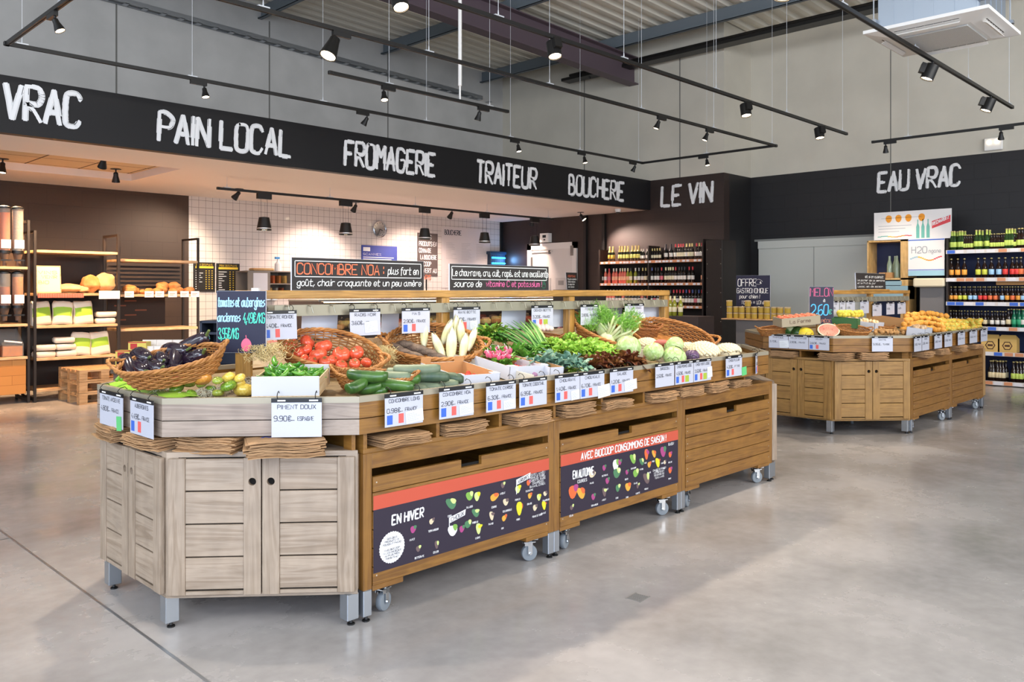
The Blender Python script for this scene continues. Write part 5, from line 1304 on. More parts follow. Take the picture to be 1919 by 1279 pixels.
for cx, cy, tx, tl, k in [(450, 320, .02, .05, 1.0), (575, 420, -.45, .2, 1.05), (650, 300, .4, 0, 1.05), (690, 415, .05, .1, 1.35), (775, 310, -.05, -.1, 1.05), (800, 430, .15, .25, 1.05), (870, 365, .35, .2, .95), (735, 250, 0, -.2, .9)]:
    px, py = 700 + cx / 4.7375, 560 + cy / 4.7375
    R_ = Matrix.Rotation(CAMR, 3, 'Z') @ Matrix.Rotation(tx, 3, 'Y') @ Matrix.Rotation(-tl, 3, 'X')
    o = put('endive', END, '', 'endive', px, py, 0, at=inpile(px, py, cE, .0022), rot=R_.to_euler(), scale=k * .82, group='endives in the wicker basket'); its.append(o)
ordinals(its, 'white pointed endive standing in the wide basket, %s')
RAD = body_of_rev([(0, -.1), (.016, -.095), (.028, -.07), (.032, -.03), (.028, .03), (.016, .08), (.006, .12), (0, .14)], 12, -1.2).mesh('black_radish', mat('black_radish_skin', '5d4c40', rough=.75, color2='84705e', vscale=22, bump=.4, bscale=70), smooth=True)
its = []
for cx, cy, an, k in [(180, 420, -.35, .8), (250, 465, -.15, .9), (300, 405, -.2, .9), (400, 440, -.35, 1), (480, 470, -.4, .9), (360, 495, -.05, .7), (570, 510, -.2, .8)]:
    o = put('black_radish', RAD, '', 'radish', 0, 0, 0, at=inpile(700 + cx / 4.7375, 560 + cy / 4.7375, cE, .003), rot=(0, .1, CAMR + an), scale=k * .8, group='black radishes in the basket'); its.append(o)
ordinals(its, 'long brown-black radish in the endive basket, %s')
# ---- leafy vegetables
def leaf_grid(b, base, dirv, ln, wd, curl, ruf, r, m=0, nu=8, nv=8, fr=15):
    d = Vector(dirv).normalized(); s_ = d.cross(Vector((0, 0, 1))); s_ = s_.normalized() if s_.length > .01 else Vector((1, 0, 0)); n_ = s_.cross(d); ph = r.random() * 6
    def f(u_, v_):
        x = (u_ - .5) * 2; w_ = wd * math.sin(PI * min(1, .12 + v_ * .86)) ** .7
        q = Vector(base) + d * (ln * v_) + s_ * (x * w_) + n_ * (-curl * v_ * v_ * ln + ruf * math.sin(fr * v_ + ph + x * 4) * abs(x) ** 1.5 + .25 * wd * x * x)
        return tuple(q)
    b.grid(nu, nv, f, m)
def leafy_head(n, rad, h, wd, ruf, seed, core=True):
    r = random.Random(seed); b = MB()
    for i in range(n):
        a = i * 2.4; t = i / n; el = .25 + 1.2 * (1 - t) if core else .3 + 1.0 * r.random()
        dv = (math.cos(a) * math.cos(el), math.sin(a) * math.cos(el), math.sin(el))
        leaf_grid(b, (math.cos(a) * rad * .12, math.sin(a) * rad * .12, -h * .3), dv, rad * (.75 + .35 * t) + h * .2, wd * (.8 + .4 * t), .35 + .3 * t, ruf, r)
    return b
M_LET = mat('lettuce_green', '8dbb3c', rough=.4, color2='b6d860', vscale=14, sss=.15); M_LETD = mat('leaf_green', '4f8a2e', rough=.4, color2='76a83f', vscale=14, sss=.1)
M_KALE = mat('kale_blue_green', '5b8a78', rough=.5, color2='8fae94', vscale=14); M_REDL = mat('red_lettuce', '5b2a1c', rough=.4, color2='8a5a2c', vscale=18, lo=.4, hi=.7)
LET = leafy_head(34, .12, .1, .05, .022, 3).mesh('lettuce', M_LET, smooth=True)
REDL = leafy_head(26, .11, .1, .045, .018, 4).mesh('red_lettuce', M_REDL, smooth=True)
KALE = leafy_head(22, .12, .08, .035, .02, 5, False).mesh('kale', M_KALE, smooth=True)
GRN = leafy_head(26, .11, .08, .022, .012, 6, False).mesh('leaf_bunch', M_LETD, smooth=True)
YGR = leafy_head(30, .08, .08, .02, .01, 7, False).mesh('leaf_bunch', mat('yellow_green_leaf', '9aa83a', rough=.45, color2='6f9433', vscale=16), smooth=True)
def heads(name, me, cat, lab, spots, h, group, sc=1.0):
    its = []
    for px, py, k in spots:
        its.append(put(name, me, '', cat, px, py, h, rot=(rr.uniform(-.3, .3), rr.uniform(-.3, .3), rr.random() * 6), scale=k * sc, group=group))
    if len(its) == 1: its[0]['label'] = lab.replace(', %s', '')
    else: ordinals(its, lab)
heads('lettuce', LET, 'lettuce', 'bright green curly lettuce, %s of the green ones', [(1045, 652, .8), (1070, 660, .85), (1098, 655, .85), (1125, 662, .8), (1060, 640, .7), (1142, 668, .6)], .08, 'green lettuces')
heads('red_lettuce', REDL, 'lettuce', 'dark red and green oak-leaf lettuce, %s of the red ones', [(1112, 683, .8), (1142, 680, .85), (1172, 676, .95), (1190, 683, .6)], .06, 'red lettuces')
heads('kale', KALE, 'kale', 'blue-green frilly kale behind the CHOU KALE card, %s', [(1012, 683, .8), (1040, 682, .85), (1068, 683, .8), (1085, 690, .6)], .055, 'kale bunches')
heads('radish_leaves', GRN, 'leafy vegetable', 'dense green leafy bunch left of the lettuces, %s', [(915, 628, .8), (935, 635, .8), (965, 662, .7), (985, 668, .75), (925, 670, .7), (945, 678, .6), (1002, 655, .7), (905, 655, .6)], .07, 'leafy bunches')
heads('celery_bunch', YGR, 'leafy vegetable', 'yellow-green leafy clump at the back beside the leeks, %s', [(918, 618, .8), (935, 622, .8), (1078, 694, .55), (905, 640, .7)], .12, 'yellow-green clumps')
# radishes
RD = MB(); RD.ell((0, 0, 0), (.02, .012, .012), 10, 8, 0); RD.tube([(-.018, 0, 0), (-.04, .003, 0)], [.004, .0008], 5, 1)
RD = RD.mesh('radish', [mat('pink_radish', 'd4416a', rough=.25, color2='e06a88', vscale=20), mat('radish_tip', 'f0e0e2', rough=.4)], smooth=True)
r = random.Random(9)
its = [put('pink_radish', RD, '', 'radish', 913 + (i % 8) * 6 + r.uniform(-2, 2), 657 + (i // 8) * 6 + r.uniform(-2, 2) - abs(i % 8 - 4) * .6, .11, rot=(r.random(), r.uniform(.2, 1.2), CAMR + PI / 2 + r.uniform(-.6, .6)), scale=1.05, group='bunch of pink radishes') for i in range(24)]
for o in its: o['label'] = 'small pink radish with a white tip in the bunch right of the endive basket'
# leeks / spring onions
its = []
def stalk(x0, y0, x1, y1, h0, h1, w_=.0085):
    p0, p1 = onray(x0, y0, h0), onray(x1, y1, h1); d = p1 - p0; b = MB(); k = 8
    pts = [tuple(d * (i / k) + Vector((0, 0, .018 * math.sin(PI * i / k)))) for i in range(k + 1)]
    b.tube(pts, [.006, .007] + [w_] * 4 + [w_ * .8, w_ * .5, .001], 8, m=0, flat=.55)
    o = obj('spring_onion', b.mesh('spring_onion', M_ONI[len(its) % 3], smooth=True), None, tuple(p0)); tag(o, '', 'spring onion', 'spring onions'); its.append(o)
M_ONI = [mat('onion_green_a', '4c8a36', rough=.3, color2='8fb565', vscale=5), mat('onion_green_b', '3d7a34', rough=.3, color2='74a850', vscale=5), mat('onion_green_c', '6a9c48', rough=.3, color2='a9c47c', vscale=5)]
for i in range(17):
    t = i / 16; stalk(1000 + 26 * t + r.uniform(-4, 4), 662 + r.uniform(-3, 2), 906 + 60 * t + r.uniform(-4, 4), 616 - 13 * t + r.uniform(-4, 4), .05, .13 + .03 * r.random())
for i in range(10):
    t = i / 9; stalk(1012 + 20 * t + r.uniform(-3, 3), 660 + r.uniform(-3, 2), 968 + 28 * t + r.uniform(-3, 3), 607 - 8 * t + r.uniform(-4, 4), .06, .15 + .03 * r.random())
ordinals(its, 'long green spring onion leaning on the heap, %s')
# purple kohlrabi, turnips, beans on the front
its = []
for i, (px, py) in enumerate(((958, 690), (970, 685), (985, 700), (1000, 702), (972, 700), (1022, 700))):
    its.append(put('kohlrabi', tomato_mesh(4, .02, .85, mat('purple_kohlrabi', '8a5a86', rough=.4, color2='b08aa0', vscale=9), 'kohlrabi') if i == 0 else its[0].data, '', 'kohlrabi', px, py, .03, scale=.024, rot=(r.random(), r.random(), 0), group='purple kohlrabi'))
ordinals(its, 'small purple kohlrabi on the front edge, %s')
# garlic basket, potatoes far side
bk = basket(BKD, 'small brown basket of pink garlic behind the spring onions', 1022, 630, .06, CAMR, extra=(0, 0), sc=.42); cG = (depth(bk.location), 625)
GAR = tomato_mesh(8, .06, .85, mat('garlic_skin', 'd9b0a0', rough=.5, color2='e9d6c8', vscale=30), 'garlic')
its = [put('garlic_bulb', GAR, '', 'garlic', 0, 0, 0, at=inpile(1011 + 7 * (i % 4), 616 - (i // 4) * 3, cG), rot=(r.random(), r.random(), 0), scale=.022, group='pink garlic') for i in range(7)]
ordinals(its, 'pinkish garlic bulb in the small brown basket, %s')
# fennel basket
bk = basket(BKA, 'wicker basket of fennel bulbs with feathery leaves', 1133, 634, .05, CAMR - .35, extra=(-.1, -.35), sc=.95); cF = (depth(bk.location), 630)
FEN = MB(); FEN.ell((0, 0, 0), (.05, .036, .05), 16, 10, 0, fn=lambda p: 1 + .07 * math.cos(4 * math.atan2(p.y, p.x)))
for i in range(5): FEN.tube([((i - 2) * .012, 0, .03), ((i - 2) * .022, (i % 2 - .5) * .02, .09), ((i - 2) * .035, (i % 2 - .5) * .04, .15)], [.012, .009, .006], 7, 0)
FEN = FEN.mesh('fennel_bulb', mat('fennel_white', 'dfe3b4', rough=.35, color2='b9cf7c', vscale=14, lo=.4, hi=.7), smooth=True)
FRD = MB(); r2 = random.Random(21)
for i in range(110):
    a = r2.random() * 6.3; x, y, z = (r2.uniform(-.06, .06), r2.uniform(-.04, .04), .11 + r2.random() * .06); el = r2.uniform(.2, 1.3); l = .03 + .05 * r2.random()
    p0 = Vector((x, y, z)); d = Vector((math.cos(a) * math.cos(el), math.sin(a) * math.cos(el), math.sin(el))) * l
    FRD.tube([p0, p0 + d * .5 + Vector((0, 0, .004)), p0 + d], [.0014, .001, .0004], 3, cap=False)
    for k in range(3):
        q = p0 + d * (.35 + .2 * k); e = Vector((r2.uniform(-1, 1), r2.uniform(-1, 1), r2.uniform(-.3, 1))).normalized() * .018; FRD.tube([q, q + e], [.0009, .0004], 3, cap=False)
FRD = FRD.mesh('fronds', mat('fennel_frond', '6fa83a', rough=.5, color2='8cc04c', vscale=20))
its = []
for cx, cy, k, t1, t2 in [(355, 340, 1.05, .6, -.3), (385, 435, 1.15, -.7, .2), (520, 355, .95, -.5, .5), (515, 435, .9, -.4, .3), (430, 400, .8, .3, 0), (560, 390, .7, .2, .7)]:
    R_ = Matrix.Rotation(CAMR, 3, 'Z') @ Matrix.Rotation(-t1, 3, 'Y') @ Matrix.Rotation(t2, 3, 'X')
    o = put('fennel', FEN, '', 'fennel', 0, 0, 0, at=inpile(1050 + cx / 4.41, 540 + cy / 4.41, cF, .003), rot=R_.to_euler(), scale=k, group='fennel in the basket', children=(('fronds', FRD),)); its.append(o)
ordinals(its, 'white fennel bulb with green fronds in the basket, %s')
for i, (px, py) in enumerate(((1098, 602), (1112, 590), (1126, 592), (1104, 615), (1135, 600))):
    p = inpile(px, py + 14, cF, .003); tag(obj('fennel_fronds', FRD, None, tuple(p - Vector((0, 0, .1))), (0, 0, i), 1.15), 'feathery green fennel top rising from the back of the basket, spray %s' % ORD[i], 'fennel leaves', 'feathery fennel tops')
basket(BKD, 'dark wicker basket upright behind the fennel under the PATATE DOUCE card', 1190, 625, .06, CAMR + .2, sc=.72, extra=(0, .0))
basket(BKA, 'large nearly empty wicker basket behind the cabbages', 1258, 636, .06, CAMR - .1, extra=(-.25, -.42), sc=1.08)
# cabbages and cauliflowers
def cabbage_mesh(m, name):
    b = MB(); b.ell((0, 0, 0), (.93, .93, .84), 24, 14, 0)
    r = random.Random(4)
    for k in range(7):
        a = k * 2.4 + .3
        def f(u_, v_, a=a, k=k):
            ph = -1.0 + v_ * 2.1; an = a + (u_ - .5) * 2.3 * math.sin(PI * min(1, .15 + v_ * .8)) ** .6; q = .97 + .01 * k + .03 * math.sin(v_ * 3 + an * 3) * v_ + .05 * max(0, v_ - .85)
            return (q * math.cos(ph) * math.cos(an), q * math.cos(ph) * math.sin(an), q * .88 * math.sin(ph))
        b.grid(9, 9, f, 0)
        for j in range(-1, 2):
            pts = [tuple(Vector(f(.5 + j * .25 * v / 6, v / 6)) * 1.008) for v in range(7)]; b.tube(pts, [.03, .022, .016, .012, .01, .008, .004], 5, 1)
    return b.mesh(name, m, smooth=True)
CAB = cabbage_mesh([mat('cabbage_green', '9dbb6a', rough=.35, color2='c3d69a', vscale=4), mat('cabbage_rib', 'dbe6b8', rough=.4)], 'cabbage')
RCAB = cabbage_mesh([mat('red_cabbage', '4a3350', rough=.35, color2='6b5272', vscale=4), mat('red_cabbage_rib', '8f7a94', rough=.4)], 'red_cabbage')
its = []
for cx, cy, k in [(560, 500, 105), (770, 530, 82), (940, 480, 84), (945, 568, 92)]:
    its.append(put('cabbage', CAB, '', 'cabbage', 1050 + cx / 4.41, 540 + cy / 4.41, .08 if cy > 500 else .1, rot=(rr.uniform(-.8, .8), rr.uniform(-.8, .8), rr.random() * 6), scale=k / 4.41 * 5.6 / F, group='green cabbages'))
ordinals(its, 'round pale green cabbage behind the front rim, %s')
put('red_cabbage', RCAB, 'dark purple cabbage between the green cabbages and the cauliflowers', 'cabbage', 1297, 668, .06, scale=.05)
CAUL = MB(); r = random.Random(8)
for i in range(150):
    t = (i + .5) / 150; z = 1 - t * 1.05; a = i * 2.39996; q = math.sqrt(max(0, 1 - z * z)); CAUL.ell((q * math.cos(a), q * math.sin(a), z * .62), (.13, .13, .12), 7, 5, 0)
CAUL.ell((0, 0, -.05), (.98, .98, .62), 16, 10, 0)
for k in range(9):
    a = k * .7; leaf_grid(CAUL, (.5 * math.cos(a), .5 * math.sin(a), -.5), (math.cos(a), math.sin(a), .75), .75, .34, -.3, .03, r, 1)
CAUL = CAUL.mesh('cauliflower', [mat('cauliflower_cream', 'e6d6b0', rough=.7), M_LET], smooth=True)
its = []
for px, py, k in ((1318, 660, .105), (1362, 661, .095), (1292, 655, .07), (1210, 648, .08)):
    its.append(put('cauliflower', CAUL, '', 'cauliflower', px, py, .06, rot=(rr.uniform(-.2, .2), rr.uniform(-.2, .2), rr.random() * 6), scale=k, group='cauliflowers'))
ordinals(its, 'cream cauliflower at the right end of the long stand, %s')
put('sweet_potato', RAD, 'single pink sweet potato behind the cabbages', 'sweet potato', 1240, 642, .1, rot=(0, 0, CAMR), scale=.6).data = body_of_rev([(0, -.1), (.02, -.09), (.035, -.04), (.035, .03), (.02, .08), (0, .1)], 12, -1).mesh('sweet_potato', mat('pink_sweet_potato', 'c0685a', rough=.6), smooth=True)
# thin dividers in the tray
for i, (px, py) in enumerate(((1259, 679), (1110, 700), (1020, 716))):
    p = W(px, py, z=.97); b = MB(); b.box(-.006, 0, 0, .006, .86, .055)
    tag(obj('tray_divider', b.mesh('divider', mat('pale_divider', 'cfc8b8', rough=.4)), None, (p.x, S1[1] + .01, .945), (math.atan(SLOPE), 0, 0)), 'pale divider running across the long stand, %s from the right' % ORD[i], 'divider')
# far side of the long stand: crates of roots seen under the rail
for i, (x, nm) in enumerate(((2.55, 'red potatoes'), (3.05, 'onions'), (3.75, 'carrots'), (4.3, 'leeks'), (5.0, 'beetroots'))):
    root = thing('fruit_crate', 'low wooden crate of %s on the far side of the long stand' % nm, 'crate', (x, S1[1] + 1.28, tz(x, S1[1] + 1.28) + .012), (-math.atan(SLOPE), 0, 0))
    b = MB(); b.box(-.2, -.25, 0, .2, .25, .01); b.box(-.2, -.25, .01, -.19, .25, .13); b.box(.19, -.25, .01, .2, .25, .13); b.box(-.19, -.25, .01, .19, -.24, .12); b.box(-.19, .24, .01, .19, .25, .12)
    obj('crate_box', b.mesh('crate_box', M_PLY), root)
    r = random.Random(i); me = tomato_mesh(3, .05, .8, mat('root_%d' % i, ('a8524a', 'b8803c', 'd9702c', '8fae5c', '6b2338')[i], rough=.6), 'root_vegetable')
    for k in range(20):
        o = obj(('potato', 'onion', 'carrot', 'leek', 'beetroot')[i], me, None, (x + r.uniform(-.15, .15), S1[1] + 1.28 + r.uniform(-.2, .2), tz(x, S1[1] + 1.28) + .06 + .06 * r.random()), (r.random() * 3, r.random() * 3, 0), (.04, .03, .03)); tag(o, 'loose %s in a crate on the far side of the long stand' % nm[:-1].replace('potatoe', 'potato'), nm.split()[-1], nm + ' on the far side')
# bundles of paper bags under the tray rim
bi = 0
def bags(x, y, z, rz, label, k=None, ink=False, sc=1):
    global bi
    root = thing('paper_bag_bundle', label, 'paper bags', (x, y, z), (0, 0, rz), scale=sc)
    obj('folded_bags', BAGS[(k if k is not None else bi) % 4], root); bi += 1
    if ink: obj('printed_mark', BAGINK, root, (0, 0, .056))
for i, (px, dy, ink) in enumerate(((748, .0, 0), (868, .03, 0), (905, -.0, 1) if 0 else (985, -.01, 1), (1080, .02, 0), (1155, .02, 0), (1238, .01, 0), (1295, .03, 0), (1345, .03, 0), (1392, .04, 0))):
    p = W(px, 700, y=S1[1] - .03); bags(p.x + .03, S1[1] + .06 + dy, .759, rr.uniform(-.08, .08), 'kraft paper bag bundle under the long front rim, %s from the left' % ORD[i], i, ink, .98)
v = Vector((S1[0] - .33, S1[1] + .27)); n2 = Vector((math.sin(ca), -math.cos(ca))); d2 = Vector((math.cos(ca), math.sin(ca)))
q = v + d2 * .09 + n2 * .0; bags(q.x, q.y, .759, ca + .25, 'bundle of kraft bags with blue print on the near corner cabinet', 2, True, 1.15)
q = v - d2 * .2 - n2 * .1; bags(q.x, q.y + .02, .759, ca - .3, 'fanned bundle of kraft bags at the left corner of the near cabinet', 3, False, 1.0)
bags(S1[0] - .555, S1[1] + .74, .76, -PI / 2 + .15, 'bundle of kraft bags sticking out over the left side doors, nearer one', 1)
bags(S1[0] - .575, S1[1] + 1.08, .76, -PI / 2 - .1, 'bundle of kraft bags sticking out over the left side doors, farther one', 3)
for i, px in enumerate((1735, 1765, 1800, 1830)): p = W(px, 700, y=S2[1] - .03); bags(p.x, S2[1] + .05, .759, 0, 'kraft bag bundle under the short stand right rim, %s from the left' % ORD[i])
p = chpt(*S2, 1641); bags(p.x - n_.x + .06, p.y + .1, .759, ca, 'thick bundle of kraft bags on the chamfered front of the short stand', 3, sc=1.05)
for px, l in ((1467, 'left'), (1560, 'right')): p = W(px, 700, x=S2[0] - .66); bags(S2[0] - .56, p.y, .759, -PI / 2, 'bundle of kraft bags on the left side of the short stand, %s one' % l)
# ---- short stand produce
p2 = onray(1464, 640, .06, 2); basket(BKA, 'shallow wicker basket with a watermelon wedge on the short stand', 1455, 622, .04, CAMR, s=2, sc=.72)
p2 = basket(BKA, 'wicker basket with big handles behind the half watermelon', 1596, 620, .05, CAMR, s=2, sc=.66, extra=(-.1, -.2))
basket(BKA, 'flat wicker basket of small nuts on the short stand', 1650, 613, .05, CAMR, s=2, sc=.5)
M_RIND = mat('watermelon_rind', '3c5a2a', rough=.25, color2='24401f', vscale=5, stretch=(1, 8, 8)); M_WMF = mat('watermelon_flesh', 'e8705e', rough=.4, color2='ee9a80', vscale=6); M_WMW = mat('watermelon_white', 'e9e4c0', rough=.5)
b = MB(); n = 28; vs = []; R_ = .125
for i in range(9):
    ph = PI / 2 * i / 8
    for j in range(n): a = 2 * PI * j / n; vs.append((R_ * math.cos(ph) * math.cos(a), R_ * 1.0 * math.sin(ph), R_ * math.cos(ph) * math.sin(a)))
b.add(vs, [(i * n + (j + 1) % n, i * n + j, (i + 1) * n + j, (i + 1) * n + (j + 1) % n) for i in range(8) for j in range(n)], 0)
wm = b.mesh('rind', M_RIND, smooth=True)
b = MB(); b.add([(R_ * .999 * math.cos(2 * PI * j / n), 0, R_ * .999 * math.sin(2 * PI * j / n)) for j in range(n)], [tuple(range(n))], 0); b.add([(R_ * .9 * math.cos(2 * PI * j / n), -.002, R_ * .9 * math.sin(2 * PI * j / n)) for j in range(n)], [tuple(range(n))], 1)
r = random.Random(2)
for k in range(26): a = r.random() * 6.3; q = r.uniform(.3, .75) * R_; b.ell((q * math.cos(a), -.002, q * math.sin(a)), (.003, .0015, .005), 6, 4, 2)
wf = b.mesh('cut_face', [M_WMW, M_WMF, M_BLACKP])
p2 = onray(1553, 619, .07, 2); root = thing('half_watermelon', 'half watermelon with its pink cut face towards the camera', 'watermelon', tuple(p2), (-.5, 0, CAMR), scale=(.92, .8, .62)); obj('rind', wm, root); obj('cut_face', wf, root)
b = MB(); b.add([(-.06, 0, 0), (.06, 0, 0), (.0, 0, .13), (-.05, .09, 0), (.05, .09, 0), (.0, .07, .08)], [(0, 1, 2), (1, 0, 3, 4), (0, 2, 5, 3), (2, 1, 4, 5)], 0); b.add([(-.06, .0, -.002), (.06, 0, -.002), (.06, .09, -.002), (-.06, .09, -.002)], [(3, 2, 1, 0)], 1)
p2 = onray(1469, 622, .08, 2); tag(obj('watermelon_wedge', b.mesh('wedge', [M_WMF, M_RIND]), None, tuple(p2 - Vector((0, 0, .03))), (0, 0, CAMR)), 'red watermelon wedge standing in the shallow basket', 'watermelon')
WML = MB(); WML.ell((0, 0, 0), (.11, .09, .085), 20, 12); WMd = WML.mesh('melon', M_RIND, smooth=True); WMy = MB(); WMy.ell((0, 0, 0), (.095, .08, .075), 20, 12); WMy = WMy.mesh('melon', mat('canary_melon', 'e6cf3a', rough=.4, color2='d8b82a', vscale=8), smooth=True)
put('watermelon', WMd, 'whole dark green watermelon left of the yellow melon', 'watermelon', 1495, 624, .06, 2, rot=(0, 0, .5), scale=.8); put('yellow_melon', WMy, 'yellow canary melon behind the MELON cards', 'melon', 1509, 626, .05, 2, scale=.9, rot=(0, 0, CAMR))
WMs = MB(); WMs.ell((0, 0, 0), (.07, .1, .09), 18, 12); put('watermelon', WMs.mesh('melon', mat('striped_rind', 'c9d6a0', rough=.3, color2='3f6a30', vscale=9, lo=.45, hi=.55), smooth=True), 'striped green and white watermelon piece behind the wedge', 'watermelon', 1482, 618, .07, 2, scale=.8)
# printed fruit carton
c = carton('printed fruit carton with red berries behind the watermelons', 1493, 604, .03, CAMR + .1, .42, .22, .09, 2, False, mat('printed_carton', 'a89a80', rough=.7), M_CARDB)
c2 = MB(); letter(c2, 'La Ferme', -.12, .03, .035, wd=.004, width=.22, off=-.1115); obj('lettering', c2.mesh('lettering', mat('brown_print', '5a3a2a', rough=.7)), c)
Mx = Matrix.LocRotScale(c.location, c.rotation_euler, (1, 1, 1)); PEA = tomato_mesh(2, .03, .95, mat('peach_skin', 'e08a5c', rough=.5, color2='d9604c', vscale=3), 'peach'); its = []
for i in range(18):
    o = obj('peach', PEA, None, tuple(Mx @ Vector((-.16 + .063 * (i % 6), -.07 + .065 * (i // 6), .075))), (i, i * 2, 0), .03); tag(o, '', 'peach', 'peaches in the printed carton'); its.append(o)
for o in its: o['label'] = 'red and yellow peach in the printed carton on the short stand'
# citrus and mango heaps
ORG = tomato_mesh(2, .01, .95, mat('orange_peel', 'e8993a', rough=.45, color2='f0b04c', vscale=3, bump=.1, bscale=200), 'orange'); MNG = MB(); MNG.ell((0, 0, 0), (1.3, .95, .85), 16, 10); MNG = MNG.mesh('mango', mat('mango_skin', 'e2a03c', rough=.3, color2='b8b84a', vscale=1.2), smooth=True)
LEM = MB(); LEM.ell((0, 0, 0), (1.2, .9, .9), 14, 9); LEM = LEM.mesh('lemon', mat('lemon_skin', 'e6cf4a', rough=.4), smooth=True)
r = random.Random(13); its = []
for i in range(64):
    row = i // 16; q = (i % 16) / 15; px = 1694 + q * 72 + r.uniform(-2, 2) + row * 2; py = 619 - row * 9 - 5 * math.sin(q * PI) + q * 2 + r.uniform(-1.5, 1.5)
    o = put('orange', ORG, '', 'orange', px, py, .035 + .03 * row, 2, rot=(r.random(), r.random(), 0), scale=.037, group='oranges heaped on the short stand'); its.append(o)
for o in its: o['label'] = 'orange in the left heap on the right half of the short stand'
its = []
for i in range(42):
    row = i // 14; q = (i % 14) / 13; px = 1766 + q * 68 + r.uniform(-2, 2); py = 618 - q * 5 - row * (8 - 3 * q) + r.uniform(-1.5, 1.5)
    o = put('mango', MNG, '', 'mango', px, py, .03 + .03 * row, 2, rot=(r.random() * .5, r.random() * .5, r.random() * 6), scale=.04, group='mangoes at the right end'); its.append(o)
for o in its: o['label'] = 'yellow-orange mango in the heap at the right end of the short stand'
its = []
for i in range(16):
    o = put('lemon', LEM, '', 'lemon', 1572 + (i % 8) * 6 + r.uniform(-2, 2), 590 - (i // 8) * 4, .12, 2, rot=(r.random(), r.random(), r.random() * 6), scale=.03, group='lemons under the rail'); its.append(o)
for o in its: o['label'] = 'yellow lemon in the crate under the rail of the short stand'
for i, (px, py, w_, d_, m_, lab) in enumerate(((1608, 606, .26, .45, M_CARDW, 'long white carton of pale mushrooms slanting towards the camera'), (1662, 600, .22, .4, M_CARDB, 'brown carton leaning across the short stand'), (1722, 620, .34, .18, M_CARDW, 'low white carton in front of the oranges'), (1572, 602, .12, .4, mat('green_carton', '3f6a3a', rough=.6), 'narrow dark green box left of the mushroom carton'))):
    c = carton(lab, px, py, .06, PI * 1.0 + .05 * i, w_, d_, .09, 2, False, m_, m_)
    if i in (0, 2):
        Mx = Matrix.LocRotScale(c.location, c.rotation_euler, (1, 1, 1)); mm = tomato_mesh(3, .03, .7, mat('mushroom_%d' % i, 'e4c79a' if i == 0 else 'd8b48c', rough=.6), 'mushroom')
        for k in range(30): o = obj('mushroom', mm, None, tuple(Mx @ Vector((r.uniform(-w_ / 2 + .03, w_ / 2 - .03), r.uniform(-d_ / 2 + .03, d_ / 2 - .03), .075 + .02 * r.random()))), (r.random() * 2, r.random() * 2, 0), .026); tag(o, 'pale mushroom in the %s' % ('long white carton' if i == 0 else 'low white carton before the oranges'), 'mushroom', 'mushrooms %d' % i if False else ('mushrooms in the long carton' if i == 0 else 'mushrooms in the low carton'))
straw('nut_heap', 'heap of small brown dates spilling along the short stand', 1668, 624, .35, .08, 10, 2) if False else None
NUT = tomato_mesh(3, .05, .7, mat('walnut_shell', 'b88a54', rough=.6, bump=.4, bscale=200), 'walnut')
for k in range(70):
    o = put('walnut', NUT, 'brown walnut scattered in front of the cartons on the short stand', 'walnut', 1640 + r.uniform(0, 62), 617 + r.uniform(-3, 7), .02 + .02 * r.random(), 2, rot=(r.random() * 3, r.random() * 3, 0), scale=.02, group='walnuts on the short stand')
# ================================================================ bakery side: bulk dispensers, bread shelves, pallets
M_SHB = mat('black_shelf_metal', '241c18', rough=.5)
def shelf_unit(name, label, x0, x1, y0, dep, zs, top, m=None, cat='shelf', lip=.035, back=None):
    root = thing(name, label, cat, (x0, y0, 0)); w_ = x1 - x0
    for x in (0, w_ - .03):
        b = MB(); b.box(x, 0, 0, x + .03, .03, top); b.box(x, dep - .03, 0, x + .03, dep, top); b.box(x, .03, top - .03, x + .03, dep - .03, top); b.box(x, .03, .02, x + .03, dep - .03, .06)
        obj('side_frame', b.mesh('side_frame', M_SHB), root)
    for z in zs:
        b = MB(); b.rbox(.03, -.01, z - lip, w_ - .03, dep - .03, z, .003); obj('shelf_board', b.mesh('shelf_board', m or SH), root)
    if back:
        b = MB(); b.box(.03, dep - .02, .1, w_ - .03, dep - .01, top - .25); obj('back_panel', b.mesh('back_panel', back), root)
    return root
BKP = mat('dark_back_panel', '2a1d16', rough=.6)
shelf_unit('bulk_shelf', 'black framed shelf of bulk dispensers at the left edge', 1.9, 3.24, 11.85, .55, (.6, 1.02, 1.75), 2.35, back=BKP)
shelf_unit('bread_shelf', 'bread shelf with flour bags below, left of the pallets', 3.27, 4.33, 11.8, .55, (.17, .57, .99, 1.41, 1.97), 2.22, back=BKP)
shelf_unit('bread_shelf', 'bread shelf with round loaves beside the white tiles', 4.42, 5.6, 12.1, .55, (.9, 1.39, 1.89), 2.24)
b = MB()
for i in range(7): b.box(4.46, 12.6, 1.42 + i * .06, 5.52, 12.62, 1.45 + i * .06)
tag(obj('bread_rack_slats', b.mesh('slats', M_SHB)), 'dark slatted panel behind the round loaves', 'rack')
b = MB(); b.box(4.46, 12.62, .93, 5.3, 12.64, 1.36, 0)
for i in range(5): b.box(4.55 + .15 * (i % 3), 12.615, 1.0 + .07 * i, 4.72 + .15 * (i % 3), 12.62, 1.02 + .07 * i, 1)
tag(obj('dark_notice_panel', b.mesh('panel', [BKP, mat('faded_brown_print', '7a4a36', rough=.7)])), 'dark printed panel below the round loaves', 'panel')
b = MB(); b.rbox(1.95, 11.87, .12, 3.2, 12.35, .56, .004); 
WBL = grid_mat('block_wood', 'b9793a', '8c5520', .32, .12, 'xz', .002, .4, .1, .5, 'c88a48')
tag(obj('wooden_bin', b.mesh('wooden_bin', WBL)), 'block-wood bin under the bulk dispensers with a cut-out grip', 'bin')
M_CLR = mat('clear_acrylic', 'e8e4dc', rough=.08, alpha=.16)
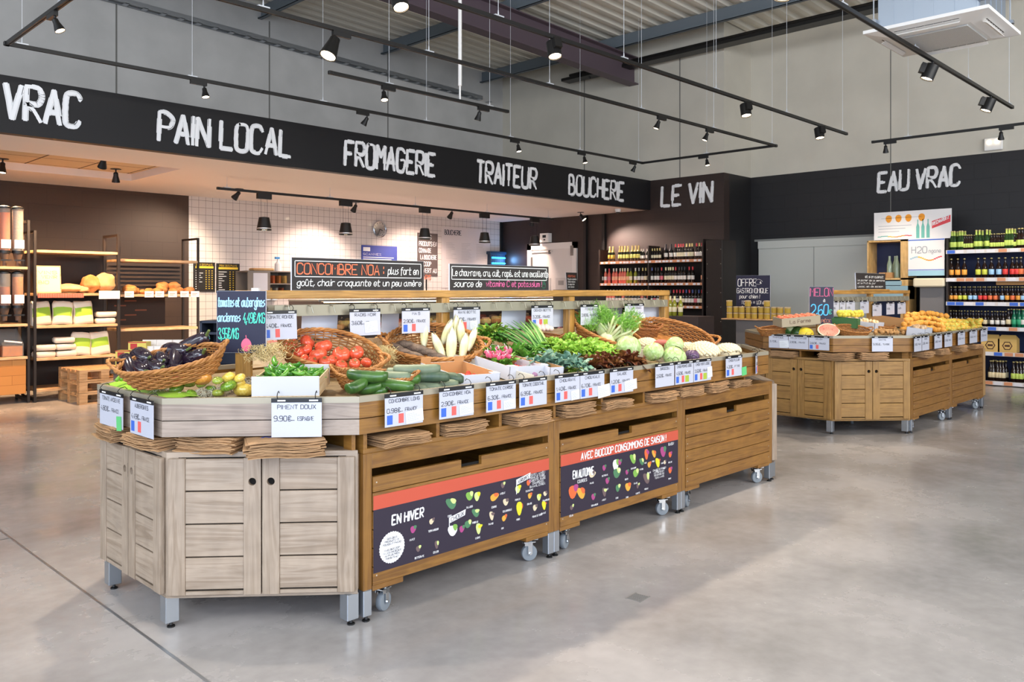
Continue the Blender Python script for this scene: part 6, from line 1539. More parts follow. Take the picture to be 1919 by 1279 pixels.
FILL = [mat('grain_' + n, c, rough=.8, var=.2, vscale=60) for n, c in (('oats', 'c99a5c'), ('lentils', 'b0552c'), ('seeds', '8d857a'), ('muesli', 'a8642c'), ('beans', '7c3a22'), ('pasta', 'd9a85c'))]
def disp_mesh(fill, h=.5, level=.8):
    b = MB(); b.lathe([(.062, .12), (.066, .14), (.066, .12 + h), (.05, .12 + h)], (0, 0, 0), 16, 0); b.lathe([(.055, .13), (.06, .14), (.06, .12 + h * level)], (0, 0, 0), 14, 1)
    b.lathe([(.068, .12 + h), (.068, .14 + h), (.03, .155 + h)], (0, 0, 0), 16, 2); b.lathe([(.07, .1), (.07, .135)], (0, 0, 0), 16, 2); b.lathe([(.03, -.06), (.035, .0), (.06, .1)], (0, 0, 0), 12, 3)
    b.box(-.055, -.075, .16, .055, -.068, .27, 4); b.box(-.06, -.078, -.0, .06, -.068, .02, 2)
    return b.mesh('dispenser', [M_CLR, fill, M_BLACKP, mat('smoked_plastic', '5a4a40', rough=.2), M_PAPER], smooth='auto')
its = []
for k in range(8): its.append(tag(obj('bulk_dispenser', disp_mesh(FILL[(2, 1, 0, 5)[k % 4]], .55, (.95, .9, .97)[k % 3]), None, (3.12 - k * .15, 11.93, 1.82)), '', 'dispenser', 'upper row of bulk dispensers'))
for o in its: o.location.z = 1.82
for i, o in enumerate(its): o['label'] = 'tall clear bulk dispenser in the upper row, %s from the right end' % ORD[i]
for k in range(8):
    o = tag(obj('bulk_dispenser', disp_mesh(FILL[(k + 3) % 6], .42, (.9, .6, .8)[k % 3]), None, (3.12 - k * .15, 11.93, 1.12)), 'clear bulk dispenser in the middle row, %s from the right end' % ORD[k], 'dispenser', 'middle row of bulk dispensers')
for k in range(4):
    b = MB(); b.add([(-.12, 0, 0), (.12, 0, 0), (.12, .3, 0), (-.12, .3, 0), (-.12, .0, .16), (.12, .0, .16), (.12, .3, .34), (-.12, .3, .34)], [(0, 1, 5, 4), (1, 2, 6, 5), (2, 3, 7, 6), (3, 0, 4, 7), (4, 5, 6, 7)], 0); b.box(-.11, .01, .005, .11, .29, .13, 1); b.tube([(-.1, .0, .2), (.1, .0, .17)], .012, 6, 2)
    tag(obj('scoop_bin', b.mesh('scoop_bin', [M_CLR, FILL[(k * 2 + 3) % 6], M_WPLAST]), None, (3.06 - k * .28, 11.9, .603)), 'clear scoop bin with grain on the lowest dispenser shelf, %s from the right' % ORD[k], 'scoop bin')
# pallets
M_PAL = wood('pallet_wood', 'a87a4a', 'cda070', 0, scale=4); 
for i in range(3):
    root = thing('wooden_pallet', 'rough wooden pallet in the stack before the bread shelf, %s' % ('bottom one', 'middle one', 'top one')[i], 'pallet', (3.6, 11.14, .146 * i), group='stacked pallets')
    L_, W_ = .62, .8
    b = MB()
    for k in range(3): b.box(0, k * (W_ - .1) / 2, 0, L_, k * (W_ - .1) / 2 + .1, .02)
    obj('bottom_boards', b.mesh('bottom_boards', M_PAL), root)
    for k in range(9): b = MB(); x, y = (k % 3) * (L_ - .1) / 2, (k // 3) * (W_ - .1) / 2; b.rbox(x, y, .02, x + .1, y + .1, .1, .003); obj('block', b.mesh('block', M_PAL), root)
    b = MB()
    for k in range(3): b.box(k * (L_ - .1) / 2, 0, .1, k * (L_ - .1) / 2 + .1, W_, .12)
    for k in range(5): b.box(0, k * (W_ - .12) / 4, .12, L_, k * (W_ - .12) / 4 + .12, .143)
    obj('top_boards', b.mesh('top_boards', M_PAL), root)
# framed sign, bread, flour on shelf 1
b = MB(); b.rbox(0, 0, 0, .3, .015, .36, .003, 0); b.box(.015, -.001, .015, .285, 0, .345, 1)
root = thing('framed_sign', 'pale framed sign leaning on the left of the bread shelf', 'sign', (3.32, 11.88, 1.412), (-.1, 0, 0)); obj('frame', b.mesh('frame', [SH, mat('cream_paper', 'e6cfae', rough=.7)]), root)
b = MB()
for t, z in (('VINS', .25), ('À VENIR', .19), ('BIO', .12)): letter(b, t, .03, z, .04, wd=.006, width=.22 if len(t) > 3 else .12, off=-.002)
obj('lettering', b.mesh('lettering', mat('faint_orange_ink', 'c98a5a', rough=.7)), root)
b = MB(); b.box(3.31, 11.77, 1.35, 3.86, 11.792, 1.408, 0); 
tag(obj('checked_cloth', b.mesh('cloth', grid_mat('red_check', 'd9a090', 'b4402e', .02, .02, 'xz', .005, .8, 0))), 'red and white checked strip on the front of the bread shelf', 'cloth')
b = MB(); b.box(4.05, 11.765, 1.33, 4.32, 11.775, 1.44, 0); tag(obj('shelf_label', b.mesh('shelf_label', M_PAPER)), 'blank white label at the right end of the upper bread shelf', 'label')
def lump(seed, rx, ry, rz, am=.12, m=None, name='loaf', nu=18, nv=12):
    r = random.Random(seed); o = [r.random() * 6 for _ in range(4)]
    return MB().ell((0, 0, rz), (rx, ry, rz), nu, nv, 0, fn=lambda p: 1 + am * math.sin(p.x * 4 + o[0]) * math.sin(p.y * 5 + o[1]) + am * .5 * math.sin(p.z * 7 + o[2])).mesh(name, m, smooth=True)
M_CRUST = mat('bread_crust', 'b8743a', rough=.7, color2='d9a468', vscale=7, bump=.3, bscale=20); M_KB = mat('kraft_bread_bag', 'c99a64', rough=.7, color2='dcb684', vscale=6, bump=.5, bscale=14)
for i, (x, z, rx, rz, m, lab) in enumerate(((3.74, 1.412, .17, .06, M_KB, 'flat kraft bag of bread in the middle of the bread shelf'), (3.92, 1.412, .08, .05, M_KB, 'small kraft bread bag beside the flat bag'), (4.02, 1.412, .12, .12, M_CRUST, 'dark crusty bread in a clear bag on the bread shelf'), (4.2, 1.412, .13, .14, M_KB, 'tall crumpled kraft bag at the right of the bread shelf'))):
    tag(obj('bread_bag', lump(i + 4, rx, .12, rz, .14, m), None, (x, 12.0, z)), lab, 'bread')
# round loaves on shelf 2
its = []
for i, (x, dz, rx) in enumerate(((4.62, 0, .1), (4.72, 0, .07), (4.95, 0, .065), (5.02, .0, .07), (5.1, 0, .09), (5.16, .05, .1), (5.26, 0, .07), (5.34, 0, .09), (5.42, 0, .065), (5.5, 0, .08), (5.3, .06, .09), (4.86, 0, .05))):
    its.append(tag(obj('round_loaf', lump(i + 20, rx, rx, rx * .68, .08, M_CRUST), None, (x, 12.22 + (i % 3) * .07, 1.392 + dz), (0, 0, i)), '', 'bread', 'round loaves'))
ordinals(its, 'round brown loaf on the bread shelf by the tiles, %s')
for i, x in enumerate((4.5, 4.78, 4.93, 5.12, 5.3, 5.46)):
    b = MB(); b.box(0, 0, 0, .13, .003, .09, 0); b.box(.02, -.001, .05, .1, 0, .056, 1); b.box(.02, -.001, .03, .08, 0, .036, 1)
    tag(obj('shelf_label', b.mesh('shelf_label', [M_PAPER, mat('orange_print', 'c97a4a', rough=.7)]), None, (x, 12.082, 1.345)), 'small white bread label on the loaf shelf edge, %s from the left' % ORD[i], 'label')
# flour bags
M_FLR = mat('white_paper_bag', 'e6d8c4', rough=.65, bump=.3, bscale=15); M_LIME = mat('lime_print', '9bbf3c', rough=.6)
def flour(seed, up=True):
    b = MB(); r = random.Random(seed)
    b.grid(1, 1, lambda u, v: (0, 0, 0))
    w_, d_, h_ = .11, .07, .27
    vs = []; n = 16
    for k in range(9):
        t = k / 8; 
        for j in range(n):
            a = 2 * PI * j / n; c_, s_ = math.cos(a), math.sin(a); e = .45; x = math.copysign(abs(c_) ** e, c_) * w_ * (1 + .05 * math.sin(t * 6 + seed)) * (1 - .1 * (t > .9)); y = math.copysign(abs(s_) ** e, s_) * d_ * (1 - .75 * max(0, t - .6) / .4); vs.append((x, y, t * h_ + .01 * math.sin(j + seed)))
    fs = [(k * n + j, k * n + (j + 1) % n, (k + 1) * n + (j + 1) % n, (k + 1) * n + j) for k in range(8) for j in range(n)] + [tuple(range(n - 1, -1, -1)), tuple(range(8 * n, 9 * n))]
    b.v = []; b.f = []; b.m = []
    b.add(vs, fs, 0)
    b.m = [1 if (i < 128 and 3 <= i // 16 <= 5 and (i % 16) in (9, 10, 11, 12, 13)) and up else 0 for i in range(len(b.f))]
    return b.mesh('flour_bag', [M_FLR, M_LIME], smooth=True)
FL = [flour(1), flour(2), flour(3, False)]
for i, (x, z, lab, k, rt) in enumerate(((3.38, .99, 'standing white flour bag with lime print, left on the middle shelf', 0, (0, 0, .2)), (3.64, .99, 'standing white flour bag with lime print, second on the middle shelf', 1, (0, .06, -.1)), (3.9, .99, 'standing white flour bag with lime print, third on the middle shelf', 0, (0, 0, .1)),
      (3.86, .57, 'leaning white flour bag with lime print on the low shelf, left one', 1, (0, .1, 0)), (4.12, .57, 'leaning white flour bag with lime print on the low shelf, right one', 0, (0, -.05, 0)))):
    tag(obj('flour_bag', FL[k], None, (x, 11.95, z + .002), rt, 1.12), lab, 'bag')
M_FL2 = MB().rbox(-.14, -.1, 0, .14, .1, .085, .02).mesh('flour_pack', M_FLR, smooth=True)
for i, (x, z, lab) in enumerate(((4.18, .99, 'lying white paper pack at the right of the middle shelf'), (4.19, 1.08, 'upper lying white pack at the right of the middle shelf'), (3.42, .57, 'bottom white pack in the left pile on the low shelf'), (3.43, .66, 'upper white pack in the left pile on the low shelf'), (3.68, .57, 'bottom white pack in the second pile on the low shelf'), (3.67, .66, 'middle white pack in the second pile on the low shelf'), (3.66, .75, 'top white pack in the second pile on the low shelf'))):
    tag(obj('paper_pack', M_FL2, None, (x, 11.93, z), (0, 0, (i % 3 - 1) * .1), .88), lab, 'pack')
# table of packets behind the aubergines
at_px = lambda px, t, z: Vector((ray(px, 600).x * t, ray(px, 600).y * t, z))
b = MB(); p = at_px(206, 7.18, 0); root = thing('side_table', 'low dark wooden table with packets behind the aubergine basket', 'table', (p.x, p.y, 0), (0, 0, CAMR))
DW = wood('dark_table_wood', '4a3524', '6d5138', 0)
b.rbox(0, 0, .72, .95, .45, .76, .004); obj('table_top', b.mesh('table_top', DW), root)
for x in (.02, .87):
    for y in (.02, .37): b = MB(); b.box(x, y, 0, x + .06, y + .06, .72); obj('leg', b.mesh('leg', DW), root)
b = MB(); b.box(.02, .05, .3, .93, .4, .33); obj('lower_shelf', b.mesh('lower_shelf', DW), root)
PK = mat('yellow_pack', 'd8c25a', rough=.5); PKR = mat('red_pack_print', 'b8322c', rough=.5); PW = mat('white_pouch', 'e4dcd4', rough=.45); PN = mat('nut_window', 'a8744c', rough=.6, var=.3, vscale=60)
b = MB(); b.rbox(0, 0, 0, .16, .1, .075, .002, 0); b.box(.02, -.001, .01, .08, 0, .06, 1); b.box(.0, -.0005, .066, .16, 0, .075, 1); PACK = b.mesh('biscuit_box', [PK, PKR])
b = MB(); b.add([(0, 0, 0), (.1, 0, 0), (.1, .06, 0), (0, .06, 0), (0, .028, .19), (.1, .028, .19), (.1, .032, .19), (0, .032, .19)], [(0, 1, 5, 4), (1, 2, 6, 5), (2, 3, 7, 6), (3, 0, 4, 7), (4, 5, 6, 7)], 0); b.add([(.02, .001, .02), (.08, .001, .02), (.08, .014, .12), (.02, .014, .12)], [(0, 1, 2, 3)], 1); b.v = [(x, y - .002 if 8 <= i else y, z) for i, (x, y, z) in enumerate(b.v)]; POUCH = b.mesh('pouch', [PW, PN])
for i, (px, k) in enumerate(((216, 0), (216, 1), (240, 0), (240, 1), (240, 2))):
    p = at_px(px, 7.3, .762 + .077 * k); tag(obj('biscuit_box', PACK, None, tuple(p), (0, 0, CAMR)), 'yellow and red biscuit box in the %s pile on the side table, level %s' % ('left' if px < 230 else 'right', ORD[k]), 'box', 'biscuit boxes')
its = []
for i in range(14):
    px = 264 + (i % 7) * 15; p = at_px(px, 7.3 + .14 * (i // 7), .762 + .0 * (i // 7)); o = tag(obj('nut_pouch', POUCH, None, tuple(p), (0, 0, CAMR + (i % 3 - 1) * .1), 1 + .25 * (i // 7)), '', 'pouch', 'nut pouches'); its.append(o)
ordinals(its, 'white pouch with a window on the side table, %s')
# dark crate with bottles behind the tomato board
root = thing('bottle_crate', 'dark crate with juice bottles left of the tomato board', 'crate', tuple(at_px(374, 7.2, .761)), (0, 0, CAMR)); b = MB(); b.box(0, 0, .3, .34, .3, .32); b.box(0, 0, 0, .02, .3, .42); b.box(.32, 0, 0, .34, .3, .42); b.box(0, .28, 0, .34, .3, .42); b.box(0, 0, 0, .34, .3, .02); b.box(0, 0, .4, .34, .3, .42)
obj('crate_box', b.mesh('crate_box', mat('dark_blue_wood', '232a3c', rough=.6)), root)
# pot plant greens behind
GR2 = MB(); r = random.Random(3)
for i in range(70):
    a = r.random() * 6.3; x, y = r.uniform(-.22, .22), r.uniform(-.05, .05); GR2.tube([(x, y, 0), (x + .02 * math.cos(a), y, .1), (x + .04 * math.cos(a), y + .02 * math.sin(a), .17)], [.004, .007, .001], 4, flat=.3)
tag(obj('herb_plants', GR2.mesh('herbs', M_LETD), None, tuple(at_px(352, 8.2, .78))), 'row of dark green herbs behind the nut pouches', 'herbs')
b = MB(); b.rbox(-.25, -.1, 0, .25, .1, .78, .004); p = at_px(352, 8.2, 0); tag(obj('herb_stand', b.mesh('herb_stand', DW), None, tuple(p)), 'dark stand carrying the herbs', 'stand')
# ================================================================ tiled wall
def wall_panel(name, label, cat, px0, px1, z0, z1, mats, fn=None, th=.02, y=YB - .003):
    p, q = W(px0, 500, y=YB), W(px1, 500, y=YB); w_ = q.x - p.x; root = thing(name, label, cat, (p.x, y - th, z0)); b = MB(); b.box(0, 0, 0, w_, th, z1 - z0, 0); obj('board', b.mesh('board', mats), root)
    if fn: fn(root, w_, z1 - z0)
    return root
M_YEL = mat('yellow_print', 'e6c23c', rough=.6); M_MENU = mat('black_menu', '1d1a18', rough=.6)
def menu(root, w_, h):
    b = MB(); r = random.Random(int(w_ * 1000)); b.box(w_ * .08, -.002, h * .8, w_ * .92, -.001, h * .87, 0)
    letter(b, 'PRIX DES PAINS', w_ * .12, h * .89, h * .06, width=w_ * .75, off=-.002)
    for i in range(9): 
        b.box(w_ * .08, -.002, h * (.1 + .075 * i), w_ * (.2 + .25 * r.random()), -.001, h * (.12 + .075 * i), 1)
        for k in range(3): b.box(w_ * (.55 + .14 * k), -.002, h * (.1 + .075 * i), w_ * (.6 + .14 * k), -.001, h * (.125 + .075 * i), 0)
    obj('lettering', b.mesh('lettering', [M_YEL, M_WHITE]), root)
wall_panel('price_board', 'black and yellow price board, left one on the tiles', 'price board', 362, 402, 1.42, 1.93, M_MENU, menu)
wall_panel('price_board', 'black and yellow price board, right one on the tiles', 'price board', 405, 448, 1.40, 1.92, M_MENU, menu)
def blue(root, w_, h):
    b = MB(); b.box(.03, -.002, h - .12, .2, -.001, h - .04, 0); letter(b, 'SCANNEZ', .03, h - .2, .04, width=w_ * .5, off=-.002)
    for i in range(7): b.box(.03, -.002, h - .25 - .04 * i, w_ * (.9 - .07 * (i % 3)), -.001, h - .235 - .04 * i, 0)
    obj('lettering', b.mesh('lettering', M_WHITE), root)
wall_panel('poster', 'blue poster with white text on the tiled wall', 'poster', 677, 743, 1.6, 2.36, mat('royal_blue', '3a4a9a', rough=.5), blue)
def commande(root, w_, h):
    b = MB(); ls = ['TOUS LES', 'PRODUITS EN', 'COMMANDE', 'À LA BOUCHERIE', 'BIOCOOP', 'OUVERT AU', 'MARS']
    for i, t in enumerate(ls): letter(b, t, .03, h - .13 - i * .145, .09, wd=.013, width=w_ * (.88 if len(t) > 8 else .6), off=-.002, m=0 if i < 6 else 1)
    obj('lettering', b.mesh('lettering', [M_WHITE, M_CH['orange']]), root)
wall_panel('chalk_notice', 'tall dark notice with white capitals on the tiled wall', 'notice', 782, 819, 1.75, 2.68, mat('grey_brown_slate', '5b514e', rough=.7), commande)
def bouch(root, w_, h):
    b = MB(); letter(b, 'BOUCHERIE', .08, h - .17, .1, wd=.015, width=w_ * .33, off=-.002, m=0)
    r = random.Random(3)
    for c_ in range(3):
        for rr_ in range(2):
            for i in range(11): b.box(w_ * (.08 + .31 * c_), -.002, h * (.47 - .44 * rr_) - i * .035 + .36, w_ * (.08 + .31 * c_ + .1 + .12 * r.random()), -.001, h * (.47 - .44 * rr_) - i * .035 + .366, 1)
    obj('lettering', b.mesh('lettering', [M_CTXT, mat('pale_print', 'b4aaa6', rough=.7)]), root)
wall_panel('menu_panel', 'large white butcher menu panel on the tiled wall reading BOUCHERIE', 'menu', 827, 917, 1.5, 2.85, mat('menu_white', 'd9cfcb', rough=.5), bouch)
p = W(710, 430, y=YB); root = thing('wall_clock', 'round white wall clock on the tiled wall', 'clock', (p.x, YB - .004, 2.7))
b = MB(); b.M = Matrix.Rotation(PI / 2, 4, 'X'); b.lathe([(.165, 0), (.17, .02), (.17, .04), (.15, .045), (.148, .03)], (0, 0, 0), 32); obj('case', b.mesh('case', M_CHROME, smooth='auto'), root)
b = MB(); b.M = Matrix.Rotation(PI / 2, 4, 'X'); b.lathe([(.15, .028), (0, .028)], (0, 0, 0), 32, 0); b.M = None
for i in range(12): a = i * PI / 6; b.box(.125 * math.sin(a) - .006, -.031, .125 * math.cos(a) - .009, .125 * math.sin(a) + .006, -.029, .125 * math.cos(a) + .009, 1)
obj('dial', b.mesh('dial', [M_WPLAST, M_BLACKP]), root)
for a, l, w_ in ((1.95, .075, .006), (3.5, .115, .004)):
    b = MB(); b.tube([(0, -.034, 0), (l * math.sin(a), -.034, l * math.cos(a))], w_, 4); obj('clock_hand', b.mesh('clock_hand', M_BLACKP), root)
# insect killer, black duct, cupboard, knives
p = W(938, 475, y=YB); root = thing('insect_killer', 'glowing blue insect killer lamp in the corner of the tiles', 'insect lamp', (13.49, YB - .14, 1.98)); b = MB(); b.rbox(-.24, 0, 0, .24, .12, .34, .01, 0); b.rbox(-.27, -.01, .3, .27, .13, .37, .01, 0); b.rbox(-.26, -.01, -.03, .26, .13, .01, .01, 0)
obj('housing', b.mesh('housing', mat('dark_blue_housing', '15304a', rough=.4)), root)
for z in (.09, .22): b = MB(); b.tube([(-.21, -.01, z), (.21, -.01, z)], .02, 8); obj('blue_tube', b.mesh('blue_tube', mat('blue_tube_light', '3fb4ff', emit='2f9cff', es=5)), root)
b = MB()
for i in range(11): b.box(-.23 + i * .046, -.035, .02, -.226 + i * .046, -.03, .3)
obj('guard_grille', b.mesh('guard_grille', M_BLACK), root)
point((p.x, YB - .3, 2.15), 12, (.2, .5, 1), .1)
b = MB(); b.box(p.x - .03, YB - .05, 0, p.x + .03, YB - .001, 3.05); tag(obj('wall_duct', b.mesh('wall_duct', M_BLACK)), 'black duct running down the tiles behind the blue insect lamp', 'wall duct')
p = W(470, 520, y=13.2); root = thing('steel_cupboard', 'grey steel wall cupboard with open shelves and a taped sheet', 'cupboard', (p.x, 13.3, 1.35)); q = W(552, 520, y=13.2); w_ = q.x - p.x
b = MB(); b.box(0, 0, 0, .25 * w_ * 2, .02, .42, 0); b.box(0, 0, .42, w_, .45, .44, 0); b.box(0, 0, -.02, w_, .45, 0, 0); b.box(w_ - .02, 0, 0, w_, .45, .42, 0); b.box(0, .43, 0, w_, .45, .42, 0); b.box(w_ * .5, 0, .2, w_, .43, .22, 0)
obj('cabinet_body', b.mesh('cabinet_body', mat('dull_steel', '8a8178', rough=.5, metal=.3)), root); b = MB(); b.box(.1, -.004, .03, .1 + w_ * .32, -.001, .4); obj('taped_sheet', b.mesh('taped_sheet', M_PAPER), root)
for i in range(6): b = MB(); b.rbox(w_ * (.56 + .07 * i), .1, .0 + .22 * (i % 2), w_ * (.61 + .07 * i), .3, .14 + .22 * (i % 2), .004); tag(obj('food_box', b.mesh('food_box', FILL[i % 6]), None, (p.x, 13.3, 1.352)), 'small packet in the grey steel cupboard, %s from the left' % ORD[i], 'packet')
b = MB(); b.lathe([(.06, 0), (.06, .13), (.02, .18), (.02, .22)], (0, 0, 0), 12, 0); b.box(-.06, -.015, .22, .03, .015, .26, 1); tag(obj('spray_bottle', b.mesh('spray_bottle', [M_WPLAST, mat('spray_blue', '4a90c9', rough=.4)]), None, (p.x + w_ * .78, 13.45, 1.79)), 'white spray bottle with a blue trigger on the steel cupboard', 'bottle')
b = MB(); b.rbox(-.2, -.1, 0, .2, .1, .05, .02); tag(obj('kraft_parcel', b.mesh('parcel', M_KB), None, (p.x + w_ * .4, 13.45, 1.79)), 'flat kraft parcel on top of the steel cupboard', 'parcel')
for i in range(3): b = MB(); p = W(797 + i * 6, 540, y=13.6); b.box(-.012, 0, -.3, .012, .012, 0); tag(obj('knife', b.mesh('knife', M_BLACK), None, (p.x, YB - .03, 1.78 - .05 * i)), 'black-handled knife on the tiled wall, %s from the left' % ORD[i], 'knife')
# service counter
root = thing('deli_counter', 'long refrigerated deli counter with a glass front along the alcove', 'counter', (6.6, 10.3, 0))
b = MB(); b.rbox(0, 0, .05, 6.2, .9, .85, .01, 0); b.box(.0, .0, .0, 6.2, .85, .05, 1); obj('base_cabinet', b.mesh('base_cabinet', [mat('counter_dark', '3a3230', rough=.4), M_BLACK]), root)
b = MB(); b.rbox(0, .1, 1.28, 6.2, .95, 1.31, .004, 0); obj('counter_top', b.mesh('counter_top', mat('counter_steel', '9a958c', rough=.3, metal=.7)), root)
b = MB(); b.add([(0.02, .0, .86), (6.18, 0, .86), (6.18, .1, 1.28), (0.02, .1, 1.28)], [(0, 1, 2, 3)]); obj('glass_front', b.mesh('glass_front', mat('counter_glass', 'ffffff', rough=.02, trans=1, alpha=.25)), root)
b = MB(); b.tube([(.1, .2, 1.27), (6.1, .2, 1.27)], .012, 6); obj('light_tube', b.mesh('light_tube', mat('warm_tube', 'ffd8a8', emit='ffd8a8', es=8)), root)
b = MB(); b.rbox(.02, .9, .85, 6.18, .93, 1.28, .002); b.box(0, 0, .85, .02, .93, 1.28); b.box(6.18, 0, .85, 6.2, .93, 1.28); obj('back_panel', b.mesh('back_panel', mat('counter_dark', '3a3230')), root)
r = random.Random(6); CH = [mat('cheese_%d' % i, c, rough=.5) for i, c in enumerate(('e8c878', 'd99a5c', 'e9dcc0', 'c4684a', 'b8563c', 'e6b89a'))]; CHM = []
for i, c in enumerate(CH):
    b = MB(); b.lathe([(.09, 0), (.1, .02), (.1, .07), (.08, .085)], (0, 0, 0), 14) if i % 2 == 0 else b.rbox(-.1, -.06, 0, .1, .06, .07, .012); CHM.append(b.mesh('cheese', c))
for i in range(44): tag(obj('cheese', CHM[i % 6], None, (6.75 + (i % 22) * .275, 10.5 + .28 * (i // 22), .86 + .03 * (i // 22)), (0, 0, r.random())), ('round' if i % 2 == 0 else 'oblong') + ' cheese or meat piece inside the glass deli counter', 'cheese', 'food in the deli counter')
for i, (px, m, l) in enumerate(((503, 0, 'left'), (515, 0, 'right'))): p = at_px(px, 11.3, 1.312); b = MB(); b.lathe([(.035, 0), (.04, .1), (.03, .11)], (0, 0, 0), 14); tag(obj('white_jar', b.mesh('jar', M_WPLAST), None, tuple(p)), 'small white pot on the deli counter, %s one' % l, 'pot')
p = at_px(1094, 12.3, 0); 
root = board('small dark chalkboard with an orange edge standing on the counter end', (W(1063, 540, y=9.4).x, 9.4, 1.46), 0, .3, .3, tilt=-.1)
write(root, [('NOUVEAU', .04, .22, .035, .2, .14)], 'orange'); write(root, [('Plats cuisinés', .03, .17, .028, .24, .14), ('faits maison', .03, .125, .028, .2, .14), ('à emporter', .03, .08, .028, .18, .14), ('sur place', .03, .035, .028, .16, .14)], 'white')
b = MB(); b.rbox(W(1050, 540, y=9.4).x, 9.2, 0, W(1120, 540, y=9.4).x, 9.6 - .02, 1.455, .01); tag(obj('counter_end_block', b.mesh('block', mat('counter_dark', '3a3230'))), 'dark end block of the service counter below the small chalkboard', 'counter')
# ================================================================ wine shelves
GLS = {'g': mat('dark_green_glass', '141a10', rough=.08, coat=.5), 'r': mat('rose_wine', 'd95a50', rough=.08, coat=.5, color2='e8826a', vscale=3), 'w': mat('white_wine_glass', '8a8a2a', rough=.08, coat=.5), 'k': mat('black_bottle_glass', '17100e', rough=.08, coat=.5)}
CAPC = {'y': mat('gold_capsule', 'c9b26c', rough=.3, metal=.3), 'r': mat('red_capsule', 'c8202c', rough=.3), 'w': mat('white_capsule', 'dcd2c0', rough=.4), 'b': mat('black_capsule', '1c1a1c', rough=.3), 'c': mat('cream_capsule', 'e8dca8', rough=.4), 'u': mat('blue_capsule', '3a4a8a', rough=.3), 'g': mat('grey_capsule', '9a9a98', rough=.3)}
LABC = {'w': mat('white_label', 'e6ded2', rough=.6), 'c': mat('cream_label', 'e4d8b4', rough=.6), 'y': mat('yellow_label', 'd6d06a', rough=.6), 'o': mat('orange_label', 'eeb08a', rough=.6), 'p': mat('pink_label', 'd8707a', rough=.6), 'k': mat('gold_label', 'c9a040', rough=.5)}
WB = {}
def wine(code):
    if code in WB: return WB[code]
    g, c_, l, s_ = code; k = .78 if s_ == 's' else 1; champ = s_ == 'f'
    r_ = .04 if champ else .036
    prof = [(r_ * .9, 0), (r_, .006), (r_, .06), (r_ * 1.012, .061), (r_ * 1.012, .135), (r_, .136), (r_, .175), (r_ * .85, .2), (.018, .225), (.0145, .24), (.0155, .29), (.0155, .3), (0, .302)]
    if champ: prof[7:] = [(r_ * .9, .19), (.026, .215), (.018, .245), (.017, .28), (.02, .3), (.012, .31), (0, .312)]
    ms = [0, 0, 0, 1, 1, 1, 0, 0, 0] + [2] * 4
    if champ: ms = [0, 0, 0, 1, 1, 1, 0, 2, 2, 2, 2, 2, 2]
    ms = ms[:len(prof) - 1]; ms[3] = ms[4] = 1; ms[5] = 0
    b = MB(); b.lathe([(q[0] * k, q[1] * k) for q in prof], (0, 0, 0), 14, mseg=ms)
    me = b.mesh('wine_bottle', [GLS[g], LABC[l], CAPC[c_]], smooth='auto'); me.materials[0] = GLS[g]; WB[code] = me; return me
YW0, YW1 = W(1318, 500, x=13.38).y, W(1122, 500, x=13.38).y
root = thing('wine_shelf', 'dark wine shelving with three lit orange-edged boards under LE VIN', 'shelf', (13.38, YW1, 0), (0, 0, -PI / 2)); WW = YW1 - YW0
b = MB(); b.box(0, 0, 0, .03, .38, 2.28); obj('side_panel', b.mesh('side_panel', M_SHB), root); b = MB(); b.box(WW / 2 - .015, 0, 0, WW / 2 + .015, .38, 2.32); obj('side_panel', b.mesh('side_panel', M_SHB), root)
b = MB(); b.box(WW - .03, 0, 0, WW, .38, 2.4); obj('side_panel', b.mesh('side_panel', M_SHB), root)
b = MB(); b.box(0, .36, 0, WW, .375, 2.0); obj('back_panel', b.mesh('back_panel', mat('shelf_back_black', '120d0b', rough=.7)), root)
M_SHO = mat('copper_shelf_edge', 'c98a64', rough=.4)
WZS = (2.03, 1.59, 1.155, .66, .2)
for z in WZS: b = MB(); b.box(.03, 0, z - .05, WW - .03, .36, z, 0); obj('shelf_board', b.mesh('shelf_board', M_SHO), root)
r = random.Random(5)
for z in WZS[:3]:
    b = MB(); x = .06
    while x < WW - .1: b.box(x, -.004, z - .045, x + .06, -.001, z - .008); x += r.choice((.075, .09, .12, .16))
    obj('price_tags', b.mesh('price_tags', M_PAPER), root)['kind'] = 'stuff'
def bottles(rows, zs, xdep, place, mk, group):
    n_ = 0
    for (name, lst), z in zip(rows, zs):
        lst = sorted(lst)
        for i, (px, code) in enumerate(lst):
            y = W(px, 500, x=xdep).y
            cap_ = {'y': 'gold', 'r': 'red', 'w': 'white', 'b': 'black', 'c': 'cream', 'u': 'blue', 'g': 'grey'}[code[1]]; gl = {'g': 'dark green', 'r': 'pink rosé', 'w': 'olive', 'k': 'black'}[code[0]]
            o = obj('wine_bottle', mk(code), None, (xdep, y, z + .001)); tag(o, '%s wine bottle with %s cap on the %s, %s from the left' % (gl, cap_, name, ORD[min(i, 59)]), 'wine bottle', group)
def cx5(*l): return [(1120 + c / 6.09, code) for c, code in l]
r = random.Random(17)
top = cx5((140, 'gykf'), (178, 'gykf'), (255, 'gyyf'), (283, 'gyyf'), (315, 'gyyf'), (350, 'gyyf'), (398, 'gyyf'), (435, 'gyyf'), (470, 'gyyf'), (500, 'gwws'), (525, 'gwws'), (567, 'gwws'), (625, 'kycs'), (652, 'kycs'), (680, 'kycs'), (710, 'kycs'), (780, 'kbwf'), (840, 'kbwf'), (890, 'krww'), (925, 'krcw'), (950, 'krcw'), (977, 'krcw'), (1015, 'kyww'), (1050, 'kycw'), (1078, 'kycw'), (1130, 'krww'), (1162, 'kyww'), (1192, 'krww'))
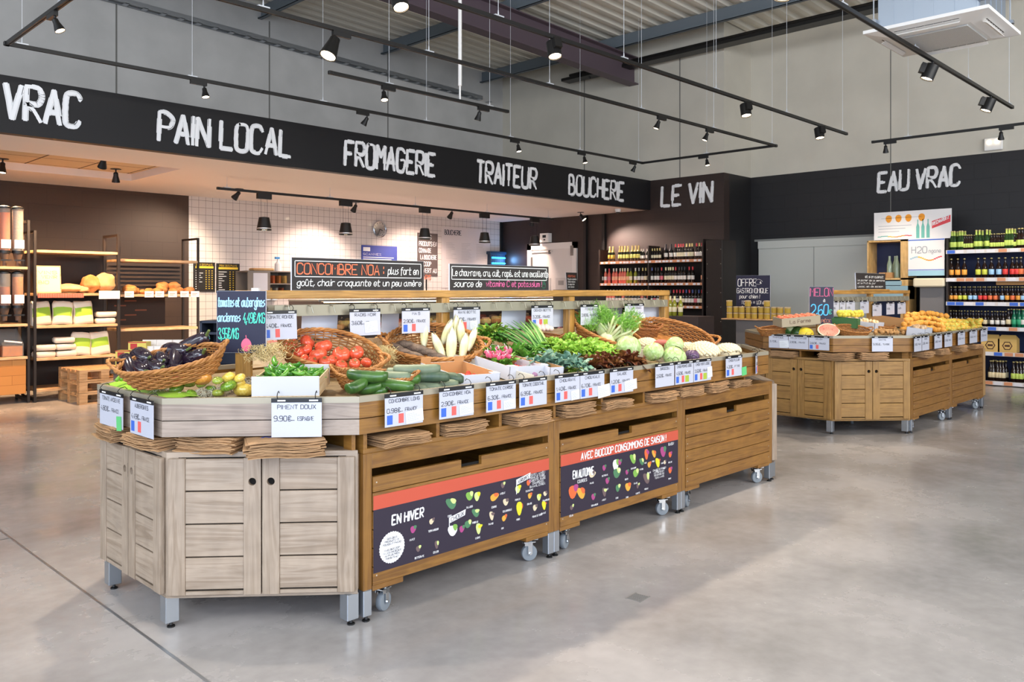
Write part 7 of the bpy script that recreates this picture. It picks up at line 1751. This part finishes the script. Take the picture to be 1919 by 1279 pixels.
mid = cx5((48, 'ggww'), (90, 'rwww'), (132, 'rrpw'), (183, 'rwow'), (215, 'rwow'), (258, 'rwow'), (285, 'rcoww'[:4]), (312, 'rwow'), (345, 'wcow'), (378, 'wbcw'), (432, 'wwww'), (472, 'kgww'), (515, 'kyww'), (550, 'kycw'), (620, 'kuww'), (662, 'kbww'), (690, 'kbww'), (730, 'krpw'), (778, 'kccw'), (810, 'kccw'), (832, 'kccw'), (860, 'kccw'), (890, 'krww'), (930, 'kbww'), (960, 'kbww'), (992, 'kbww'), (1045, 'kruw'.replace('u', 'w')), (1085, 'krww'), (1200, 'kbow'))
low = [(1120 + c / 6.09, r.choice(('kwcw', 'kgww', 'rwww', 'kbww', 'kyww')) if c < 600 else r.choice(('krww', 'kbpw', 'krcw', 'kuww'))) for c in range(40, 1215, 36)]
bot = [(1120 + c / 6.09, r.choice(('krww', 'kbcw', 'kyww'))) for c in range(860, 1215, 45)]
bottles((('top wine shelf', top), ('second wine shelf', mid), ('third wine shelf', low), ('lowest wine shelf', bot)), WZS[:4], 13.48, None, wine, 'bottles on the wine shelves')
# dark end panel and boxed bottles
y0, y1 = W(1352, 500, x=13.2).y, W(1322, 500, x=13.2).y
b = MB(); b.rbox(0, 0, 0, .5, y1 - y0, 2.36, .004, 0)
for i in range(9): b.box(-.003, y1 - y0 - .03, .1 + i * .26, 0, y1 - y0 - .02, .11 + i * .26, 1); b.box(-.003, .02, .1 + i * .26, 0, .03, .11 + i * .26, 1)
tag(obj('end_panel', b.mesh('end_panel', [M_SHB, M_SCREW]), None, (13.22, y0, 0)), 'tall dark studded end panel right of the wine shelves', 'panel')
b = MB(); b.rbox(0, -.3, 0, .5, .3, 1.02, .004); p = W(1278, 590, x=11.6); tag(obj('dark_cabinet', b.mesh('dark_cabinet', mat('dark_brown_laminate', '3a2f2e', rough=.45)), None, (11.6, p.y, 0)), 'dark low cabinet carrying white wine bottles before the wine shelves', 'cabinet')
for i, px in enumerate((1255, 1263, 1274)): y = W(px, 560, x=11.68).y; tag(obj('wine_bottle', wine('wccw'), None, (11.7, y, 1.021), scale=1.1), 'pale white-wine bottle on the dark low cabinet, %s from the left' % ORD[i], 'wine bottle', 'white wine on the low cabinet')
# ================================================================ pot shelf and OFFRE chalkboard
ys, ye = W(1357, 590, x=12.9).y, W(1490, 590, x=12.9).y
root = thing('pot_shelf', 'narrow wooden shelf of pots below the OFFRE chalkboard', 'shelf', (12.8, ye, 0)); b = MB(); b.rbox(0, 0, .94, .3, ys - ye, .96, .003); obj('shelf_board', b.mesh('shelf_board', SHY), root); b = MB(); b.rbox(.06, .1, 0, .28, ys - ye - .25, .94, .004); obj('grey_base', b.mesh('grey_base', mat('grey_laminate', '6d6a6a', rough=.5)), root)
b = MB(); b.lathe([(.045, 0), (.052, .01), (.05, .075), (.053, .08), (.053, .1), (.0, .104)], (0, 0, 0), 14, mseg=[0, 0, 0, 1, 1, 1]); POT = b.mesh('pot', [mat('pot_yellow', 'c9a84a', rough=.5), mat('pot_lid_beige', 'c9b088', rough=.5)], smooth='auto')
its = []
for i in range(20):
    c_ = i % 10; rw = i // 10; y = ys - .12 - c_ * (ys - ye - .25) / 9; its.append(tag(obj('spread_pot', POT, None, (12.88 + .02 * (i % 2), y, .961 + .106 * rw), (0, 0, i)), 'beige-lidded pot in the %s layer on the pot shelf, %s from the left' % (('lower', 'upper')[rw], ORD[c_]), 'pot', 'pots under the OFFRE board'))
for i in range(3): y = ys - .12 - (3 * i) * (ys - ye - .25) / 9; its.append(tag(obj('spread_pot', POT, None, (12.87, y, .961 + .212), (0, PI / 2 * (i % 2) * 0, 0)), 'beige-lidded pot on the third layer of the pot shelf, %s from the left' % ORD[i], 'pot', 'pots under the OFFRE board'))
p, q = W(1380, 560, x=12.98), W(1443, 560, x=12.98)
r_ = board('square blue-black chalkboard reading OFFRE GASTRONOMIQUE', (12.98, p.y, 1.02), -PI / 2, p.y - q.y, .68, m=M_SLATEB); ww = p.y - q.y
write(r_, [('OFFRE', .03, .5, .12, ww * .55, .09), ('GASTRONOMIQUE', .01, .38, .08, ww * .93, .1), ('pour chien !', .06, .29, .06, ww * .6, .12), ('1 boîte = 1,01 euro', .1, .19, .06, ww * .82, .11), ('5 boîtes = 5 euros', .1, .09, .06, ww * .8, .11)], 'white')
b = MB(); b.tube([(ww * .66 + .06 * math.cos(t / 9 * 6.28) * (1 + .3 * math.cos(t)), -.002, .57 + .045 * math.sin(t / 9 * 6.28)) for t in range(10)], .005, 4, flat=.4); b.tube([(ww * .7, -.002, .56), (ww * .75, -.002, .54), (ww * .72, -.002, .58)], .005, 4); obj('dog_drawing', b.mesh('dog_drawing', M_CH['white']), r_)
# ================================================================ water station and beer shelves on the right wall
M_BLUEB = mat('navy_back', '15224a', rough=.5)
def rwall(px): return W(px, 500, x=14.25).y
def rp(name, label, cat, px0, px1, z0, z1, x, mats, th=.02):
    ya, yb = W(px0, 500, x=x).y, W(px1, 500, x=x).y; root = thing(name, label, cat, (x, ya, z0), (0, 0, -PI / 2)); b = MB(); b.box(0, 0, 0, ya - yb, th, z1 - z0); obj('board', b.mesh('board', mats), root); return root, ya - yb, z1 - z0
M_SKY = mat('pale_blue_print', '9cc4d4', rough=.6)
root, w_, h = rp('water_poster', 'wide white poster with orange bulbs and bottles above the water station', 'poster', 1638, 1783, 2.27, 2.74, 14.1, mat('poster_white', 'e8e4e2', rough=.5))
b = MB()
for i in range(4): x = w_ * (.2 + .13 * i) if i < 3 else w_ * .63; b.add([(x + .05 * math.cos(a), -.002, h * .78 + (.05 if a < PI else .075) * math.sin(a)) for a in [2 * PI * k / 12 for k in range(12)]][::-1], [tuple(range(12))], 0)
b.box(w_ * .1, -.002, h * .775, w_ * .63, -.0015, h * .785, 1)
for i in range(3): x = w_ * (.56 + .065 * i); b.add([(x, -.002, .02), (x + .05, -.002, .02), (x + .05, -.002, .2), (x + .033, -.002, .26), (x + .033, -.002, .32), (x + .017, -.002, .32), (x + .017, -.002, .26), (x, -.002, .2)], [(0, 1, 2, 3, 6, 7), (3, 4, 5, 6)], 2)
b.add([(w_ * .76, -.003, h * .35), (w_ * .99, -.003, h * .55), (w_ * .99, -.003, h * .78), (w_ * .76, -.003, h * .6)], [(0, 1, 2, 3)], 3)
for i in range(3): b.box(w_ * .06, -.002, h * (.5 - .1 * i), w_ * (.5 - .08 * i), -.0015, h * (.515 - .1 * i), 1)
for i in range(10): b.box(w_ * (.05 + .045 * i), -.002, h * (.12 + .02 * math.sin(i)), w_ * (.1 + .045 * i), -.0015, h * (.15 + .02 * math.sin(i)), (2, 4, 0, 3)[i * 4 // 10])
obj('printed_diagram', b.mesh('printed_diagram', [mat('print_orange', 'e8982c', rough=.6), M_GREYP, mat('print_teal', '6fb4a8', rough=.6), mat('print_red', 'd84a52', rough=.6), M_YEL]), root)
b = MB(); letter(b, 'RECHARGEZ', w_ * .77, h * .45, .05, wd=.009, width=w_ * .2, off=-.004, rise=.42); obj('lettering', b.mesh('lettering', M_WHITE), root)
root, w_, h = rp('water_poster', 'white H2O poster with a rainbow wave beside the beer shelves', 'poster', 1702, 1770, 1.68, 2.27, 14.05, mat('poster_white', 'e8e4e2'))
b = MB(); letter(b, 'H2O', w_ * .1, h * .62, .1, wd=.012, width=w_ * .42, off=-.003, m=0); letter(b, 'ngane', w_ * .58, h * .62, .06, wd=.007, width=w_ * .32, off=-.003, m=0)
for i in range(16): b.box(w_ * (.05 + .055 * i), -.002, h * (.45 + .05 * math.sin(i * .5)), w_ * (.11 + .055 * i), -.0015, h * (.48 + .05 * math.sin(i * .5)), (2, 3, 4, 1)[i // 4])
b.box(0, -.002, h * .0, w_, -.001, h * .14, 2); b.box(0, -.002, h * .15, w_, -.001, h * .17, 5); b.box(0, -.002, h * .96, w_, -.001, h * .99, 5)
obj('printed_diagram', b.mesh('printed_diagram', [M_GREYP, mat('print_red', 'd84a52'), M_SKY, M_YEL, mat('print_orange', 'e8982c'), M_FB]), root)
ya, yb = W(1625, 500, x=14.1).y, W(1702, 500, x=14.1).y; ww = ya - yb
PINE = wood('pine_box', 'b98f50', 'd6b074', 2, scale=4)
root = thing('water_cabinet', 'open pine cabinet with a navy back holding glass bottles', 'cabinet', (14.1, ya, 0), (0, 0, -PI / 2))
for x in (0, ww - .12): b = MB(); b.box(x, 0, 0 if x else 1.62, x + (.02 if not x else .12), .4, 2.27); obj('side_panel', b.mesh('side_panel', PINE), root)
for z in (1.62, 2.25): b = MB(); b.box(0, 0, z, ww, .4, z + .03); obj('shelf_board', b.mesh('shelf_board', PINE), root)
b = MB(); b.box(.02, .38, 0, ww, .4, 2.25); obj('back_panel', b.mesh('back_panel', M_BLUEB), root); b = MB(); b.box(.08, -.02, 1.3, ww, .3, 1.52); b.box(.08, -.02, 1.53, ww - .1, .2, 1.6); obj('steel_drawer', b.mesh('steel_drawer', mat('blue_grey_drawer', '8aa8b4', rough=.4)), root)
GW = MB(); GW.lathe([(.035, 0), (.036, .01), (.036, .18), (.016, .25), (.016, .3), (0, .302)], (0, 0, 0), 12, mseg=[0, 0, 0, 0, 1, 1]); GW = GW.mesh('glass_bottle', [mat('grey_green_glass', '8a9a86', rough=.1, coat=.5, alpha=.8), M_WPLAST], smooth='auto')
for i in range(4): tag(obj('glass_bottle', GW, None, (14.2 + .09 * (i % 2), ya - ww * (.5 + .09 * i), 1.655), scale=1.2), 'empty glass water bottle in the pine cabinet, %s from the left' % ORD[i], 'bottle', 'glass bottles in the pine cabinet')
for i in range(2): b = MB(); b.rbox(0, 0, 0, .12, .1, .09, .003); tag(obj('small_carton', b.mesh('carton', M_CARDB), None, (14.12, ya - ww * (.28 + .17 * i) - .1, 1.653)), 'small brown box on the floor of the pine cabinet, %s one' % ('left', 'right')[i], 'box')
ya, yb = W(1715, 500, x=14.0).y, W(1768, 500, x=14.0).y
root = thing('water_dispenser', 'grey water dispenser with a beige hood below the H2O poster', 'water dispenser', (14.0, ya, 0), (0, 0, -PI / 2)); b = MB(); b.rbox(.05, .05, .8, ya - yb, .5, 1.5, .01); obj('body', b.mesh('body', mat('grey_laminate', '6d6a6a')), root); b = MB(); b.rbox(-.02, -.05, 1.5, ya - yb + .02, .5, 1.64, .02); obj('hood', b.mesh('hood', mat('beige_hood', 'd8ccb0', rough=.5)), root); b = MB(); b.rbox(-.0, -.05, .0, ya - yb, .5, .8, .01); obj('base', b.mesh('base', mat('beige_hood', 'd8ccb0')), root)
b = MB(); letter(b, 'EAU', .05, .6, .09, wd=.01, width=.3, off=-.052); obj('lettering', b.mesh('lettering', M_FB), root)
# beer shelves
ya, yb = W(1773, 500, x=14.0).y, 1.2; ww = ya - yb; BZS = (2.07, 1.636, 1.264, .89, .51, .07)
root = thing('beer_shelf', 'dark drinks shelving with white-edged boards along the right wall', 'shelf', (14.0, ya, 0), (0, 0, -PI / 2))
b = MB(); b.box(0, 0, 0, .03, .6, 2.25); obj('side_panel', b.mesh('side_panel', M_SHB), root); b = MB(); b.box(0.03, .58, 0, ww, .6, 2.1); obj('back_panel', b.mesh('back_panel', M_BLUEB), root)
for z in BZS: b = MB(); b.box(.03, 0, z - .02, ww, .58, z, 1); b.box(.0, -.01, z - .055, ww, 0, z + .005, 0); obj('shelf_board', b.mesh('shelf_board', [mat('white_shelf_edge', 'cfc8c4', rough=.4), M_SHB]), root)
b = MB(); b.box(0, .02, 0, ww, .1, .02); obj('plinth', b.mesh('plinth', M_BLACK), root)
r = random.Random(2)
for z in BZS:
    b = MB(); x = .02
    while x < ww - .1: k = r.choice((0, 1, 1, 2)); b.box(x, -.014, z - .05, x + .11, -.011, z, k); x += .12 + r.random() * .04
    obj('price_tags', b.mesh('price_tags', [M_FB, M_PAPER, M_SHO]), root)['kind'] = 'stuff'
BB = {}
BL = {'o': 'e8a040', 'y': 'c9cc4a', 'b': '9cc4e4', 'r': 'd83c38', 'n': 'e07040', 'g': 'b8cc60', 't': 'd8c8a0', 'm': '2f9a6c', 'w': 'dcd8d0'}
def beer(code):
    if code in BB: return BB[code]
    g, l, k = code; k = {'l': 1.0, 's': .78, 'x': .9}[k]; gm = {'g': mat('beer_green', '1f3a18', rough=.1, coat=.5), 'b': mat('beer_brown', '1f0f08', rough=.1, coat=.5), 'e': mat('beer_emerald', '0f6a4a', rough=.1, coat=.5)}[g]
    b = MB(); pr = [(.034, 0), (.038, .006), (.038, .05), (.0386, .051), (.0386, .13), (.038, .131), (.038, .16), (.03, .19), (.016, .23), (.014, .285), (.017, .29), (.017, .305), (0, .308)]; b.lathe([(q * k, z * k) for q, z in pr], (0, 0, 0), 12, mseg=[0, 0, 0, 1, 1, 0, 0, 0, 1 if g == 'g' else 0, 1 if g == 'g' else 0, 2, 2])
    BB[code] = b.mesh('beer_bottle', [gm, mat('beer_label_' + l, BL[l], rough=.5), mat('crown_cap', 'c9b87a', rough=.3, metal=.4)], smooth='auto'); return BB[code]
def cx6(*l): return [(1760 + c / 5.81, code) for c, code in l]
rows = (('top drinks shelf', cx6(*[(c, 'ggl') for c in (140, 165, 225, 250, 405, 440, 520, 735, 765, 795)] + [(c, 'bgs') for c in (275, 300, 325, 350, 570, 600, 630, 650, 680, 705, 820)] + [(870, 'bgl'), (905, 'bgl')])),
        ('second drinks shelf', cx6((132, 'bol'), (203, 'bol'), (275, 'bol'), (425, 'byl'), (495, 'byl'), (570, 'bbl'), (650, 'bbl'), (720, 'brl'), (798, 'brl'), (890, 'bnl'), (845, 'brl'))),
        ('third drinks shelf', cx6(*[(c, 'b%ss' % k) for c, k in ((130, 'o'), (180, 'o'), (228, 'y'), (280, 'y'), (338, 'b'), (390, 'b'), (448, 'r'), (500, 'r'), (555, 'n'), (612, 'n'), (685, 'b'), (740, 'o'), (798, 'n'), (860, 'o'), (910, 'b'))])),
        ('fourth drinks shelf', cx6(*[(c, 'bts') for c in (125, 185, 245, 310, 370, 430, 500)] + [(575, 'bws'), (635, 'bws'), (695, 'bws'), (755, 'btx'), (815, 'emx'), (872, 'emx'), (915, 'ewx')])),
        ('lowest drinks shelf', [(1760 + c / 8.53, k) for c, k in ((825, 'btl'), (860, 'btl'), (930, 'btl'), (975, 'btl'), (1020, 'btl'), (1190, 'bgl'), (1300, 'bgl'), (1250, 'bgl'))]))
for (nm, lst), z in zip(rows, (BZS[0], BZS[1], BZS[2], BZS[3], BZS[5])):
    for i, (px, code) in enumerate(sorted(lst)):
        y = W(px, 500, x=14.1).y; o = obj('beer_bottle', beer(code), None, (14.1, y, z + .001)); gl = {'g': 'green', 'b': 'brown', 'e': 'emerald'}[code[0]]; lb = dict(o='orange', y='yellow-green', b='light blue', r='red', n='orange-red', g='lime', t='beige', m='green', w='white')[code[1]]
        tag(o, '%s glass bottle with %s label on the %s, %s from the left' % (gl, lb, nm, ORD[i]), 'bottle', 'bottles on the ' + nm)
        if nm[0] in 'tfl' and code[0] != 'x':
            o2 = obj('beer_bottle', beer(code), None, (14.22, y - .01, z + .001)); tag(o2, '%s glass bottle in the back row of the %s' % (gl, nm), 'bottle', 'back row on the ' + nm)
for i, px in enumerate((1878, 1905)): b = MB(); b.rbox(0, 0, 0, .25, .2, .1, .004); y = W(px, 500, x=14.05).y; tag(obj('cardboard_box', b.mesh('box', M_CARDB), None, (14.12, y - .1, BZS[2] + .262)), 'brown cardboard box lying over the bottles of the third drinks shelf, %s one' % ('left', 'right')[i], 'box')
for i, px in enumerate((1856, 1888)):
    y = W(px, 690, x=14.05).y; root = thing('beer_carton', 'beige beer carton with a dark hexagon, %s one' % ('left partly hidden', 'right')[i], 'carton', (14.06, y + .13, BZS[4] + .001), (0, 0, -PI / 2)); b = MB(); b.add([(0, 0, 0), (.25, 0, 0), (.25, .16, 0), (0, .16, 0), (0, 0, .2), (.25, 0, .2), (.25, .16, .2), (0, .16, .2), (.03, .08, .26), (.22, .08, .26)], [(0, 1, 5, 4), (1, 2, 6, 5), (2, 3, 7, 6), (3, 0, 4, 7), (4, 5, 9, 8), (6, 7, 8, 9), (5, 6, 9), (7, 4, 8), (3, 2, 1, 0)]); obj('carton_box', b.mesh('carton_box', mat('carton_beige', 'cda862', rough=.6)), root)
    b = MB(); hx = [(math.cos(PI / 3 * k), math.sin(PI / 3 * k)) for k in range(6)]
    b.add([(.125 + .07 * x, -.002, .1 + .07 * z) for x, z in hx] + [(.125 + .055 * x, -.002, .1 + .055 * z) for x, z in hx], [(k, (k + 1) % 6, 6 + (k + 1) % 6, 6 + k) for k in range(6)]); b.box(.09, -.003, .085, .16, -.002, .115); obj('hexagon_mark', b.mesh('hexagon_mark', mat('dark_brown_print', '4a2c1a', rough=.6)), root)
# floor drain
b = MB(); 
for i in range(8): b.box(-.04 + i * .011, -.035, 0, -.035 + i * .011, .035, .002)
for q in ((-.045, -.04, .05, -.035), (-.045, .035, .05, .04)): b.box(q[0], q[1], 0, q[2], q[3], .002)
p = W(1195, 1121, z=0); tag(obj('floor_drain', b.mesh('drain', mat('drain_grey', '8a857f', rough=.6)), None, (p.x, p.y, .0005), (0, 0, .1)), 'small square grey floor drain in front of the long stand', 'drain')
